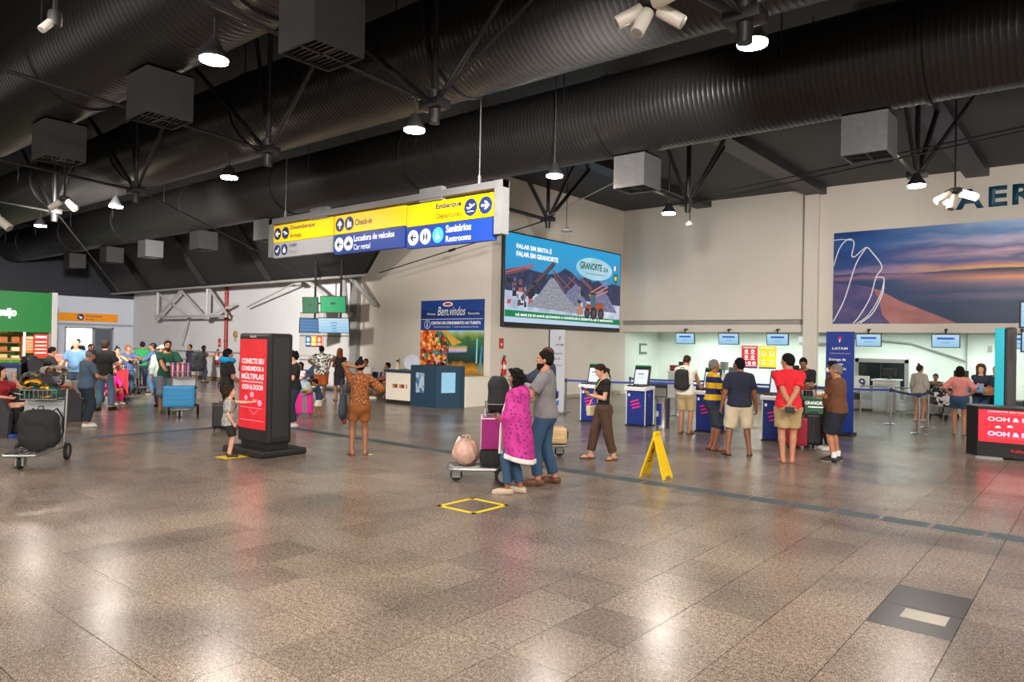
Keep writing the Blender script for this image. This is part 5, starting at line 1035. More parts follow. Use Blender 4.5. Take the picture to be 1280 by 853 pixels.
tag(MB().box(-9.02, -8.99, 15.95, 16.35, 0.0, 0.62).box(-9.3, -8.7, 16.0, 16.05, 0.0, 0.7).build('light_blue_sign', mat('light_blue_board', (40, 140, 210), 0.45)), 'low light blue board between the two left kiosks', 'sign')
# row of waiting chairs by the wall
def bench(lab, X, Y, rz, n):
    t = thing('waiting_seats', lab, 'seats', (X, Y, 0), rz)
    MB().tube([(-0.3, 0, 0.36), (0.58*n-0.3, 0, 0.36)], 0.03, 8).build('beam', M_alu, t)
    for k in range(n):
        x = 0.58*k
        MB().box(x-0.24, x+0.24, -0.22, 0.22, 0.4, 0.45, bev=0.02).build('seat', mm('seat_navy', (30, 52, 96), 0.5), t)
        MB().box(x-0.24, x+0.24, 0.0, 0.04, 0.0, 0.42, Matrix.Translation((0, 0.22, 0.46)) @ Matrix.Rotation(R(-12), 4, 'X'), bev=0.02).build('backrest', mm('seat_navy', (30, 52, 96), 0.5), t)
        MB().tube([(x-0.27, -0.18, 0.62), (x-0.27, 0.2, 0.62), (x-0.27, 0.2, 0.38)], 0.015, 6).tube([(x+0.27, -0.18, 0.62), (x+0.27, 0.2, 0.62), (x+0.27, 0.2, 0.38)], 0.015, 6).build('armrest', M_alu, t)
    for x in (0.0, 0.58*(n-1)): MB().tube([(x, -0.25, 0.01), (x, 0, 0.36), (x, 0.25, 0.01)], 0.022, 6).build('leg', M_alu, t)
bench('row of navy waiting seats holding the man in the white shirt', -20.55, 16.25, 0.0, 4); bench('row of navy waiting seats holding the man in the navy jacket', -22.4, 15.1, 0.0, 3)
# ================================================================== PEOPLE: one smooth surface per body, clothes as thin shells over it
def _norm(v):
    return v/ max(1e-9, np.linalg.norm(v))
def surface(prims, res, cuts=(), fold=0.0, seed=0, carve=(), zfine=None, ff=1.0):
    """mesh of the zero level of a smooth union of tapered capsules and ellipsoids, on a rectilinear grid.
    prims: ('c', a, b, ra, rb, k, flat_end) | ('e', a, b, ra, rb, k, flat_end, depth_dir, ratio) | ('o', centre, radii, rot3x3, k); cuts: (normal, offset) keep n.p < offset"""
    lo = np.full(3, 1e9); hi = -lo
    for p in prims:
        if p[0] == 'o':
            r = max(p[2]); pts = [(p[1], r)]
        else: pts = [(p[1], p[3]), (p[2], p[4])]
        for c, r in pts: lo = np.minimum(lo, np.asarray(c)-r); hi = np.maximum(hi, np.asarray(c)+r)
    lo -= res*2.5 + 0.01; hi += res*2.5 + 0.01
    if callable(zfine): zs = zfine(lo[2], hi[2])
    else:
        zs = np.arange(lo[2], hi[2]+res, res)
    xs = np.arange(lo[0], hi[0]+res, res); ys = np.arange(lo[1], hi[1]+res, res)
    ax = (xs, ys, zs)
    D = np.full((len(xs), len(ys), len(zs)), 0.5, np.float32)
    def window(c_lo, c_hi):
        s = []
        for a, l_, h_ in zip(ax, c_lo, c_hi):
            i0 = max(0, np.searchsorted(a, l_)-1); i1 = min(len(a), np.searchsorted(a, h_)+1); s.append(slice(i0, i1))
        return tuple(s)
    def evalp(p, sl):
        X = xs[sl[0]][:, None, None]; Y = ys[sl[1]][None, :, None]; Z = zs[sl[2]][None, None, :]
        if p[0] == 'o':
            c, r, M = p[1], p[2], p[3]
            q = [X-c[0], Y-c[1], Z-c[2]]
            l = [(M[0][i]*q[0]+M[1][i]*q[1]+M[2][i]*q[2])/r[i] for i in range(3)]
            k0 = np.sqrt(l[0]**2+l[1]**2+l[2]**2)
            k1 = np.sqrt((l[0]/r[0])**2+(l[1]/r[1])**2+(l[2]/r[2])**2)+1e-6
            return k0*(k0-1)/k1
        a, b = np.asarray(p[1], float), np.asarray(p[2], float); ra, rb = p[3], p[4]
        px, py, pz = X-a[0], Y-a[1], Z-a[2]; ba = b-a
        if p[0] == 'e':
            n, q = p[7], p[8]; s = 1.0/q-1.0
            dn = px*n[0]+py*n[1]+pz*n[2]
            px = px+n[0]*dn*s; py = py+n[1]*dn*s; pz = pz+n[2]*dn*s
            ba = ba+n*np.dot(ba, n)*s
        L2 = max(1e-9, float(ba@ba))
        t0 = (px*ba[0]+py*ba[1]+pz*ba[2])/L2
        t = np.clip(t0, 0, 1)
        d = np.sqrt((px-ba[0]*t)**2+(py-ba[1]*t)**2+(pz-ba[2]*t)**2)-(ra+(rb-ra)*t)
        if p[6]: d = np.maximum(d, (t0-1)*math.sqrt(L2))
        return d
    for p in prims:
        k = p[4] if p[0] == 'o' else p[5]
        m = k+res*2
        if p[0] == 'o': c = np.asarray(p[1]); r = max(p[2])+m; sl = window(c-r, c+r)
        else:
            a, b = np.asarray(p[1]), np.asarray(p[2]); sl = window(np.minimum(a-p[3], b-p[4])-m, np.maximum(a+p[3], b+p[4])+m)
        d = evalp(p, sl).astype(np.float32); o = D[sl]
        if k > 0:
            hh = np.clip(0.5+0.5*(o-d)/k, 0, 1); D[sl] = o+(d-o)*hh-k*hh*(1-hh)
        else: D[sl] = np.minimum(o, d)
    for p in carve:
        c = np.asarray(p[1]); r = max(p[2])+0.03; sl = window(c-r, c+r); d = evalp(p, sl).astype(np.float32); k = p[4]; o = D[sl]
        hh = np.clip(0.5-0.5*(o+d)/k, 0, 1); D[sl] = o+(-d-o)*hh+k*hh*(1-hh)
    X = xs[:, None, None]; Y = ys[None, :, None]; Z = zs[None, None, :]
    if fold:
        r_ = np.random.RandomState(seed); f = 0
        for s in range(5):
            w_ = r_.normal(size=3)*np.array((34, 34, 24))*ff; f = f+np.sin(X*w_[0]+Y*w_[1]+Z*w_[2]+r_.uniform(0, 6.3))
        D += (fold*f*0.45).astype(np.float32)
    for n, o in cuts: D = np.maximum(D, (X*n[0]+Y*n[1]+Z*n[2]-o).astype(np.float32))
    # surface nets
    S = D < 0
    nx, ny, nz = S.shape
    cnt = np.zeros((nx-1, ny-1, nz-1), np.int16); acc = np.zeros((nx-1, ny-1, nz-1, 3), np.float32)
    def edge(axis):
        a = [slice(None)]*3; b = [slice(None)]*3; a[axis] = slice(0, -1); b[axis] = slice(1, None)
        A, B = D[tuple(a)], D[tuple(b)]; ch = S[tuple(a)] != S[tuple(b)]
        idx = np.argwhere(ch); va = A[ch]; vb = B[ch]; t = va/(va-vb)
        pos = np.stack([ax[i][idx[:, i]] for i in range(3)], 1)
        step = ax[axis][idx[:, axis]+1]-ax[axis][idx[:, axis]]; pos[:, axis] += t*step
        return idx, pos, S[tuple(a)][ch]
    E_ = [edge(i) for i in range(3)]
    for axis in range(3):
        idx, pos, _ = E_[axis]; o1, o2 = [(1, 2), (0, 2), (0, 1)][axis]
        for d1 in (0, -1):
            for d2 in (0, -1):
                c = idx.copy(); c[:, o1] += d1; c[:, o2] += d2
                ok = (c[:, o1] >= 0) & (c[:, o2] >= 0) & (c[:, 0] < nx-1) & (c[:, 1] < ny-1) & (c[:, 2] < nz-1)
                cc = c[ok]; f = (cc[:, 0]*(ny-1)+cc[:, 1])*(nz-1)+cc[:, 2]
                cf = cnt.reshape(-1); af = acc.reshape(-1, 3)
                np.add.at(cf, f, 1); np.add.at(af, f, pos[ok])
    act = cnt.reshape(-1) > 0; vid = -np.ones(act.size, np.int64); vid[act] = np.arange(act.sum())
    verts = acc.reshape(-1, 3)[act]/cnt.reshape(-1)[act][:, None]
    faces = []
    for axis in range(3):
        idx, pos, inside = E_[axis]; o1, o2 = [(1, 2), (2, 0), (0, 1)][axis]
        ok = (idx[:, o1] > 0) & (idx[:, o2] > 0) & (idx[:, o1] < S.shape[o1]-1) & (idx[:, o2] < S.shape[o2]-1)
        I = idx[ok]; ins = inside[ok]; q = []
        for d1, d2 in ((0, 0), (-1, 0), (-1, -1), (0, -1)):
            c = I.copy(); c[:, o1] += d1; c[:, o2] += d2
            q.append(vid[(c[:, 0]*(ny-1)+c[:, 1])*(nz-1)+c[:, 2]])
        q = np.stack(q, 1)
        q[~ins] = q[~ins][:, ::-1]; faces.append(q)
    return verts, np.concatenate(faces)
def np_object(name, v, f, m, parent, extra=None):
    """mesh object from arrays (quads), plus extra (verts, faces) such as fingers, in one mesh"""
    fl_ = [tuple(r) for r in f.tolist()]; vs = v.tolist()
    if extra:
        for ev, ef in extra:
            o = len(vs); vs += [tuple(p) for p in ev]; fl_ += [tuple(i+o for i in q) for q in ef]
    me = bpy.data.meshes.new(name); me.from_pydata(vs, [], fl_); me.materials.append(m)
    me.polygons.foreach_set('use_smooth', [True]*len(me.polygons)); me.update()
    o = bpy.data.objects.new(name, me); COL.objects.link(o); o.parent = parent
    return o
def ik(root, tgt, l1, l2, pole):
    root, tgt, pole = np.asarray(root, float), np.asarray(tgt, float), np.asarray(pole, float)
    d = tgt-root; L = np.linalg.norm(d); L = max(1e-4, min(L, (l1+l2)*0.999)); u = _norm(d); tgt = root+u*L
    a = (l1*l1-l2*l2+L*L)/(2*L); hh = math.sqrt(max(0, l1*l1-a*a))
    p = pole-u*np.dot(pole, u); p = _norm(p) if np.linalg.norm(p) > 1e-6 else np.array((0, 1.0, 0))
    return root+u*a+p*hh, tgt
def rotm(yaw=0, pitch=0, roll=0):
    """yaw about z (+ = to the figure's left), pitch about x (+ = nod down), roll about y"""
    return np.array((Matrix.Rotation(R(yaw), 3, 'Z') @ Matrix.Rotation(R(-pitch), 3, 'X') @ Matrix.Rotation(R(roll), 3, 'Y')))
SKIN = {'light': (214, 160, 132), 'tan': (186, 126, 94), 'brown': (144, 92, 64), 'deep': (96, 60, 44), 'olive': (198, 146, 112)}
def skin_mat(k): return mm('skin_'+k, SKIN[k], 0.5, noise=0.06, nscale=14)
def hair_mat(k):
    c = {'black': (24, 20, 20), 'brown': (52, 36, 28), 'grey': (120, 114, 108), 'auburn': (120, 62, 30), 'white': (190, 186, 180), 'chestnut': (74, 48, 34)}[k]
    if 'hair_'+k not in MT: MT['hair_'+k] = mat('hair_'+k, c, 0.85, noise=0.25, nscale=40, bump=0.8, bscale=70, spec=0.15)
    return MT['hair_'+k]
def cloth(name, c, **k):
    k.setdefault('noise', 0.08); k.setdefault('nscale', 9)
    return mm(name, c, 0.85, bump=0.25, bscale=220, **k)
def person(lab, loc, face, H=1.75, sex='m', girth=1.0, skin='tan', hair=('short', 'black'), top=None, bottom=None, shoes=None, feet=None, hands=None, elbows=None,
           pelvis=None, lean=(0, 0), twist=0, head=(0, 0, 0), beard=None, res=0.014, belly=0.0, knees=None, curl=0.5, extra_top=None, group=None, head_scale=1.0, z=0.0, cap=None, child=False):
    """a figure standing at loc, facing the compass angle `face` (degrees, 0 = +y, + = towards -x); everything in a 1.75 m body, then scaled to H"""
    res = res*1.09
    t = thing('person', lab, 'person', (loc[0], loc[1], z), R(face), group)
    s = H/1.75
    hs = s*head_scale
    A = lambda *p: np.array(p, float)*s
    sh_w = 0.178 if sex == 'm' else 0.155
    hip_w = 0.092
    P = A(*(pelvis or (0, 0, 0.945)))
    RT = np.array(Matrix.Rotation(R(-lean[0]), 3, 'X') @ Matrix.Rotation(R(lean[1]), 3, 'Y'))
    RS = RT @ np.array(Matrix.Rotation(R(twist), 3, 'Z'))
    u = RT @ np.array((0, 0, 1.0)); fw = RT @ np.array((0, 1.0, 0)); rt = RT @ np.array((1.0, 0, 0))
    ufw = RS @ np.array((0, 1.0, 0)); urt = RS @ np.array((1.0, 0, 0))
    N = P+u*0.52*s
    SHJ = [N-u*0.055*s+sd*urt*sh_w*s for sd in (-1, 1)]
    HIP = [P+rt*sd*hip_w*s-u*0.02*s for sd in (-1, 1)]
    feet = feet or ((-0.1, 0.0, 8), (0.1, 0.02, -8))
    hands = hands or ((-0.25, 0.06, 0.84), (0.25, 0.06, 0.84))
    elbows = elbows or ((-0.6, -0.8, 0), (0.6, -0.8, 0))
    knees = knees or ((-0.1, 1, 0), (0.1, 1, 0))
    ua, fa = 0.30*s, 0.255*s; th, sn = 0.435*s, 0.425*s
    EL, WR, KN, AN, FD = [], [], [], [], []
    for i in (0, 1):
        e, w_ = ik(SHJ[i], A(*hands[i][:3]), ua, fa, elbows[i]); EL.append(e); WR.append(w_)
        f = feet[i]; an = A(f[0], f[1], 0.085+(f[3] if len(f) > 3 else 0)); kk, an = ik(HIP[i], an, th, sn, knees[i]); KN.append(kk); AN.append(an)
        a = R(f[2]); FD.append(np.array((-sin(a), cos(a), 0)))
    RH = RS @ rotm(*head)
    HB = N+u*0.045*s                                       # base of skull pivot
    hc = HB+RH @ (np.array((0, 0.022, 0.125))*hs)              # head centre
    hp = lambda x, y, z: hc+RH @ (np.array((x, y, z))*hs)
    g = girth
    prims = []
    C = lambda a, b, ra, rb, k=0.03, flat=False: prims.append(('c', a, b, ra*s, rb*s, k*s, flat))
    Ee = lambda a, b, ra, rb, k, n, q, flat=False: prims.append(('e', a, b, ra*s, rb*s, k*s, flat, n, q))
    def torso(add=0.0, dst=None, neck=True):
        L = []
        hipr = 0.158 if sex == 'm' else 0.168
        wst = (0.14 if sex == 'm' else 0.118)*g; chs = (0.168 if sex == 'm' else 0.142)*(0.5+0.5*g)
        ad = add
        L.append(('e', P-u*0.03*s, P+u*0.09*s, (hipr*(0.6+0.4*g)+ad)*s, (wst*1.06+ad)*s, 0.05*s, False, fw, 0.70))
        L.append(('e', P+u*0.12*s, P+u*0.36*s, (wst+ad)*s, (chs+ad)*s, 0.06*s, False, ufw, 0.68))
        L.append(('e', P+u*0.34*s, P+u*0.42*s, (chs+ad)*s, (chs*0.88+ad)*s, 0.05*s, False, ufw, 0.66))
        L.append(('c', SHJ[0]-u*0.012*s, SHJ[1]-u*0.012*s, (0.058+ad)*s, (0.058+ad)*s, 0.06*s, False))
        for sd in (-1, 1): L.append(('c', P+rt*sd*0.075*s-fw*0.05*s-u*0.03*s, P+rt*sd*0.075*s-fw*0.045*s-u*0.06*s, (0.082*(0.6+0.4*g)+ad)*s, (0.08+ad)*s, 0.05*s, False))
        if sex == 'f' and not child:
            for sd in (-1, 1): L.append(('c', P+u*0.345*s+urt*sd*0.07*s+ufw*0.075*s, P+u*0.335*s+urt*sd*0.072*s+ufw*0.09*s, (0.056+ad)*s, (0.05+ad)*s, 0.05*s, False))
        if belly: L.append(('c', P+u*0.13*s+fw*(0.05+belly*0.5)*s, P+u*0.2*s+fw*(0.04+belly*0.45)*s, (0.115*g+ad)*s, (0.11*g+ad)*s, 0.07*s, False))
        return L
    prims += torso()
    C(N-u*0.05*s+ufw*0.0, HB+u*0.03*s+ufw*0.01*s, 0.060, 0.054, 0.04)
    armk = 0.86 if sex == 'f' else 1.0
    ak = armk*(0.7+0.3*g)
    for i, sd in enumerate((-1, 1)):
        C(SHJ[i], EL[i], 0.056*ak, 0.042*ak, 0.035); C(EL[i], EL[i]*0.65+WR[i]*0.35, 0.042*ak, 0.043*ak, 0.02); C(EL[i]*0.65+WR[i]*0.35, WR[i], 0.043*ak, 0.028*ak, 0.02)
        lk = (0.75+0.25*g)
        C(HIP[i], KN[i], 0.092*lk, 0.058*lk, 0.03); cb = KN[i]*0.7+AN[i]*0.3
        C(KN[i], cb, 0.056*lk, 0.056*lk, 0.02); C(cb, AN[i], 0.056*lk, 0.036, 0.02)
        d = FD[i]; b0 = AN[i]-d*0.035*s; b0 = np.array((b0[0], b0[1], AN[i][2]-0.05*s)); b1 = AN[i]+d*0.11*s; b1[2] = AN[i][2]-0.055*s; b2 = AN[i]+d*0.165*s; b2[2] = AN[i][2]-0.064*s
        C(AN[i], b0, 0.036, 0.036, 0.02); C(b0, b1, 0.034, 0.036, 0.02); C(b1, b2, 0.036, 0.02, 0.02)
    # head: skull, face, jaw, nose, brow, ears
    o = lambda c, r, k=0.02: prims.append(('o', c, tuple(x*hs for x in r), RH, k*hs))
    hC = lambda a, b, ra, rb, k=0.01: prims.append(('c', a, b, ra*hs, rb*hs, k*hs, False))
    o(hp(0, -0.012, 0.03), (0.076, 0.096, 0.086)); o(hp(0, 0.03, -0.035), (0.058, 0.062, 0.072)); hC(hp(0, 0.062, -0.098), hp(0, 0.055, -0.1), 0.024, 0.026, 0.025)
    hC(hp(0, 0.09, 0.012), hp(0, 0.108, -0.022), 0.009, 0.014, 0.012); hC(hp(-0.032, 0.079, 0.025), hp(0.032, 0.079, 0.025), 0.012, 0.012, 0.014); hC(hp(-0.02, 0.083, -0.058), hp(0.02, 0.083, -0.058), 0.009, 0.009, 0.01)
    for sd in (-1, 1): o(hp(sd*0.078, -0.008, -0.012), (0.010, 0.022, 0.034), 0.008)
    carve = [('o', hp(sd*0.031, 0.094, 0.0), (0.016*hs, 0.014*hs, 0.010*hs), RH, 0.012*hs) for sd in (-1, 1)]
    # palms
    fingers = []
    tip = {}
    for i, sd in enumerate((-1, 1)):
        dr = _norm(WR[i]-EL[i])
        if len(hands[i]) > 3: dr = _norm(np.asarray(hands[i][3:6], float))
        tb = np.array((0, 0.8, 0.6)); tb = tb-dr*np.dot(tb, dr); tb = _norm(tb) if np.linalg.norm(tb) > 0.1 else _norm(np.cross(dr, (1, 0, 0)))
        pn = np.cross(dr, tb)*(-sd)                          # palm faces the body
        if np.dot(pn, (-sd, 0, 0)) < 0 and abs(pn[0]) > 0.3: pn = -pn
        k0 = WR[i]+dr*0.09*s
        prims.append(('e', WR[i], k0, 0.026*s*armk, 0.040*s*armk, 0.015*s, False, pn, 0.5))
        for q in range(4):
            off = (q-1.5)*(-0.0195); ln = (0.068, 0.076, 0.07, 0.055)[q]*s
            p0 = k0+tb*off*s*armk-dr*0.012*s; c = curl
            d1 = _norm(dr*cos(c*0.6)+pn*sin(c*0.6)); d2 = _norm(dr*cos(c*1.5)+pn*sin(c*1.5)); d3 = _norm(dr*cos(c*2.3)+pn*sin(c*2.3))
            pts = [p0, p0+d1*ln*0.5, p0+d1*ln*0.5+d2*ln*0.38, p0+d1*ln*0.5+d2*ln*0.38+d3*ln*0.3]
            fb = MB().tube([V(x) for x in pts], [0.0095*s*armk, 0.009*s*armk, 0.0082*s*armk, 0.006*s*armk], 6); fingers.append((fb.v, fb.f))
        p0 = WR[i]+dr*0.03*s+tb*0.028*s*armk; d1 = _norm(dr*0.72+tb*0.6+pn*0.25); d2 = _norm(dr*0.9+tb*0.2+pn*0.4)
        fb = MB().tube([V(x) for x in (p0-tb*0.01*s, p0+d1*0.04*s, p0+d1*0.04*s+d2*0.032*s)], [0.012*s, 0.0105*s, 0.007*s], 6); fingers.append((fb.v, fb.f))
        tip[i] = k0+pn*0.03*s
    zh = hc[2]-0.13*hs
    def zf(l_, h_):
        a = np.arange(l_, zh, res); b = np.arange(zh, h_+res, min(res, 0.0095)); return np.concatenate([a, b]) if len(a) else b
    v, f = surface(prims, res, carve=carve, zfine=zf)
    body = np_object('body', v, f, skin_mat(skin), t, fingers)
    if extra_top: pass
    # eyes, brows and mouth
    ew = mm('eye_white', (226, 220, 214), 0.3, noise=0); ed = mm('eye_dark', (30, 20, 16), 0.25, noise=0)
    for sd in (-1, 1):
        c = V(hp(sd*0.031, 0.0765, 0.0)); e = MB().ball(c, 0.0112*hs, 8); e.cur = 1; e.ball(V(hp(sd*0.031, 0.0830, 0.0)), 0.0068*hs, 6); e.build('eye', [ew, ed], t)
        MB().tube([V(hp(sd*0.014, 0.091, 0.022)), V(hp(sd*0.032, 0.091, 0.027)), V(hp(sd*0.05, 0.080, 0.02))], [0.004*hs, 0.0045*hs, 0.002*hs], 5).build('eyebrow', hair_mat(hair[1]), t)
    MB().tube([V(hp(-0.024, 0.084, -0.056)), V(hp(-0.008, 0.0915, -0.0555)), V(hp(0.008, 0.0915, -0.0555)), V(hp(0.024, 0.084, -0.056))], [0.003*hs, 0.0058*hs, 0.0058*hs, 0.003*hs], 6).build('mouth', mm('lips', (150, 80, 74), 0.5), t)
    # hair
    st, hcol = hair
    sk = lambda ex: ('o', hp(0, -0.014, 0.032), tuple((x+ex)*hs for x in (0.077, 0.097, 0.087)), RH, 0.01*hs)
    hl = []; cuts = []
    fn = RH @ _norm(np.array((0, 0.80, -0.60)))
    def front_cut(y, zz): return (fn, float(np.dot(fn, hp(0, y, zz))))
    hres = min(res, 0.0125); hf = 0.003
    if st in ('short', 'buzz', 'curly', 'grey_side', 'long', 'bun', 'ponytail', 'longcurly', 'bob', 'afro'):
        ex = {'short': 0.013, 'buzz': 0.006, 'curly': 0.026, 'long': 0.014, 'bun': 0.012, 'ponytail': 0.010, 'longcurly': 0.034, 'bob': 0.02, 'afro': 0.045}[st]
        hl.append(sk(ex)); hl.append(('o', hp(0, -0.05, -0.02), tuple(x*hs for x in (0.062+ex, 0.052+ex, 0.06)), RH, 0.03*hs)); cuts.append(front_cut(0.058+ex*0.3, 0.058))
        hf = {'curly': 0.019, 'longcurly': 0.022, 'afro': 0.012}.get(st, 0.004)
        cf = 2.6 if 'curly' in st or st == 'afro' else 1.2
        v1, f1 = surface(hl, hres, cuts, fold=hf*hs, seed=len(lab), ff=cf)
        ex_parts = [(v1, f1)]; l2 = []
        if st in ('long', 'longcurly', 'bob'):
            ln = {'long': 0.30, 'longcurly': 0.2, 'bob': 0.06}[st]; rr_ = {'long': 0.075, 'longcurly': 0.1, 'bob': 0.085}[st]
            l2.append(('e', hp(0, -0.045, 0.0), hp(0, -0.075, -0.12-ln), rr_*hs, rr_*0.85*hs, 0.03*hs, False, RH @ np.array((0, 1.0, 0)), 0.6))
            for sd in (-1, 1): l2.append(('c', hp(sd*0.072, 0.0, 0.02), hp(sd*0.085, 0.0-0.01, -0.10-ln*0.5), 0.026*hs, 0.03*hs, 0.03*hs, False))
        if st == 'ponytail': l2 += [('c', hp(0, -0.10, 0.0), hp(0, -0.14, -0.05), 0.025*hs, 0.03*hs, 0.02*hs, False), ('c', hp(0, -0.14, -0.05), hp(0.01, -0.12, -0.24), 0.03*hs, 0.012*hs, 0.02*hs, False)]
        if st == 'bun': l2 += [('c', hp(0, -0.045, 0.115), hp(0, -0.065, 0.145), 0.04*hs, 0.036*hs, 0.01*hs, False)]
        if l2:
            v2, f2 = surface(l2, hres, (), fold=hf*hs*1.2, seed=3, ff=cf); ex_parts.append((v2, f2))
        base = ex_parts[0]
        np_object('hair', base[0], base[1], hair_mat(hcol), t, [(p[0].tolist(), p[1].tolist()) for p in ex_parts[1:]])
    if beard:
        bl = [('o', hp(0, 0.032, -0.058), tuple(x*hs for x in (0.064, 0.070, 0.066)), RH, 0.02*hs), ('c', hp(0, 0.07, -0.105), hp(0, 0.066, -0.118 if beard[0] == 'full' else -0.1), 0.03*hs, 0.026*hs, 0.02*hs, False)]
        cn = RH @ np.array((0, 0, 1.0)); cb_ = RH @ _norm(np.array((0, -1.0, 0.25)))
        v1, f1 = surface(bl, hres, [(cn, float(np.dot(cn, hp(0, 0, -0.048)))), (cb_, float(np.dot(cb_, hp(0, 0.0, -0.05))))], fold=0.003*hs, carve=[('o', hp(0, 0.098, -0.056), (0.024*hs, 0.02*hs, 0.008*hs), RH, 0.006*hs)])
        np_object('beard', v1, f1, hair_mat(beard[1]), t)
    if cap:
        v1, f1 = surface([sk(0.016)], hres, [(-(RH @ _norm(np.array((0, 0.15, 1.0)))), -float(np.dot(RH @ _norm(np.array((0, 0.15, 1.0))), hp(0, 0, 0.045))))])
        brim = MB(); pts = [(-0.07, 0.06), (-0.066, 0.12), (-0.035, 0.155), (0.035, 0.155), (0.066, 0.12), (0.07, 0.06)] if cap[0] == 'cap' else disc(0, -0.01, 0.15, 20, 0.165)
        if cap[0] == 'cap': pts = pts[::-1]
        brim.prism(pts, 0.045, 0.053); bv = [hp(*p) for p in brim.v]
        np_object('cap' if cap[0] == 'cap' else 'hat', v1, f1, cap[1], t, [(bv, brim.f)])
    # clothes -------------------------------------------------------------
    cres = res
    def leg_prims(ext, tmax, ad_hip=0.0):
        L = []
        for i in (0, 1):
            lk = 0.75+0.25*g
            t1 = min(1.0, tmax); e1 = HIP[i]*(1-t1)+KN[i]*t1; r0 = 0.092*lk+ext; r1 = 0.058*lk*t1+0.092*lk*(1-t1)+ext*1.25
            L.append(('c', HIP[i], e1, r0*s, r1*s, 0.03*s, tmax <= 1.0))
            if tmax > 1.0:
                t2 = tmax-1.0; e2 = KN[i]*(1-t2)+AN[i]*t2
                L.append(('c', KN[i], e2, r1*s, (0.058*(1-t2)+0.042*t2+ext*1.4)*s, 0.03*s, True))
        return L
    if bottom:
        bt = dict(len=1.9, ext=0.014, waist=0.10); bt.update(bottom)
        if top and top.get('hem', -0.06) < bt['waist']: bt['waist'] = top.get('hem', -0.06)+0.03
        L = []
        if bt.get('skirt'):
            e = P-u*bt['skirt']*s
            L.append(('e', P+u*0.05*s, e, 0.155*s*(0.6+0.4*g)+0.02*s, bt.get('flare', 0.2)*s, 0.05*s, True, fw, 0.8))
        else: L = leg_prims(bt['ext'], bt['len'])
        for p in torso(0.012)[:2]: L.append(p)
        L += torso(0.012)[4:6]
        wn = u
        v1, f1 = surface(L, cres, [(wn, float(np.dot(wn, P+u*bt['waist']*s)))], fold=0.0045*s, seed=len(lab)+1)
        np_object(bt.get('name', 'trousers' if bt['len'] > 1.3 else 'shorts'), v1, f1, bt['mat'], t)
    if top:
        tp = dict(sleeve=0.6, hem=-0.06, ext=0.016, neck=0.0); tp.update(top)
        if bottom and not bottom.get('skirt') and tp['hem'] < 0: tp['ext'] = max(tp['ext'], 0.022)
        add = tp['ext']
        tl = torso(add)
        if tp['hem'] < -0.03:
            tl.append(('e', P+u*0.02*s, P+u*(tp['hem']-0.02)*s, (0.172*(0.6+0.4*g)+add)*s, (tp.get('flare', 0.182)*(0.6+0.4*g)+add)*s, 0.05*s, False, fw, 0.8))
        L = tl; Ls = []
        for i in (0, 1):
            sl = tp['sleeve']
            if sl > 0:
                t1 = min(1.0, sl); e1 = SHJ[i]*(1-t1)+EL[i]*t1
                Ls.append(('c', SHJ[i], e1, (0.058*ak+add)*s, (0.050*ak+add*1.5)*s, 0.035*s, sl <= 1.0))
                if sl > 1.0:
                    t2 = sl-1.0; e2 = EL[i]*(1-t2)+WR[i]*t2; Ls.append(('c', EL[i], e2, (0.046*ak+add)*s, (0.034*ak+add)*s, 0.03*s, True))
        cut = [(-u, -float(np.dot(u, P+u*tp['hem']*s)))]
        nk = _norm(u*1.0+ufw*0.45); ncut = (nk, float(np.dot(nk, N+u*(0.005+tp['neck'])*s+ufw*0.05*s)))
        # the hem cuts only the torso shell; sleeves are a second shell of the same garment so that low hands do not lose theirs
        v1, f1 = surface(L, cres, cut+[ncut], fold=0.005*s, seed=len(lab)+2)
        ex = []
        if Ls:
            v2, f2 = surface(Ls, cres, [ncut], fold=0.004*s, seed=len(lab)+3); ex = [(v2.tolist(), f2.tolist())]
        np_object(tp.get('name', 'shirt'), v1, f1, tp['mat'], t, ex)
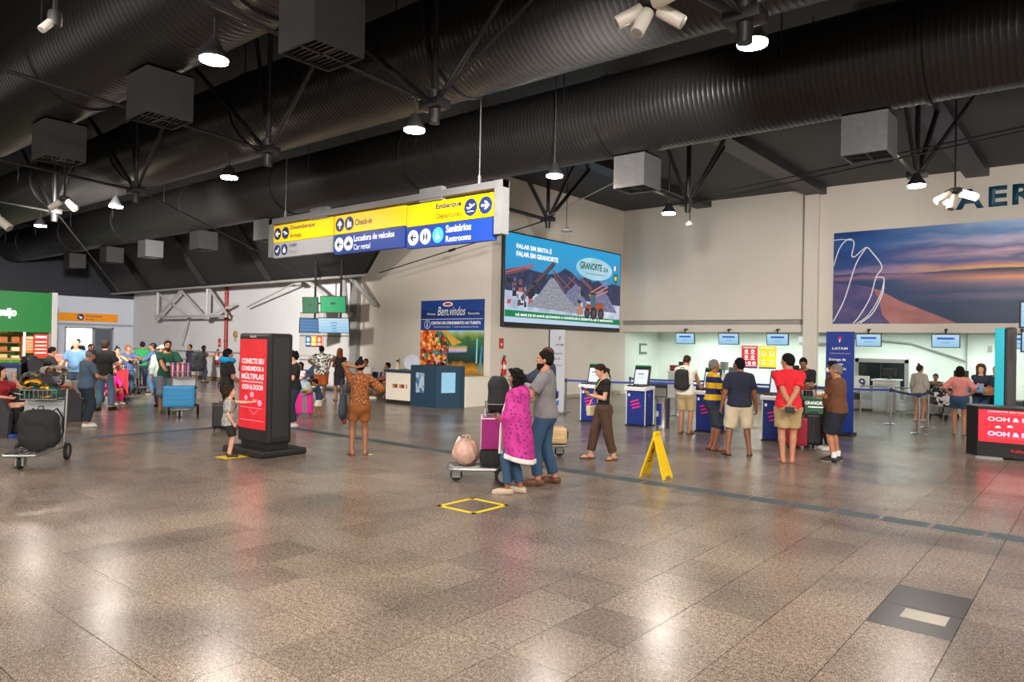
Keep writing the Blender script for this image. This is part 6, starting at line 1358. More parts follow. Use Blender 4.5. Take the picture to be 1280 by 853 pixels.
    if shoes:
        kind, m = shoes[0], shoes[1]
        for i in (0, 1):
            d = FD[i]; zb = AN[i][2]-0.085*s; a = AN[i]; lat = np.array((d[1], -d[0], 0))
            if kind == 'flipflop':
                b = MB(); outl = [(-0.04, -0.085), (0.04, -0.085), (0.045, 0.0), (0.052, 0.1), (0.045, 0.17), (0.015, 0.2), (-0.025, 0.2), (-0.045, 0.16), (-0.048, 0.08), (-0.04, 0.0)]
                M_ = Matrix(((lat[0]*s, d[0]*s, 0, a[0]), (lat[1]*s, d[1]*s, 0, a[1]), (0, 0, s, zb), (0, 0, 0, 1)))
                b.prism(outl, 0.0, 0.018, M_); b.tube([(0.042, 0.02, 0.018), (0.02, 0.09, 0.07), (0.0, 0.14, 0.03)], 0.008, 5, M_); b.tube([(-0.042, 0.02, 0.018), (-0.02, 0.09, 0.07), (0.0, 0.14, 0.03)], 0.008, 5, M_)
                b.build('sandal', m, t)
            else:
                hgt = 0.085 if kind == 'shoe' else 0.15
                b0 = a-d*0.045*s; b0[2] = zb+0.04*s; b1 = a+d*0.12*s; b1[2] = zb+0.035*s; b2 = a+d*0.185*s; b2[2] = zb+0.03*s; an = a+np.array((0, 0, 0.06*s))
                L = [('c', b0, b1, 0.046*s, 0.05*s, 0.02*s, False), ('c', b1, b2, 0.05*s, 0.036*s, 0.02*s, False), ('c', b0+d*0.03*s, an, 0.05*s, 0.048*s, 0.03*s, False)]
                v1, f1 = surface(L, min(cres, 0.012), [(np.array((0, 0, -1.0)), -float(zb+0.001)), (np.array((0, 0, 1.0)), float(zb+hgt*s))])
                np_object('shoe', v1, f1, m, t)
                if kind == 'shoe' and len(shoes) > 2:
                    v1, f1 = surface(L[:2], min(cres, 0.012), [(np.array((0, 0, -1.0)), -float(zb)), (np.array((0, 0, 1.0)), float(zb+0.022*s))]); v1[:, :2] = v1[:, :2]
                    c_ = v1.mean(0); v1[:, :2] = c_[:2]+(v1[:, :2]-c_[:2])*1.05; np_object('sole', v1, f1, shoes[2], t)
            if len(shoes) > 3:
                sv = MB().tube([V(a+np.array((0, 0, -0.01*s))), V(a+np.array((0, 0, 0.1*s)))], [0.046*s, 0.048*s], 10); sv.build('sock', shoes[3], t)
    bpy.context.view_layer.update() if False else None
    Mw = Matrix.Translation((loc[0], loc[1], z)) @ Matrix.Rotation(R(face), 4, 'Z')
    return dict(o=t, M=Mw, s=s, hand=tip, wrist=WR, elbow=EL, P=P, N=N, sh=SHJ, hc=hc, hp=hp, u=u, fw=ufw, knee=KN, top_at=lambda q: Mw @ V(q))
def in_hand(p, i, off=(0, 0, 0)):
    q = p['hand'][i]+np.array(off)*p['s']; return p['M'] @ V(q)
def phone(p, i, lab, off=(0, 0, 0), tilt=40, spin=0, col=None):
    """phone held in hand i (0 left, 1 right)"""
    l_ = in_hand(p, i, off); b = MB().box(-0.036, 0.036, -0.075, 0.075, -0.005, 0.005, bev=0.004); o = b.build('mobile_phone', col or M_blkpl)
    s2 = MB().box(-0.032, 0.032, -0.068, 0.068, 0.005, 0.006).build('screen', mm('phone_screen', (70, 90, 120), 0.2), o)
    o.location = l_; o.rotation_euler = (R(tilt), 0, p['o'].rotation_euler.z+R(spin)); tag(o, lab, 'phone'); return o
def backpack(lab, M, w_, d, h, m, straps=True, name='backpack', cat='backpack', pocket=True):
    """soft pack: local x across, y = away from the back, z up; M places the middle of its bottom"""
    t = thing(name, lab, cat); t.matrix_world = M
    r_ = min(w_, h)*0.25; q_ = d*0.5/r_; nn = np.array((0, 1.0, 0)); prims = []
    for zz, ww in ((r_, 1.0), (r_*0.75+(h-r_*2)*0.25, 1.0), (h*0.5, 0.99), (r_*1.25+(h-r_*2)*0.72, 0.93), (h-r_*1.02, 0.80)): prims.append(('e', np.array((-(w_/2-r_)*ww, d*0.5, zz)), np.array(((w_/2-r_)*ww, d*0.5, zz)), r_, r_, 0.05, False, nn, q_))
    v, f = surface(prims, 0.016, [(np.array((0, 0, -1.0)), -0.004)], fold=0.006, seed=len(lab)); np_object('body', v, f, m, t)
    if pocket:
        v, f = surface([('e', np.array((0, d*0.86, h*0.22)), np.array((0, d*0.84, h*0.42)), w_*0.34, w_*0.30, 0.02, False, np.array((0, 1.0, 0)), 0.4)], 0.014, fold=0.004); np_object('front_pocket', v, f, m, t)
    MB().tube([(-0.04, d*0.35, h-0.01), (-0.03, d*0.33, h+0.04), (0.03, d*0.33, h+0.04), (0.04, d*0.35, h-0.01)], 0.009, 6).build('grab_handle', m, t)
    if straps:
        for sd in (-1, 1): MB().tube([(sd*w_*0.22, 0.0, h*0.92), (sd*w_*0.3, -d*0.35, h*0.99), (sd*w_*0.36, -d*0.9, h*0.75), (sd*w_*0.42, -d*0.7, h*0.35), (sd*w_*0.4, 0.0, h*0.12)], 0.016, 6, flat=0.5).build('shoulder_strap', m, t)
    return t
# ================================================================== TROLLEYS AND LUGGAGE
M_tub = mat('trolley_tube', (150, 150, 148), 0.35, 0.8, noise=0.1, nscale=12); M_tboard = mat('trolley_board_grey', (148, 150, 152), 0.45, noise=0.05)
M_grip = mat('trolley_grip', (150, 34, 34), 0.6, noise=0.1)
def trolley(lab, X, Y, face, board=None, group=None, s=1.0, words=None, deck_len=0.95):
    """airport baggage trolley, pushed along local +y; deck, posts, board, basket, handle, wheels"""
    t = thing('baggage_trolley', lab, 'trolley', (X, Y, 0), R(face), group); t.scale = (s, s, s)
    yf = -0.45+deck_len
    MB().tube([(-0.27, -0.45, 0.2), (-0.25, yf-0.1, 0.2), (-0.2, yf, 0.2), (0.2, yf, 0.2), (0.25, yf-0.1, 0.2), (0.27, -0.45, 0.2)], 0.02, 8).build('deck_frame', M_tub, t)
    for x in (-0.16, -0.05, 0.06, 0.17): MB().tube([(x, -0.42, 0.2), (x, yf, 0.2)], 0.012, 6).build('deck_bar', M_tub, t)
    for sd in (-1, 1):
        MB().tube([(sd*0.27, -0.43, 0.18), (sd*0.28, -0.47, 0.6), (sd*0.27, -0.55, 1.08)], 0.018, 8).build('post', M_tub, t)
        w_ = MB(); MX = Matrix.Translation((sd*0.33, -0.42, 0.13)) @ Matrix.Rotation(pi/2, 4, 'Y')
        w_.lathe([(0.085, -0.02), (0.13, -0.022), (0.13, 0.022), (0.085, 0.02)], 20, MX, cap=False); wh = w_.build('wheel', M_rubber, t)
        MB().lathe([(0.086, -0.012), (0.086, 0.012)], 16, MX).build('hub', M_alu, wh)
    c = MB(); MX = Matrix.Translation((0.03, yf-0.12, 0.085)) @ Matrix.Rotation(pi/2, 4, 'Y'); c.lathe([(0.085, -0.022), (0.085, 0.022)], 16, MX); c.build('castor', M_rubber, t)
    MB().box(-0.03, 0.0, yf-0.18, yf-0.06, 0.05, 0.2).box(0.055, 0.085, yf-0.18, yf-0.06, 0.05, 0.2).tube([(0.03, yf-0.12, 0.19), (0.03, yf-0.12, 0.21)], 0.05, 8).build('castor_fork', M_tub, t)
    b = MB().box(-0.255, 0.255, -0.012, 0.012, 0.0, 0.44, bev=0.008).build('board', board or M_tboard, t); b.location = (0, -0.44, 0.48); b.rotation_euler = (R(8), 0, 0)
    if words:
        q = bpy.data.objects.new('board_print', None); COL.objects.link(q); q.parent = b; q.location = (0, 0.0125, 0); q.rotation_euler = (pi/2, 0, pi)
        text(q, words[0], 0, 0.3, 0.42, 0.07, S_wht, 0.003, 0.02, 'C'); flat(q, 'printed_rule', rect(-0.15, 0.15, 0.24, 0.26), S_wht, 0.003); flat(q, 'printed_bar', rect(-0.05, 0.22, 0.08, 0.11), mm('print_pale_green', (150, 210, 150), 0.5), 0.003)
    k = MB(); z0, z1 = 0.95, 1.09
    for zz in (z0, z1): k.tube([(-0.25, -0.52, zz), (-0.24, -0.16, zz), (0.24, -0.16, zz), (0.25, -0.52, zz)], 0.008, 5)
    for i in range(9):
        x = -0.24+0.06*i; k.tube([(x, -0.5, z0), (x, -0.16, z0), (x, -0.16, z1)], 0.004, 4)
    bk = k.build('wire_basket', M_tub, t)
    MB().tube([(-0.27, -0.55, 1.06), (-0.27, -0.66, 1.1), (0.27, -0.66, 1.1), (0.27, -0.55, 1.06)], 0.017, 8).build('handle', M_blkpl, t)
    for sd in (-1, 1): MB().tube([(sd*0.25, -0.66, 1.1), (sd*0.13, -0.66, 1.1)], 0.026, 8).build('grip', M_grip, t)
    return t
def on(t, x, y, z, rz=0.0, rx=0.0, ry=0.0):
    """world matrix of a spot in a thing's own axes"""
    Mb = Matrix.Translation(t.location) @ Matrix.Rotation(t.rotation_euler.z, 4, 'Z')
    return Mb @ Matrix.Translation((x*t.scale[0], y*t.scale[0], z*t.scale[0])) @ Euler((rx, ry, rz)).to_matrix().to_4x4()
def suitcase(lab, M, w_, d, h, m, ribs=5, handle=0.0, group=None, wheels=True, name='suitcase'):
    """upright hard case: local x across, y thickness, z height; M places the middle of its foot"""
    t = thing(name, lab, 'suitcase', group=group); t.matrix_world = M
    z0 = 0.05 if wheels else 0.0
    MB().box(-w_/2, w_/2, -d/2, d/2, z0, h, bev=min(0.05, d*0.25)).build('shell', m, t)
    for k in range(ribs):
        x = -w_/2+w_*(k+1)/(ribs+1)
        MB().box(x-0.012, x+0.012, -d/2-0.008, d/2+0.008, z0+0.05, h-0.04, bev=0.005).build('rib', m, t)
    MB().box(-w_/2-0.002, w_/2+0.002, -0.006, 0.006, z0-0.002, h+0.002).build('zip', M_blkpl, t)
    MB().tube([(-0.07, 0, h-0.005), (-0.06, 0, h+0.03), (0.06, 0, h+0.03), (0.07, 0, h-0.005)], 0.011, 6).build('carry_handle', M_blkpl, t)
    if wheels:
        for sx in (-1, 1):
            for sy in (-1, 1): MB().lathe([(0.026, -0.012), (0.026, 0.012)], 12, Matrix.Translation((sx*(w_/2-0.05), sy*(d/2-0.04), 0.026)) @ Matrix.Rotation(pi/2, 4, 'Y')).box(sx*(w_/2-0.05)-0.016, sx*(w_/2-0.05)+0.016, sy*(d/2-0.04)-0.012, sy*(d/2-0.04)+0.012, 0.03, 0.07).build('wheel', M_rubber, t)
    if handle:
        for sx in (-1, 1): MB().tube([(sx*0.07, -d/2+0.03, h-0.02), (sx*0.07, -d/2+0.03, h+handle)], 0.007, 6).build('telescopic_tube', M_alu, t)
        MB().tube([(-0.09, -d/2+0.03, h+handle), (0.09, -d/2+0.03, h+handle)], 0.014, 8).build('pull_handle', M_blkpl, t)
    return t
def softbag(lab, M, sx, sy, sz, m, name='bag', cat='bag', fold=0.008, handles=True, seed=1):
    t = thing(name, lab, cat); t.matrix_world = M
    r = min(sx, sy, sz)*0.45
    a, b = np.array((-(sx/2-r), 0, r)), np.array(((sx/2-r), 0, r))
    if sz > sx: a, b = np.array((0, 0, r)), np.array((0, 0, sz-r))
    pr = [('e', a, b, r*1.06, r*1.06, 0.02, False, np.array((0, 1.0, 0)), min(1.6, sy/(2*r)))]
    if sz > 2.2*r and sz <= sx: pr.append(('e', a*(0.85, 1, 1)+(0, 0, sz-2*r), b*(0.85, 1, 1)+(0, 0, sz-2*r), r, r, 0.08, False, np.array((0, 1.0, 0)), min(1.6, sy/(2*r))))
    v, f = surface(pr, max(0.012, r/9), [(np.array((0, 0, -1.0)), 0.0)], fold=fold, seed=seed); np_object('body', v, f, m, t)
    if handles:
        for y in (-0.03, 0.03): MB().tube([(-sx*0.2, y, sz*0.93), (-sx*0.14, y, sz*1.13), (sx*0.14, y, sz*1.13), (sx*0.2, y, sz*0.93)], 0.009, 6).build('handle', m, t)
    return t
def box_bag(lab, M, w_, d, h, m, trim, name='bag', cat='bag'):
    t = thing(name, lab, cat); t.matrix_world = M
    MB().box(-w_/2, w_/2, -d/2, d/2, 0, h, bev=0.03).build('body', m, t)
    for sx in (-0.3, 0.3): MB().box(sx*w_-0.012, sx*w_+0.012, -d/2-0.004, d/2+0.004, 0.0, h+0.002).build('webbing', trim, t)
    MB().box(-w_/2-0.003, w_/2+0.003, -d/2-0.003, d/2+0.003, h-0.03, h-0.015).build('piping', trim, t)
    for y in (-d*0.3, d*0.3): MB().tube([(-0.3*w_, y, h-0.01), (-0.2*w_, y, h+0.1), (0.2*w_, y, h+0.1), (0.3*w_, y, h-0.01)], 0.01, 6).build('handle', trim, t)
    return t
blackcloth = cloth('black_nylon', (30, 29, 31))
# left front trolley with the black backpack
ca = trolley('grey baggage trolley at lower left carrying a black backpack and soft bags', -12.22, 3.73, 73+162)
backpack('big black backpack standing on the deck of the left front trolley', on(ca, -0.05, -0.22, 0.225), 0.54, 0.26, 0.58, blackcloth, straps=True)
softbag('green and yellow soft bag lying in the basket of the left front trolley', on(ca, 0.0, -0.34, 0.962), 0.46, 0.26, 0.17, print_mat('cloth_teal_gold', 'stripes', [(0.0, (30, 92, 84)), (0.7, (30, 92, 84)), (0.72, (220, 170, 20)), (1.0, (220, 170, 20))], axis=0, scale=(2.4, 1, 1), interp='CONSTANT'), handles=False)
softbag('orange yellow cloth bag in the basket of the left front trolley', on(ca, 0.13, -0.34, 1.10, 0.3), 0.22, 0.2, 0.12, cloth('orange_yellow_cloth', (232, 160, 20)), handles=False)
softbag('dark camouflage backpack lying on top of the left front trolley', on(ca, 0.0, -0.34, 1.14, 0.2), 0.56, 0.34, 0.2, print_mat('cloth_camo_dark', 'noise', [(0.35, (34, 32, 34)), (0.55, (60, 58, 56)), (0.68, (150, 120, 40))], nscale=9), name='backpack', cat='backpack', handles=True)
softbag('brown and grey travel pillow on top of the left front trolley', on(ca, -0.12, -0.42, 1.29, 0.6), 0.34, 0.2, 0.14, print_mat('cloth_taupe', 'noise', [(0.3, (90, 78, 72)), (0.7, (156, 140, 128))], nscale=14), name='travel_pillow', cat='pillow', handles=False)
# blue case trolley
cb = trolley('baggage trolley with a pale board carrying the big blue suitcase', -17.45, 8.50, 64+176, board=mat('trolley_board_pale', (206, 208, 206), 0.45))
suitcase('big bright blue suitcase lying on its side at the front of a trolley', on(cb, 0.03, 0.12, 0.50, 0, 0, pi/2) @ Matrix.Translation((0, 0, -0.37)), 0.52, 0.32, 0.76, mat('blue_shell', (52, 152, 210), 0.35, noise=0.04), ribs=4, wheels=True)
box_bag('striped blue, orange and white shopping bag in the basket behind the blue suitcase', on(cb, 0.08, -0.33, 0.96, 0.1), 0.46, 0.26, 0.34, print_mat('cloth_stripe_bag', 'stripes', [(0.0, (40, 60, 140)), (0.3, (40, 60, 140)), (0.32, (230, 120, 70)), (0.55, (230, 120, 70)), (0.57, (232, 226, 220)), (0.75, (190, 50, 50)), (1.0, (190, 50, 50))], axis=0, scale=(9, 1, 3), interp='CONSTANT'), cloth('navy_web', (40, 50, 100)))
backpack('dark grey backpack with orange loop perched beside the striped bag', on(cb, -0.30, -0.36, 1.1, 0.2), 0.32, 0.2, 0.48, cloth('charcoal_nylon', (50, 52, 56)), straps=False)
# couple's trolley
cc = trolley('long baggage trolley loaded with bags, pushed by the bearded man in grey', -6.76, 7.40, 41+92, deck_len=0.80)
softbag('beige pink holdall with a white tag at the front of the couple trolley', on(cc, 0.03, 0.10, 0.222, 0.5), 0.36, 0.3, 0.36, print_mat('cloth_beige_pink', 'noise', [(0.3, (170, 128, 112)), (0.7, (214, 176, 158))], nscale=8))
suitcase('low black case on the couple trolley under the magenta bag', on(cc, 0.0, -0.24, 0.222), 0.40, 0.28, 0.235, cloth('black_case', (26, 26, 28)), ribs=2, wheels=False)
box_bag('magenta purple zip bag with white piping stacked on the couple trolley', on(cc, 0.0, -0.245, 0.462), 0.38, 0.28, 0.45, cloth('magenta_purple', (142, 30, 104)), cloth('white_web', (226, 220, 224)))
o = MB().box(-0.05, 0.05, -0.002, 0.002, -0.09, 0.02, bev=0.002).build('luggage_tag', M_white); o.matrix_world = on(cc, 0.14, 0.2, 0.58, 0.3, 0.5); tag(o, 'white paper tag hanging on the beige pink holdall', 'tag')
# second trolley behind the man in grey
cd_ = trolley('baggage trolley half hidden behind the bearded man in grey', -7.55, 9.90, 37-85)
suitcase('cream suitcase with brown bands lying on the trolley behind the man in grey', on(cd_, -0.02, 0.14, 0.36, pi/2, 0, pi/2) @ Matrix.Translation((0, 0, -0.36)), 0.28, 0.34, 0.72, mat('cream_case', (226, 190, 140), 0.45, noise=0.04), ribs=2)
# green board trolley on the right
ce = trolley('baggage trolley with a green advertising board beside the brown tee man', -4.50, 15.15, 16+180, board=mat('trolley_board_green', (20, 92, 50), 0.45), words=('GRANORTE',))
softbag('black duffel bag on the deck of the green board trolley', on(ce, 0, 0.0, 0.222), 0.5, 0.36, 0.28, blackcloth)
suitcase('red pink ribbed suitcase standing beside the red tee man', Matrix.Translation((-4.62, 14.40, 0)) @ Matrix.Rotation(0.3, 4, 'Z'), 0.38, 0.24, 0.60, mat('red_pink_shell', (196, 44, 70), 0.4, noise=0.05), ribs=6)
suitcase('black suitcase standing just right of the red pink suitcase', Matrix.Translation((-4.40, 14.72, 0)) @ Matrix.Rotation(0.3, 4, 'Z'), 0.34, 0.24, 0.66, mat('black_shell', (32, 32, 36), 0.4), ribs=4)
softbag('floral red and black bag on top of the red pink suitcase', Matrix.Translation((-4.58, 14.42, 0.632)) @ Matrix.Rotation(0.3, 4, 'Z'), 0.24, 0.2, 0.36, print_mat('cloth_floral_red', 'cells', [(0.1, (220, 60, 90)), (0.35, (170, 30, 60)), (0.5, (24, 20, 24))], nscale=18), fold=0.004)
# nested trolleys in the distance and the one the pink girl sits on
for k, (x, y, l_) in enumerate(((-25.9, 10.95, 'nearest the man in blue uniform'), (-26.35, 10.9, 'second from the man in blue uniform'), (-26.8, 10.85, 'third from the man in blue uniform'), (-27.25, 10.8, 'farthest from the man in blue uniform'))):
    trolley('parked baggage trolley in the nested row, ' + l_, x, y, 66+200, group='nested trolleys')
cg = trolley('baggage trolley under the girl in the pink tracksuit', -22.15, 8.95, 68-160)
box_bag('red bag on the trolley behind the pink tracksuit girl', on(cg, 0.0, -0.2, 0.225), 0.46, 0.34, 0.75, cloth('red_bag_cloth', (200, 24, 40)), cloth('dark_web', (60, 20, 24)))
suitcase('beige suitcase standing behind the man checking his phone at left', Matrix.Translation((-20.05, 6.72, 0)) @ Matrix.Rotation(R(70), 4, 'Z'), 0.42, 0.26, 0.82, mat('beige_shell', (176, 168, 156), 0.4), ribs=4)
suitcase('taupe suitcase beside the beige one behind the man in the black tee', Matrix.Translation((-20.5, 7.1, 0)) @ Matrix.Rotation(R(70), 4, 'Z'), 0.40, 0.26, 0.78, mat('taupe_shell', (150, 140, 130), 0.4), ribs=4)
suitcase('black suitcase with a tall pull handle held by the teenager in the blue pillow', Matrix.Translation((-14.35, 7.85, 0)) @ Matrix.Rotation(R(60), 4, 'Z'), 0.40, 0.24, 0.56, mat('black_shell_b', (30, 30, 32), 0.45), ribs=3, handle=0.42)
suitcase('bright pink and grey suitcase pushed by the small boy in navy', Matrix.Translation((-15.72, 10.80, 0)) @ Matrix.Rotation(R(55), 4, 'Z'), 0.42, 0.26, 0.58, print_mat('pink_grey_shell', 'stripes', [(0.0, (226, 20, 140)), (0.36, (226, 20, 140)), (0.38, (140, 120, 130)), (0.64, (140, 120, 130)), (0.66, (226, 20, 140)), (1.0, (226, 20, 140))], axis=0, scale=(2.4, 1, 1), off=0.5, interp='CONSTANT', rough=0.4), ribs=5)
softbag('pale blue and yellow baby bag on top of the pink suitcase', Matrix.Translation((-15.72, 10.80, 0.615)) @ Matrix.Rotation(R(55), 4, 'Z'), 0.3, 0.2, 0.26, print_mat('cloth_blue_yellow', 'noise', [(0.4, (150, 190, 214)), (0.6, (224, 206, 150))], nscale=5))
# spotted stroller near counter nine's right
st_ = thing('folded_stroller', 'black and white spotted stroller beside the pink top woman, in front of the counter', 'stroller', (-3.60, 23.9, 0), R(-15))
MB().tube([(-0.2, -0.05, 0.95), (-0.2, 0.1, 0.6), (-0.22, 0.45, 0.1)], 0.015, 6).tube([(0.2, -0.05, 0.95), (0.2, 0.1, 0.6), (0.22, 0.45, 0.1)], 0.015, 6).tube([(-0.2, 0.42, 0.5), (-0.22, -0.25, 0.1)], 0.015, 6).tube([(0.2, 0.42, 0.5), (0.22, -0.25, 0.1)], 0.015, 6).tube([(-0.2, -0.05, 0.95), (0.2, -0.05, 0.95)], 0.02, 6).build('frame', M_alu, st_)
for x in (-0.22, 0.22):
    for y in (-0.25, 0.45): MB().lathe([(0.08, -0.02), (0.08, 0.02)], 14, Matrix.Translation((x, y, 0.08)) @ Matrix.Rotation(pi/2, 4, 'Y')).build('wheel', M_rubber, st_)
spots_ = print_mat('cloth_cow_spots', 'noise', [(0.48, (222, 218, 214)), (0.52, (30, 28, 30))], nscale=7, interp='CONSTANT')
MB().box(-0.2, 0.2, -0.02, 0.34, 0.36, 0.44, bev=0.03).box(-0.2, 0.2, -0.06, 0.02, 0.4, 0.9, bev=0.03).build('seat', spots_, st_)
v, f = surface([('c', np.array((-0.16, 0.06, 0.78)), np.array((0.16, 0.06, 0.78)), 0.16, 0.16, 0.02, False)], 0.02, [(np.array((0, -0.3, -0.95)), -0.72)]); np_object('hood', v, f, spots_, st_)
# massage chairs at left
M_mch = mat('charcoal_leatherette', (58, 58, 62), 0.4, noise=0.08)
def massage_chair(lab, X, Y, face, glow=None):
    t = thing('massage_chair', lab, 'massage chair', (X, Y, 0), R(face))
    for sd in (-1, 1):
        MB().prism([(-0.45, 0.0), (0.42, 0.0), (0.46, 0.45), (0.30, 0.72), (-0.05, 0.78), (-0.35, 1.35), (-0.52, 1.46), (-0.6, 1.3), (-0.5, 0.6)], sd*0.36-0.05, sd*0.36+0.05, Matrix(((0, 0, 1, 0), (1, 0, 0, 0), (0, 1, 0, 0), (0, 0, 0, 1)))).build('side_shell', M_mch, t)
    MB().box(-0.3, 0.3, -0.2, 0.45, 0.25, 0.48, bev=0.06).build('seat', M_blkpl, t)
    MB().box(-0.3, 0.3, -0.08, 0.12, 0.0, 1.05, Matrix.Translation((0, -0.25, 0.45)) @ Matrix.Rotation(R(16), 4, 'X'), bev=0.07).build('backrest', M_blkpl, t)
    MB().box(-0.2, 0.2, 0.0, 0.12, 0.0, 0.26, Matrix.Translation((0, -0.42, 1.2)) @ Matrix.Rotation(R(16), 4, 'X'), bev=0.05).build('head_pillow', M_mch, t)
    MB().box(-0.3, 0.3, 0.0, 0.16, 0.0, 0.42, Matrix.Translation((0, 0.42, 0.08)) @ Matrix.Rotation(R(-14), 4, 'X'), bev=0.05).build('leg_rest', M_blkpl, t)
    MB().box(-0.38, 0.38, -0.5, 0.5, 0.0, 0.06, bev=0.02).build('base', glow or M_steel, t)
    return t
massage_chair('charcoal massage chair behind the left front trolley, seen from the side', -18.2, 5.95, 70-75)
massage_chair('charcoal massage chair at the left edge with a blue base', -16.25, 4.42, 73-125, glow=mat('blue_lit_base', (40, 90, 170), 0.4, noise=0.02))
t = thing('payment_terminal', 'dark upright payment machine with a pale front between the massage chairs', 'machine', (-18.3, 5.15, 0), R(70+165)); MB().box(-0.24, 0.24, -0.18, 0.18, 0, 1.32, bev=0.04).build('cabinet', mat('machine_dark', (50, 52, 58), 0.4), t); MB().box(-0.16, 0.16, 0.18, 0.19, 0.85, 1.2, bev=0.004).build('front_panel', mm('machine_pale', (170, 174, 180), 0.4), t); MB().box(-0.24, 0.24, 0.18, 0.186, 1.22, 1.28).build('blue_band', M_kblue, t)
# ================================================================== THE PEOPLE
black_t = cloth('black_cotton', (24, 23, 25)); navy_t = cloth('navy_cotton', (30, 36, 56)); red_t = cloth('red_cotton', (216, 28, 46)); brown_t = cloth('brown_cotton', (104, 64, 42)); grey_t = cloth('grey_cotton', (124, 120, 122))
jeans = cloth('blue_denim', (48, 78, 108)); jeans_l = cloth('light_denim', (92, 124, 150)); jeans_d = cloth('dark_denim', (34, 46, 60)); cream_c = cloth('cream_cotton', (214, 200, 170)); khaki_c = cloth('khaki_cotton', (184, 160, 116)); white_c = cloth('white_cotton', (224, 216, 204))
dkshort = cloth('dark_navy_shorts', (26, 32, 46)); brown_tr = cloth('brown_trousers', (82, 58, 44)); rust_c = cloth('rust_cotton', (176, 84, 36)); tan_sh = cloth('copper_brown_cotton', (142, 82, 36))
M_sbrown = mat('brown_leather', (96, 60, 42), 0.5); M_sblack = mat('black_shoe', (22, 22, 24), 0.5); M_swhite = mat('white_shoe', (222, 218, 212), 0.5); M_sbeige = mat('beige_shoe', (188, 164, 142), 0.55); M_sole = mat('pale_sole', (206, 198, 188), 0.6); M_sole_b = mat('brown_sole', (120, 86, 60), 0.6)
stripes = print_mat('cloth_rugby_stripes', 'stripes', [(0.0, (30, 38, 84)), (0.5, (30, 38, 84)), (0.51, (226, 178, 30)), (1.0, (226, 178, 30))], axis=2, scale=(1, 1, 4.6), interp='CONSTANT', rough=0.85, off=0.15)
leopard = print_mat('cloth_leopard', 'cells', [(0.0, (30, 20, 14)), (0.36, (48, 28, 16)), (0.5, (150, 84, 34)), (1.0, (176, 104, 46))], nscale=42, rough=0.8)
dots = print_mat('cloth_magenta_dots', 'cells', [(0.0, (104, 16, 90)), (0.24, (104, 16, 90)), (0.32, (184, 42, 132)), (1.0, (192, 48, 140))], nscale=22, rough=0.75)
floral = print_mat('cloth_white_floral', 'noise', [(0.42, (226, 222, 212)), (0.5, (90, 96, 92)), (0.58, (40, 44, 44))], nscale=16, rough=0.8, interp='CONSTANT')
speckle = print_mat('cloth_grey_patterned', 'noise', [(0.4, (176, 172, 166)), (0.56, (110, 112, 112)), (0.62, (196, 192, 186))], nscale=22, rough=0.8)
tee = lambda m, **k: dict(mat=m, sleeve=0.72, hem=-0.07, ext=0.02, **k)

# --- by the kiosks
p = person('woman in a black tee and brown trousers looking at her phone by the kiosks', (-6.55, 10.42), 32+112, 1.62, 'f', 1.0, 'light', ('ponytail', 'brown'), dict(mat=black_t, sleeve=0.6, hem=0.03, ext=0.014), dict(mat=brown_tr, len=1.86, ext=0.026, waist=0.14), ('flipflop', M_sbrown),
           feet=((-0.13, -0.16, 25), (0.10, 0.20, -5)), hands=((-0.05, 0.27, 1.17, 0.5, 0.6, 0.5), (0.07, 0.29, 1.17, -0.4, 0.6, 0.5)), elbows=((-0.5, -0.6, -0.6), (0.6, -0.6, -0.6)), head=(0, 26, 0), res=0.012)
phone(p, 1, 'dark phone in the hands of the woman in brown trousers', (-0.05, 0.04, 0.03), 35)
bagM = p['M'] @ Matrix.Translation((0.17, 0.12, 0.72)) @ Matrix.Rotation(R(-65), 4, 'Z')
t = thing('shoulder_bag', 'cream crossbody bag of the woman looking at her phone', 'bag'); t.matrix_world = bagM
MB().box(-0.13, 0.13, -0.04, 0.04, 0, 0.17, bev=0.02).build('body', mat('cream_leather', (222, 204, 168), 0.5), t); MB().box(-0.13, 0.13, 0.038, 0.048, 0.08, 0.17, bev=0.004).build('flap', mat('cream_leather_b', (208, 188, 150), 0.5), t)
inv = bagM.inverted() @ p['M']; pp = lambda *q: inv @ V(q)
MB().tube([(-0.12, 0, 0.16), pp(0.12, 0.165, 1.0), pp(0.0, 0.165, 1.18), pp(-0.1, 0.11, 1.33), pp(-0.115, 0.0, 1.385), pp(-0.06, -0.13, 1.25), pp(0.1, -0.16, 1.0), (0.12, 0, 0.16)], 0.008, 6).build('strap', mat('cream_leather_c', (214, 196, 160), 0.5), t)

p = person('man in a white tank top and beige shorts using a kiosk, seen from behind', (-7.22, 14.88), 26-20, 1.76, 'm', 1.0, 'tan', ('buzz', 'brown'), dict(mat=white_c, sleeve=0, hem=-0.08, ext=0.012), dict(mat=khaki_c, len=0.95, ext=0.03), ('flipflop', M_sbrown),
           hands=((-0.16, 0.34, 1.03, 0.1, 1, 0), (0.2, 0.4, 1.02, 0.1, 1, 0)), head=(0, 24, 0), res=0.014)
backpack('black backpack worn by the man in the white tank top', p['M'] @ Matrix.Translation((0, -0.155, 0.98)) @ Matrix.Rotation(pi, 4, 'Z'), 0.32, 0.17, 0.46, blackcloth)
person('grey-haired man in a blue and yellow striped shirt and dark shorts', (-5.68, 12.86), 23-75, 1.70, 'm', 1.05, 'brown', ('buzz', 'grey'), dict(mat=stripes, sleeve=0.8, hem=-0.09, ext=0.03), dict(mat=cloth('grey_blue_shorts', (52, 62, 74)), len=1.02, ext=0.03), ('flipflop', M_sblack),
       hands=((0.06, 0.24, 1.08, 1, 0.2, 0.1), (-0.02, 0.28, 1.16, -0.6, 0.7, 0.2)), elbows=((-0.9, -0.4, -0.5), (0.9, -0.4, -0.5)), head=(0, 0, 0), belly=0.05, res=0.013)
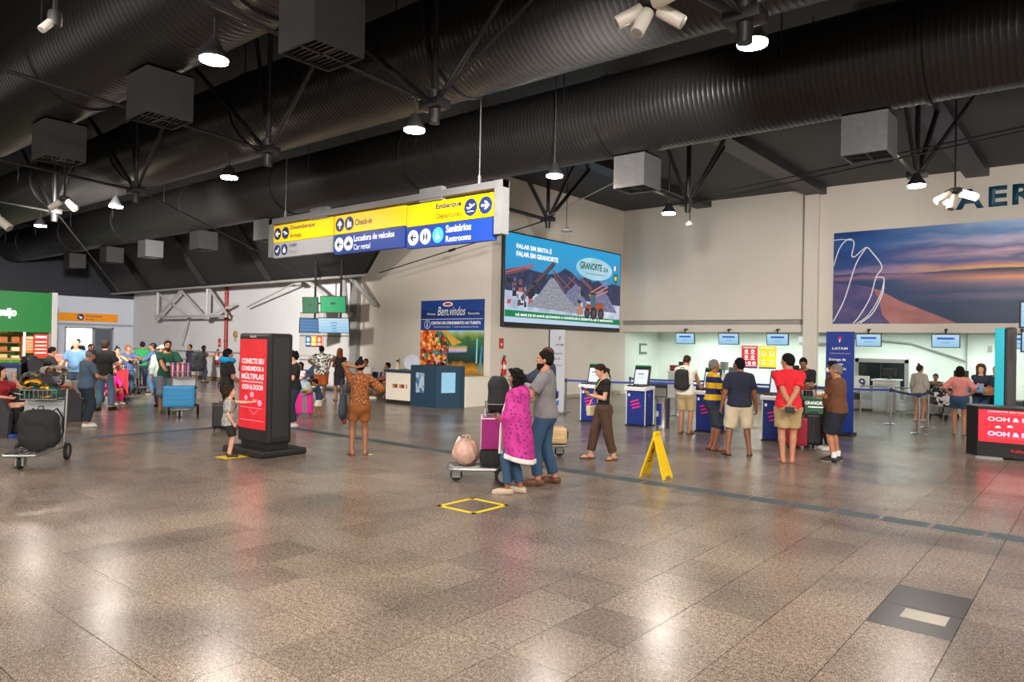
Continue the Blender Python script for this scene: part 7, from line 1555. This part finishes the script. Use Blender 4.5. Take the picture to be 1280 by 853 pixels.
person('man in a navy tee and cream shorts seen from behind among the kiosks', (-5.06, 12.60), 22+12, 1.74, 'm', 1.16, 'brown', ('short', 'black'), tee(navy_t), dict(mat=cream_c, len=1.0, ext=0.045), ('flipflop', M_sblack), feet=((-0.2, -0.02, 16), (0.19, 0.0, -16)),
       hands=((-0.30, 0.08, 0.86), (0.31, 0.05, 0.86)), head=(30, 0, 0), res=0.012)
p = person('tall barefoot man in a red tee and khaki shorts, hands behind his back', (-4.10, 12.32), 19+4, 1.84, 'm', 0.98, 'tan', ('short', 'black'), tee(red_t), dict(mat=khaki_c, len=0.82, ext=0.035), None, feet=((-0.07, 0.0, 12), (0.07, 0.03, -12)),
           hands=((0.015, -0.215, 0.93, 0.7, -0.1, -0.6), (-0.015, -0.235, 0.95, -0.7, -0.1, -0.6)), elbows=((-1, -0.5, 0), (1, -0.5, 0)), head=(58, 4, 0), res=0.012)
o = MB().box(-0.07, 0.07, -0.03, 0.03, -0.05, 0.05, bev=0.015).build('wallet', M_blkpl); o.matrix_world = p['M'] @ Matrix.Translation((0.0, -0.32, 0.925)); tag(o, 'black pouch held behind the back of the red tee man', 'pouch')
p = person('man in a black shirt looking down at his hands behind the green trolley', (-5.06, 16.15), 17+172, 1.76, 'm', 1.02, 'brown', ('buzz', 'black'), tee(black_t), dict(mat=black_t, len=1.88, ext=0.02), ('shoe', M_sblack), hands=((0.03, 0.27, 1.13, 0.7, 0.6, 0.1), (-0.02, 0.29, 1.12, -0.7, 0.6, 0.1)), elbows=((-0.9, -0.4, -0.5), (0.9, -0.4, -0.5)), head=(0, 24, 0), res=0.013)
phone(p, 1, 'pale phone in the hands of the man in the black shirt', (-0.04, 0.02, 0.03), 25, col=M_white)
person('grey-haired man in a brown tee with folded arms beside the blue banner', (-3.55, 13.16), 15+70, 1.68, 'm', 1.18, 'tan', ('buzz', 'grey'), tee(brown_t), dict(mat=dkshort, len=1.0, ext=0.04), ('shoe', M_sblack, M_sole, M_white), feet=((-0.12, 0.0, 10), (0.12, 0.02, -10)),
       hands=((0.12, 0.26, 1.12, 1, 0.1, 0.1), (-0.12, 0.29, 1.16, -1, 0.1, 0.2)), elbows=((-0.9, -0.1, -0.5), (0.9, -0.1, -0.5)), head=(8, 6, 0), belly=0.09, res=0.012)
p = person('man in a brown shirt with a white face mask behind the grey-haired man', (-4.02, 14.55), 16+100, 1.70, 'm', 1.0, 'deep', ('short', 'black'), tee(cloth('brown_cotton_b', (92, 54, 38))), dict(mat=black_t, len=1.88, ext=0.02), ('shoe', M_swhite, M_sole), res=0.015)
MB().ball(tuple(p['hp'](0, 0.072, -0.055)), (0.06*p['s'], 0.045*p['s'], 0.05*p['s']), 10).build('face_mask', M_white, p['o'])
# --- at the counters
person('woman with a high bun in a pale grey hoodie at the queue posts', (-3.95, 22.55), 10-30, 1.56, 'f', 1.0, 'tan', ('bun', 'brown'), dict(mat=cloth('pale_grey_hoodie', (158, 150, 140)), sleeve=1.85, hem=-0.1, ext=0.035), dict(mat=cloth('pale_denim_shorts', (150, 140, 124)), len=0.5, ext=0.03), ('shoe', M_sbeige), head=(-20, 0, 0), res=0.016)
person('clerk with dark hair sitting behind the desk by the grey hoodie', (-4.22, 26.75), 180, 1.62, 'm', 1.0, 'brown', ('short', 'black'), tee(black_t), dict(mat=jeans_d), ('shoe', M_sblack), pelvis=(0, 0, 0.52), feet=((-0.12, 0.4, 5), (0.12, 0.4, -5)), hands=((-0.12, 0.42, 0.98), (0.12, 0.42, 0.98)), res=0.018)
person('long-haired woman in a pink top and denim shorts with hands on hips', (-2.60, 19.60), 8, 1.60, 'f', 1.04, 'tan', ('long', 'black'), dict(mat=cloth('salmon_pink_cotton', (222, 138, 128)), sleeve=1.0, hem=0.05, ext=0.022), dict(mat=jeans, len=0.55, ext=0.03, waist=0.13), None,
       hands=((-0.2, 0.06, 1.0, 0.4, 0.7, -0.5), (0.2, 0.06, 1.0, -0.4, 0.7, -0.5)), elbows=((-1, -0.6, 0), (1, -0.6, 0)), res=0.014)
p = person('smiling curly-haired woman in a navy top facing the pink top woman', (-2.42, 21.70), 7+176, 1.62, 'f', 1.05, 'light', ('longcurly', 'chestnut'), dict(mat=navy_t, sleeve=0.8, hem=-0.06, ext=0.022), dict(mat=jeans, len=1.88), ('shoe', M_sblack), hands=((0.1, 0.3, 1.02, 0.8, 0.5, 0), (-0.1, 0.32, 1.0, -0.8, 0.5, 0)), elbows=((-0.9, -0.3, -0.5), (0.9, -0.3, -0.5)), res=0.014)
softbag('light blue folded jacket over the arms of the woman in navy', p['M'] @ Matrix.Translation((0.08, 0.36, 0.92)), 0.34, 0.22, 0.2, cloth('light_blue_denim', (120, 156, 190)), name='folded_jacket', cat='jacket', handles=False)
softbag('tan brown handbag held by the woman in navy', p['M'] @ Matrix.Translation((-0.2, 0.32, 0.88)), 0.26, 0.16, 0.2, cloth('tan_leather', (186, 124, 74)), name='handbag')
person('grey-haired person in dark clothes behind the woman in navy', (-2.22, 22.9), 6+150, 1.58, 'm', 1.08, 'tan', ('buzz', 'grey'), tee(cloth('dark_blue_vest', (40, 44, 66))), dict(mat=black_t), ('shoe', M_sblack), res=0.017)
person('woman in dark clothes half hidden by the teal totem', (-1.82, 20.9), 5+110, 1.56, 'f', 1.0, 'brown', ('long', 'black'), tee(black_t), dict(mat=black_t), ('shoe', M_sblack), hands=((-0.1, 0.42, 1.02, 0, 1, 0.1), (0.1, 0.44, 1.0, 0, 1, 0.1)), res=0.016)
# --- the couple with the loaded trolley
p = person('bearded man in a grey tee and jeans pushing the loaded trolley', (-5.92, 7.93), 37+80, 1.83, 'm', 1.06, 'tan', ('short', 'black'), tee(grey_t), dict(mat=jeans, len=1.88, ext=0.02), ('shoe', M_sbrown, M_sole_b), feet=((-0.12, 0.06, 8), (0.12, -0.12, -8)),
           hands=((-0.14, 0.38, 1.14, 0.1, 1, 0.1), (0.16, 0.40, 1.12, -0.1, 1, 0.1)), elbows=((-0.7, -0.6, -0.4), (0.7, -0.6, -0.4)), beard=('full', 'black'), head=(5, 0, 0), res=0.011)
o = MB().lathe([(0.0, -0.05), (0.045, -0.05), (0.05, 0.05), (0.0, 0.055)], 14).build('drinks_cup', mat('red_cup', (226, 30, 34), 0.4)); o.matrix_world = p['M'] @ Matrix.Translation((-0.17, 0.46, 1.14)) @ Matrix.Rotation(R(80), 4, 'X'); tag(o, 'red cup in the hand of the bearded man in grey', 'cup')
pon = person('curly-haired woman wrapped in a magenta dotted poncho blanket with a white hem', (-5.80, 7.16), 40+80, 1.58, 'f', 1.0, 'brown', ('longcurly', 'black'), None, dict(mat=jeans, len=1.84, ext=0.012), ('shoe', M_sbeige, M_sole), feet=((-0.08, 0.10, 6), (0.08, -0.06, -6)),
       hands=((0.0, 0.20, 1.0, 0.7, 0.4, 0.3), (0.14, 0.24, 1.02, -0.2, 0.8, 0.4)), elbows=((-0.9, -0.4, -0.6), (0.9, -0.3, -0.7)), res=0.011)
s = pon['s']
def poncho_prims(a):
    P_, N_ = pon['P'], pon['N']; fw_ = np.array((0, 1.0, 0)); L = [('c', pon['sh'][0], pon['sh'][1], (0.072+a)*s, (0.072+a)*s, 0.05*s, False)]
    L.append(('e', N_-np.array((0, 0.02, 0.08))*s, P_+np.array((0, 0.0, 0.12))*s, (0.20+a)*s, (0.235+a)*s, 0.05*s, False, fw_, 0.82))
    L.append(('e', P_+np.array((0, 0.0, 0.12))*s, P_+np.array((0, -0.04, -0.52))*s, (0.235+a)*s, (0.262+a)*s, 0.05*s, False, fw_, 0.86))
    for i in (0, 1): L.append(('c', pon['sh'][i], pon['elbow'][i], (0.07+a)*s, (0.085+a)*s, 0.05*s, False)); L.append(('c', pon['elbow'][i], pon['elbow'][i]*0.35+pon['wrist'][i]*0.65, (0.085+a)*s, (0.07+a)*s, 0.05*s, False))
    return L
hem_n = np.array((0, 0.22, -1.0)); hem_n = hem_n/np.linalg.norm(hem_n)
hz = float(np.dot(hem_n, pon['P']+np.array((0, 0.0, -0.44))*s)); nkz = np.array((0, 0.35, 1.0))/np.linalg.norm((0, 0.35, 1.0)); nko = float(np.dot(nkz, pon['N']+np.array((0, 0.05, 0.03))*s))
v, f = surface(poncho_prims(0), 0.011, [(hem_n, hz), (nkz, nko)], fold=0.012, seed=4); np_object('poncho', v, f, dots, pon['o'])
v, f = surface(poncho_prims(0.012), 0.011, [(hem_n, hz+0.012), (-hem_n, -(hz-0.05)), ], fold=0.012, seed=4); np_object('hem_trim', v, f, cloth('white_fleece', (226, 220, 216)), pon['o'])
sv = MB().tube([V(pon['N']+np.array((-0.12, 0.04, 0.0))*s), V(pon['N']+np.array((-0.075, 0.12, -0.1))*s), V(pon['N']+np.array((-0.05, 0.185, -0.3))*s), V(pon['P']+np.array((-0.04, 0.215, 0.0))*s), V(pon['P']+np.array((-0.03, 0.23, -0.38))*s)], 0.022, 8, flat=0.6); sv.build('front_trim', cloth('white_fleece', (226, 220, 216)), pon['o'])
backpack('black round backpack on the trolley basket in front of the poncho woman', on(cc, 0.0, -0.46, 0.97), 0.40, 0.26, 0.50, blackcloth, straps=False)
person('dark-haired man in a navy jacket behind the bearded man in grey', (-8.02, 10.80), 37+75, 1.86, 'm', 1.05, 'tan', ('short', 'brown'), dict(mat=navy_t, sleeve=1.8, hem=-0.08, ext=0.03), dict(mat=jeans_d), ('shoe', M_sblack), hands=((-0.16, 0.42, 1.2, 0, 1, 0), (0.16, 0.42, 1.2, 0, 1, 0)), res=0.015)
# --- leopard top
p = person('woman in a leopard print top and brown shorts with a hand behind her head', (-9.66, 7.72), 51+6, 1.60, 'f', 1.10, 'brown', ('bun', 'black'), dict(mat=leopard, sleeve=1.02, hem=-0.02, ext=0.024), dict(mat=tan_sh, len=0.66, ext=0.022, waist=0.1), ('flipflop', M_sbrown), feet=((-0.12, 0.0, 14), (0.12, 0.0, -14)),
           hands=((-0.06, -0.10, 1.62, 0.95, 0.0, 0.25), (0.28, 0.12, 1.1, 0, 0.7, 0.3)), elbows=((-1, 0.25, 0.4), (0.7, -0.7, 0)), head=(10, 6, 0), res=0.011)
t = thing('tote_bag', 'dark slate tote bag hanging from the shoulder of the leopard top woman', 'bag'); t.matrix_world = p['M'] @ Matrix.Translation((-0.27, -0.02, 0.66)) @ Matrix.Rotation(R(75), 4, 'Z')
v, f = surface([('e', np.array((0, 0, 0.11)), np.array((0, 0, 0.30)), 0.17, 0.13, 0.03, False, np.array((0, 1.0, 0)), 0.42)], 0.014, [(np.array((0, 0, 1.0)), 0.36)], fold=0.01, seed=6); np_object('body', v, f, cloth('slate_leather', (52, 56, 66)), t)
for y in (-0.03, 0.03): MB().tube([(-0.09, y, 0.34), (-0.04, y+0.0, 0.60), (0.03, y-0.02, 0.62), (0.09, y, 0.34)], 0.01, 6).build('strap', cloth('slate_leather', (52, 56, 66)), t)
tag_o = softbag('small brown cloth pouch hanging below the dark tote bag', p['M'] @ Matrix.Translation((-0.25, 0.02, 0.52)), 0.16, 0.1, 0.18, cloth('brown_pouch', (110, 64, 40)), name='pouch', cat='pouch', handles=False)
# --- around the red totem
person('small curly-haired boy in a patterned grey tee pointing at the red totem screen', (-10.98, 6.12), 61-95, 1.10, 'm', 1.05, 'light', ('curly', 'brown'), dict(mat=speckle, sleeve=0.85, hem=-0.14, ext=0.035), dict(mat=black_t, len=0.92, ext=0.035), ('shoe', M_sblack, mat('yellow_sole', (214, 190, 40), 0.6)), feet=((-0.12, 0.0, 10), (0.12, 0.05, -10)),
       hands=((-0.03, 0.56, 1.40, 0.1, 1, 0.3), (0.24, 0.12, 0.9)), elbows=((-0.5, -0.5, -0.8), (0.6, -0.8, 0)), head=(4, -6, 0), head_scale=1.32, curl=0.25, res=0.012, child=True)
p = person('teenager in black with a blue neck pillow holding a suitcase handle', (-14.58, 8.05), 61-70, 1.70, 'm', 0.96, 'tan', ('short', 'black'), tee(black_t), dict(mat=black_t, len=1.88, ext=0.02), ('shoe', M_sblack), hands=((-0.06, 0.30, 1.06, 0.2, 0.9, -0.2), (0.08, 0.28, 1.04, -0.3, 0.9, -0.2)), head=(0, 4, 0), res=0.013)
tor = MB(); tor.tube([(0.115*sin(a_), 0.115*cos(a_)+0.0, 0.012*cos(a_)) for a_ in [R(200+ (320*k/20)) for k in range(21)]], [0.045]+[0.068]*19+[0.045], 12)
o = tor.build('neck_pillow', cloth('bright_blue_fleece', (20, 146, 206))); o.matrix_world = p['M'] @ Matrix.Translation(V(p['N'])+V((0, 0.01, 0.035))) @ Matrix.Rotation(pi, 4, 'Z'); tag(o, 'bright blue neck pillow worn by the teenager at the totem', 'neck pillow')
q = bpy.data.objects.new('shirt_print', None); COL.objects.link(q); q.parent = p['o']; q.location = (0, 0.165, 1.16); q.rotation_euler = (pi/2, 0, pi)
flat(q, 'printed_mark', rect(-0.05, 0.05, -0.025, 0.025), mm('print_pale_blue', (150, 190, 220), 0.6), 0.004)
person('dark-haired person just behind the teenager with the blue pillow', (-15.75, 9.25), 60-40, 1.70, 'm', 1.0, 'brown', ('short', 'black'), tee(black_t), dict(mat=jeans_d), ('shoe', M_sblack), res=0.018)
p = person('teenager in a black tee and dark jeans right of the totem, looking at a phone', (-13.82, 9.22), 57+105, 1.66, 'm', 0.94, 'light', ('curly', 'black'), tee(black_t), dict(mat=jeans_d, len=1.88, ext=0.022), ('shoe', M_swhite, M_sole), hands=((-0.04, 0.28, 1.12, 0.4, 0.8, 0.2), (0.06, 0.30, 1.14, -0.4, 0.8, 0.2)), elbows=((-0.8, -0.5, -0.5), (0.8, -0.5, -0.5)), head=(0, 8, 0), res=0.013)
phone(p, 1, 'red cased phone of the teenager right of the totem', (-0.04, 0.03, 0.03), 40, col=mat('red_phone_case', (200, 30, 60), 0.4))
person('small boy in a navy tee and white shorts pushing the pink suitcase', (-15.28, 10.93), 55+85, 0.92, 'm', 1.1, 'brown', ('short', 'black'), dict(mat=cloth('blue_navy_cotton', (34, 54, 84)), sleeve=0.8, hem=-0.14, ext=0.035), dict(mat=white_c, len=1.0, ext=0.04), ('flipflop', M_sblack), hands=((-0.12, 0.56, 1.1, 0, 1, 0), (0.12, 0.56, 1.1, 0, 1, 0)), lean=(12, 0), feet=((-0.14, 0.12, 5), (0.12, -0.14, -5)), head=(0, 10, 0), head_scale=1.4, res=0.012, child=True)
person('dark-haired girl in a white and pink top beside the teenager with the phone', (-17.3, 11.75), 56+140, 1.28, 'f', 1.0, 'brown', ('long', 'black'), tee(print_mat('cloth_white_pink', 'noise', [(0.45, (226, 214, 214)), (0.6, (214, 110, 130))], nscale=10)), dict(mat=jeans_l, len=1.8), ('shoe', M_swhite), head_scale=1.15, res=0.016, child=True, hands=((-0.1, 0.35, 1.1, 0, 1, 0), (0.1, 0.35, 1.1, 0, 1, 0)))
# --- the standing couple and the seated row
person('man in a white floral shirt and rust shorts seen from behind', (-19.42, 13.95), 54-4, 1.76, 'm', 1.12, 'deep', ('buzz', 'black'), dict(mat=floral, sleeve=0.85, hem=-0.10, ext=0.032), dict(mat=rust_c, len=0.95, ext=0.045), ('shoe', M_sbeige), hands=((-0.16, -0.16, 1.1, 0.6, -0.6, -0.2), (0.36, -0.12, 1.1, 0.6, -0.4, 0)), elbows=((-1, -0.5, 0), (1, -0.4, 0)), res=0.014)
person('woman in a black dress with auburn hair beside the floral shirt man', (-19.0, 14.35), 54+14, 1.68, 'f', 1.1, 'brown', ('bob', 'auburn'), dict(mat=black_t, sleeve=0.0, hem=-0.02, ext=0.016), dict(mat=black_t, skirt=0.42, flare=0.175, waist=0.12, name='skirt'), ('flipflop', M_sbrown), hands=((-0.40, -0.16, 1.08, -0.7, -0.3, 0), (0.28, 0.05, 0.9)), elbows=((-0.8, -0.8, -0.2), (0.6, -0.8, 0)), res=0.014)
sit = dict(pelvis=(0, 0, 0.53), feet=((-0.13, 0.46, 6), (0.13, 0.44, -6)), lean=(-4, 0))
person('seated man in a navy jacket beside the standing couple', (-21.24, 15.02), 180-8, 1.74, 'm', 1.08, 'deep', ('buzz', 'black'), dict(mat=cloth('slate_navy_jacket', (36, 52, 74)), sleeve=1.85, hem=-0.05, ext=0.03), dict(mat=jeans_d, len=1.85), ('shoe', M_sblack), hands=((-0.08, 0.36, 0.74, 0.4, 0.9, 0), (0.08, 0.38, 0.74, -0.4, 0.9, 0)), res=0.015, **sit)
person('seated man in a white shirt and cream trousers beside the leopard top woman', (-19.97, 16.18), 180+22, 1.74, 'm', 1.0, 'brown', ('buzz', 'black'), dict(mat=white_c, sleeve=0.9, hem=-0.05, ext=0.026), dict(mat=cloth('pale_cream_trousers', (222, 208, 164)), len=1.86, ext=0.02), ('shoe', M_sblack), hands=((-0.1, 0.34, 0.72, 0.3, 0.9, 0), (0.1, 0.36, 0.72, -0.3, 0.9, 0)), res=0.015, **sit)
person('seated young person in an orange and blue top on the navy seats by the desk', (-18.84, 16.18), 180-30, 1.6, 'm', 0.98, 'brown', ('short', 'black'), tee(print_mat('cloth_orange_blue', 'noise', [(0.47, (226, 128, 50)), (0.53, (50, 90, 150))], nscale=4, interp='CONSTANT')), dict(mat=jeans, len=1.85), ('shoe', M_swhite), hands=((-0.1, 0.34, 0.72, 0.3, 0.9, 0), (0.1, 0.36, 0.72, -0.3, 0.9, 0)), res=0.016, **sit)
person('clerk sitting low behind the teal information desk', (-16.35, 16.35), 180, 1.66, 'm', 1.0, 'brown', ('short', 'black'), tee(white_c), dict(mat=jeans_d), ('shoe', M_sblack), pelvis=(0, 0, 0.56), feet=((-0.12, 0.34, 5), (0.12, 0.34, -5)), hands=((-0.1, 0.34, 0.9), (0.1, 0.34, 0.9)), res=0.018)
t = thing('office_stool', 'stool under the clerk behind the information desk', 'stool', (-16.35, 16.4, 0)); MB().lathe([(0.17, 0.36), (0.19, 0.38), (0.19, 0.42), (0.15, 0.44)], 14).build('seat', M_blkpl, t); MB().lathe([(0.2, 0.0), (0.2, 0.03), (0.03, 0.06), (0.03, 0.37)], 12).build('post', M_steel, t)
t = thing('office_stool', 'stool under the clerk at the check-in desks', 'stool', (-4.22, 26.8, 0)); MB().lathe([(0.17, 0.32), (0.19, 0.34), (0.19, 0.38), (0.15, 0.40)], 14).build('seat', M_blkpl, t); MB().lathe([(0.2, 0.0), (0.2, 0.03), (0.03, 0.06), (0.03, 0.33)], 12).build('post', M_steel, t)
# --- left side
slate_t = cloth('slate_blue_cotton', (74, 92, 112)); blue_pl = cloth('steel_blue_polo', (74, 106, 134)); uni = cloth('uniform_blue', (58, 84, 118)); green_t = cloth('bottle_green_cotton', (26, 82, 60)); lgreen = cloth('grass_green_cotton', (30, 120, 60))
p = person('man in a slate blue tee and dark jeans looking at his phone at left', (-16.58, 6.02), 70-68, 1.64, 'm', 1.06, 'tan', ('buzz', 'grey'), tee(slate_t), dict(mat=jeans_d, len=1.88, ext=0.026), ('shoe', M_swhite, M_sole), feet=((-0.12, 0.06, 8), (0.12, -0.04, -8)), hands=((-0.05, 0.32, 1.08, 0.4, 0.8, 0), (0.06, 0.34, 1.08, -0.4, 0.8, 0)), elbows=((-0.8, -0.5, -0.5), (0.8, -0.5, -0.5)), head=(0, 26, 0), belly=0.05, cap=('cap', cloth('dark_grey_cap', (56, 56, 62))), res=0.012)
phone(p, 1, 'dark phone of the man in slate blue at left', (-0.05, 0.03, 0.03), 30)
person('man in a black tee and light jeans seen from behind near the arrivals doors', (-20.1, 7.72), 69-28, 1.82, 'm', 1.08, 'tan', ('short', 'brown'), tee(black_t), dict(mat=jeans_l, len=1.88, ext=0.02), ('shoe', M_sblack), hands=((-0.2, 0.24, 1.08, 0.4, 0.8, 0.2), (0.24, 0.2, 1.0, 0, 0.9, 0.2)), feet=((-0.13, -0.05, 8), (0.14, 0.08, -8)), res=0.013)
person('man in a steel blue polo walking out from the arrivals doors', (-22.45, 7.86), 71+168, 1.80, 'm', 1.16, 'tan', ('buzz', 'grey'), tee(blue_pl), dict(mat=jeans_d, len=1.88, ext=0.02), ('shoe', M_sblack), hands=((-0.38, 0.12, 0.92), (0.42, 0.1, 0.92)), elbows=((-0.9, -0.6, 0), (0.9, -0.6, 0)), belly=0.06, res=0.014)
person('woman in a grey top raising a hand to her mouth behind the pink girl', (-23.3, 9.3), 68+196, 1.60, 'f', 1.06, 'tan', ('bun', 'black'), dict(mat=cloth('olive_grey_cotton', (120, 116, 104)), sleeve=0.6, hem=-0.06, ext=0.02), dict(mat=print_mat('cloth_red_white', 'noise', [(0.45, (190, 60, 70)), (0.55, (220, 210, 206))], nscale=8), len=1.8), ('shoe', M_swhite), hands=((-0.04, 0.2, 1.46, 0.4, 0.1, 0.9), (0.05, 0.24, 1.1, -0.8, 0.4, 0)), elbows=((-0.8, 0.3, -0.6), (0.9, -0.2, -0.4)), res=0.014)
p = person('girl in a pink and lilac tracksuit sitting on a baggage trolley', (-21.92, 8.62), 68-155, 1.45, 'f', 1.0, 'tan', ('long', 'brown'), dict(mat=print_mat('cloth_pink_lilac', 'axis', [(0.0, (226, 30, 110)), (0.5, (226, 30, 110)), (0.52, (190, 150, 206)), (1.0, (190, 150, 206))], axis=2, scale=(1, 1, 1), off=-0.32, interp='CONSTANT', nscale=1), sleeve=1.85, hem=-0.05, ext=0.024), dict(mat=cloth('hot_pink_cotton', (222, 30, 108)), len=1.86, ext=0.022), ('shoe', M_swhite), pelvis=(0, 0, 0.43), feet=((-0.15, 0.42, 6), (0.12, 0.62, -12)), hands=((-0.16, 0.26, 0.62, 0.2, 0.9, -0.2), (0.16, 0.26, 0.62, -0.2, 0.9, -0.2)), res=0.013, child=True)
hb = MB().tube([V(p['hp'](0.09*cos(a_), -0.01, 0.03+0.1*sin(a_))) for a_ in [pi*k/10 for k in range(11)]], 0.012, 6); hb.build('headband', M_white, p['o'])
for sd in (-1, 1): MB().ball(tuple(p['hp'](sd*0.1, -0.01, 0.0)), (0.02, 0.035, 0.04), 8).build('headphone_cup', M_white, p['o'])
person('man in a blue shirt reaching his arms out behind the pink girl', (-24.6, 10.15), 68-150, 1.66, 'm', 1.1, 'brown', ('short', 'auburn'), tee(cloth('mid_blue_cotton', (62, 84, 120))), dict(mat=jeans, len=1.88), ('shoe', M_sbrown), hands=((-0.18, 0.5, 1.28, 0.1, 1, 0), (0.1, 0.5, 1.26, -0.1, 1, 0)), res=0.015)
person('person in a grass green top seen from behind by the nested trolleys', (-27.6, 11.9), 66, 1.76, 'm', 1.05, 'brown', ('short', 'black'), tee(lgreen), dict(mat=jeans_d), ('shoe', M_sblack), res=0.018)
person('guard in blue uniform holding the row of nested trolleys', (-24.95, 11.12), 66+85, 1.73, 'm', 1.04, 'brown', ('short', 'black'), dict(mat=uni, sleeve=1.85, hem=-0.04, ext=0.024), dict(mat=cloth('uniform_trousers', (62, 96, 130)), len=1.88, ext=0.022), ('shoe', M_sblack, M_sole), hands=((-0.18, 0.48, 1.02, 0, 1, -0.3), (0.18, 0.48, 1.02, 0, 1, -0.3)), cap=('cap', M_sblack), res=0.014)
person('woman in magenta bending over the nested trolleys beside the guard', (-26.0, 11.75), 66-90, 1.55, 'f', 1.0, 'brown', ('bun', 'black'), dict(mat=cloth('magenta_cotton', (200, 30, 100)), sleeve=1.8, hem=-0.05, ext=0.02), dict(mat=jeans_d), ('shoe', M_sblack), lean=(22, 0), hands=((-0.15, 0.5, 1.0), (0.15, 0.5, 1.0)), res=0.018)
p = person('bearded man in a bottle green tee and grey shorts pushing the blue suitcase trolley', (-18.40, 8.55), 65-172, 1.84, 'm', 1.08, 'tan', ('short', 'brown'), tee(green_t), dict(mat=cloth('grey_shorts', (110, 116, 124)), len=1.02, ext=0.045), ('shoe', mat('olive_shoe', (80, 96, 50), 0.5), mat('lime_sole', (170, 190, 60), 0.5)), hands=((-0.26, 0.34, 1.04, 0.2, 1, -0.1), (0.10, 0.44, 1.06, 0.1, 1, 0)), elbows=((-0.8, -0.6, -0.3), (0.8, -0.6, -0.3)), beard=('full', 'brown'), feet=((-0.16, 0.1, 10), (0.12, -0.1, -10)), res=0.012)
q = bpy.data.objects.new('shirt_print', None); COL.objects.link(q); q.parent = p['o']; q.location = (0, 0.195, 1.28); q.rotation_euler = (pi/2, 0, pi)
for k, w2 in enumerate((0.05, 0.08, 0.08)): flat(q, 'printed_mark', rect(-0.05, -0.05+w2*1.4, -0.03*k, -0.03*k+0.016), M_white, 0.004)
p = person('person in a beige bucket hat and grey jacket behind the bottle green tee', (-20.35, 9.3), 65+175, 1.70, 'm', 1.02, 'brown', ('short', 'black'), dict(mat=cloth('sage_grey_jacket', (130, 138, 130)), sleeve=1.8, hem=-0.1, ext=0.034), dict(mat=jeans, len=1.86), ('shoe', M_sblack), cap=('hat', cloth('beige_hat', (222, 200, 160))), res=0.016)
person('man in a navy tee far back by the white wall', (-30.6, 15.2), 64+120, 1.66, 'm', 1.0, 'brown', ('buzz', 'black'), tee(navy_t), dict(mat=jeans_d), ('shoe', M_sblack), res=0.02)
p = person('long-haired woman holding a pale tablet far back by the white wall', (-30.3, 15.65), 63-80, 1.62, 'f', 1.0, 'tan', ('long', 'black'), tee(cloth('black_orange_top', (60, 40, 36))), dict(mat=jeans_d), ('shoe', M_sblack), hands=((-0.1, 0.4, 1.28, 0, 1, 0.4), (0.1, 0.4, 1.26, 0, 1, 0.4)), res=0.02)
o = phone(p, 1, 'pale tablet held by the woman far back at the white wall', (0, 0.06, 0.08), 75, col=M_white); o.scale = (2.4, 1.6, 1)
person('man in a dark cap sitting in the massage chairs at the left edge', (-18.25, 5.98), 70-75, 1.70, 'm', 1.05, 'tan', ('short', 'black'), tee(cloth('grey_work_shirt', (96, 102, 118))), dict(mat=black_t), ('shoe', M_sblack), pelvis=(0, -0.05, 0.58), feet=((-0.13, 0.42, 6, 0.1), (0.13, 0.42, -6, 0.1)), lean=(-10, 0), hands=((-0.2, 0.25, 0.78), (0.2, 0.25, 0.78)), cap=('cap', cloth('black_cap', (40, 36, 40))), res=0.016)
p = person('man in a dark grey shirt using his phone beside the massage chairs', (-21.6, 6.95), 72-80, 1.62, 'm', 1.05, 'tan', ('short', 'black'), tee(cloth('dark_grey_cotton', (66, 64, 68))), dict(mat=black_t), ('shoe', M_sblack), hands=((-0.08, 0.34, 1.1, 0.2, 0.9, 0.1), (0.08, 0.34, 1.1, -0.2, 0.9, 0.1)), head=(0, 14, 0), res=0.015)
phone(p, 1, 'dark phone of the man in the dark grey shirt', (-0.05, 0.03, 0.03), 30)
person('long-haired woman in red resting her cheek on her hand at the left edge', (-16.12, 4.42), 73-125, 1.66, 'f', 1.05, 'light', ('long', 'black'), tee(cloth('red_black_cotton', (150, 24, 34))), dict(mat=black_t), ('shoe', M_sblack), pelvis=(0, -0.05, 0.58), feet=((-0.13, 0.42, 6, 0.1), (0.13, 0.42, -6, 0.1)), lean=(-6, 0), hands=((-0.09, 0.14, 1.14, 0.1, -0.2, 0.9), (0.22, 0.22, 0.78)), elbows=((-0.5, 0.7, -0.6), (0.7, -0.5, -0.3)), head=(20, 6, 0), res=0.013)
person('woman in an orange top coming through the arrivals doors', (-31.3, 11.45), 70+180, 1.58, 'f', 1.04, 'brown', ('bun', 'black'), tee(cloth('orange_cotton', (206, 120, 50))), dict(mat=jeans_d), ('shoe', M_sblack), res=0.02)
person('man in dark clothes far back in the arrivals doorway', (-34.2, 12.05), 70+180, 1.80, 'm', 1.04, 'brown', ('short', 'black'), tee(black_t), dict(mat=black_t), ('shoe', M_sblack), res=0.02)
person('woman in a dark top behind the orange top near the arrivals doors', (-32.6, 12.0), 70+190, 1.60, 'f', 1.0, 'tan', ('long', 'black'), tee(black_t), dict(mat=jeans_d), ('shoe', M_sblack), res=0.02)
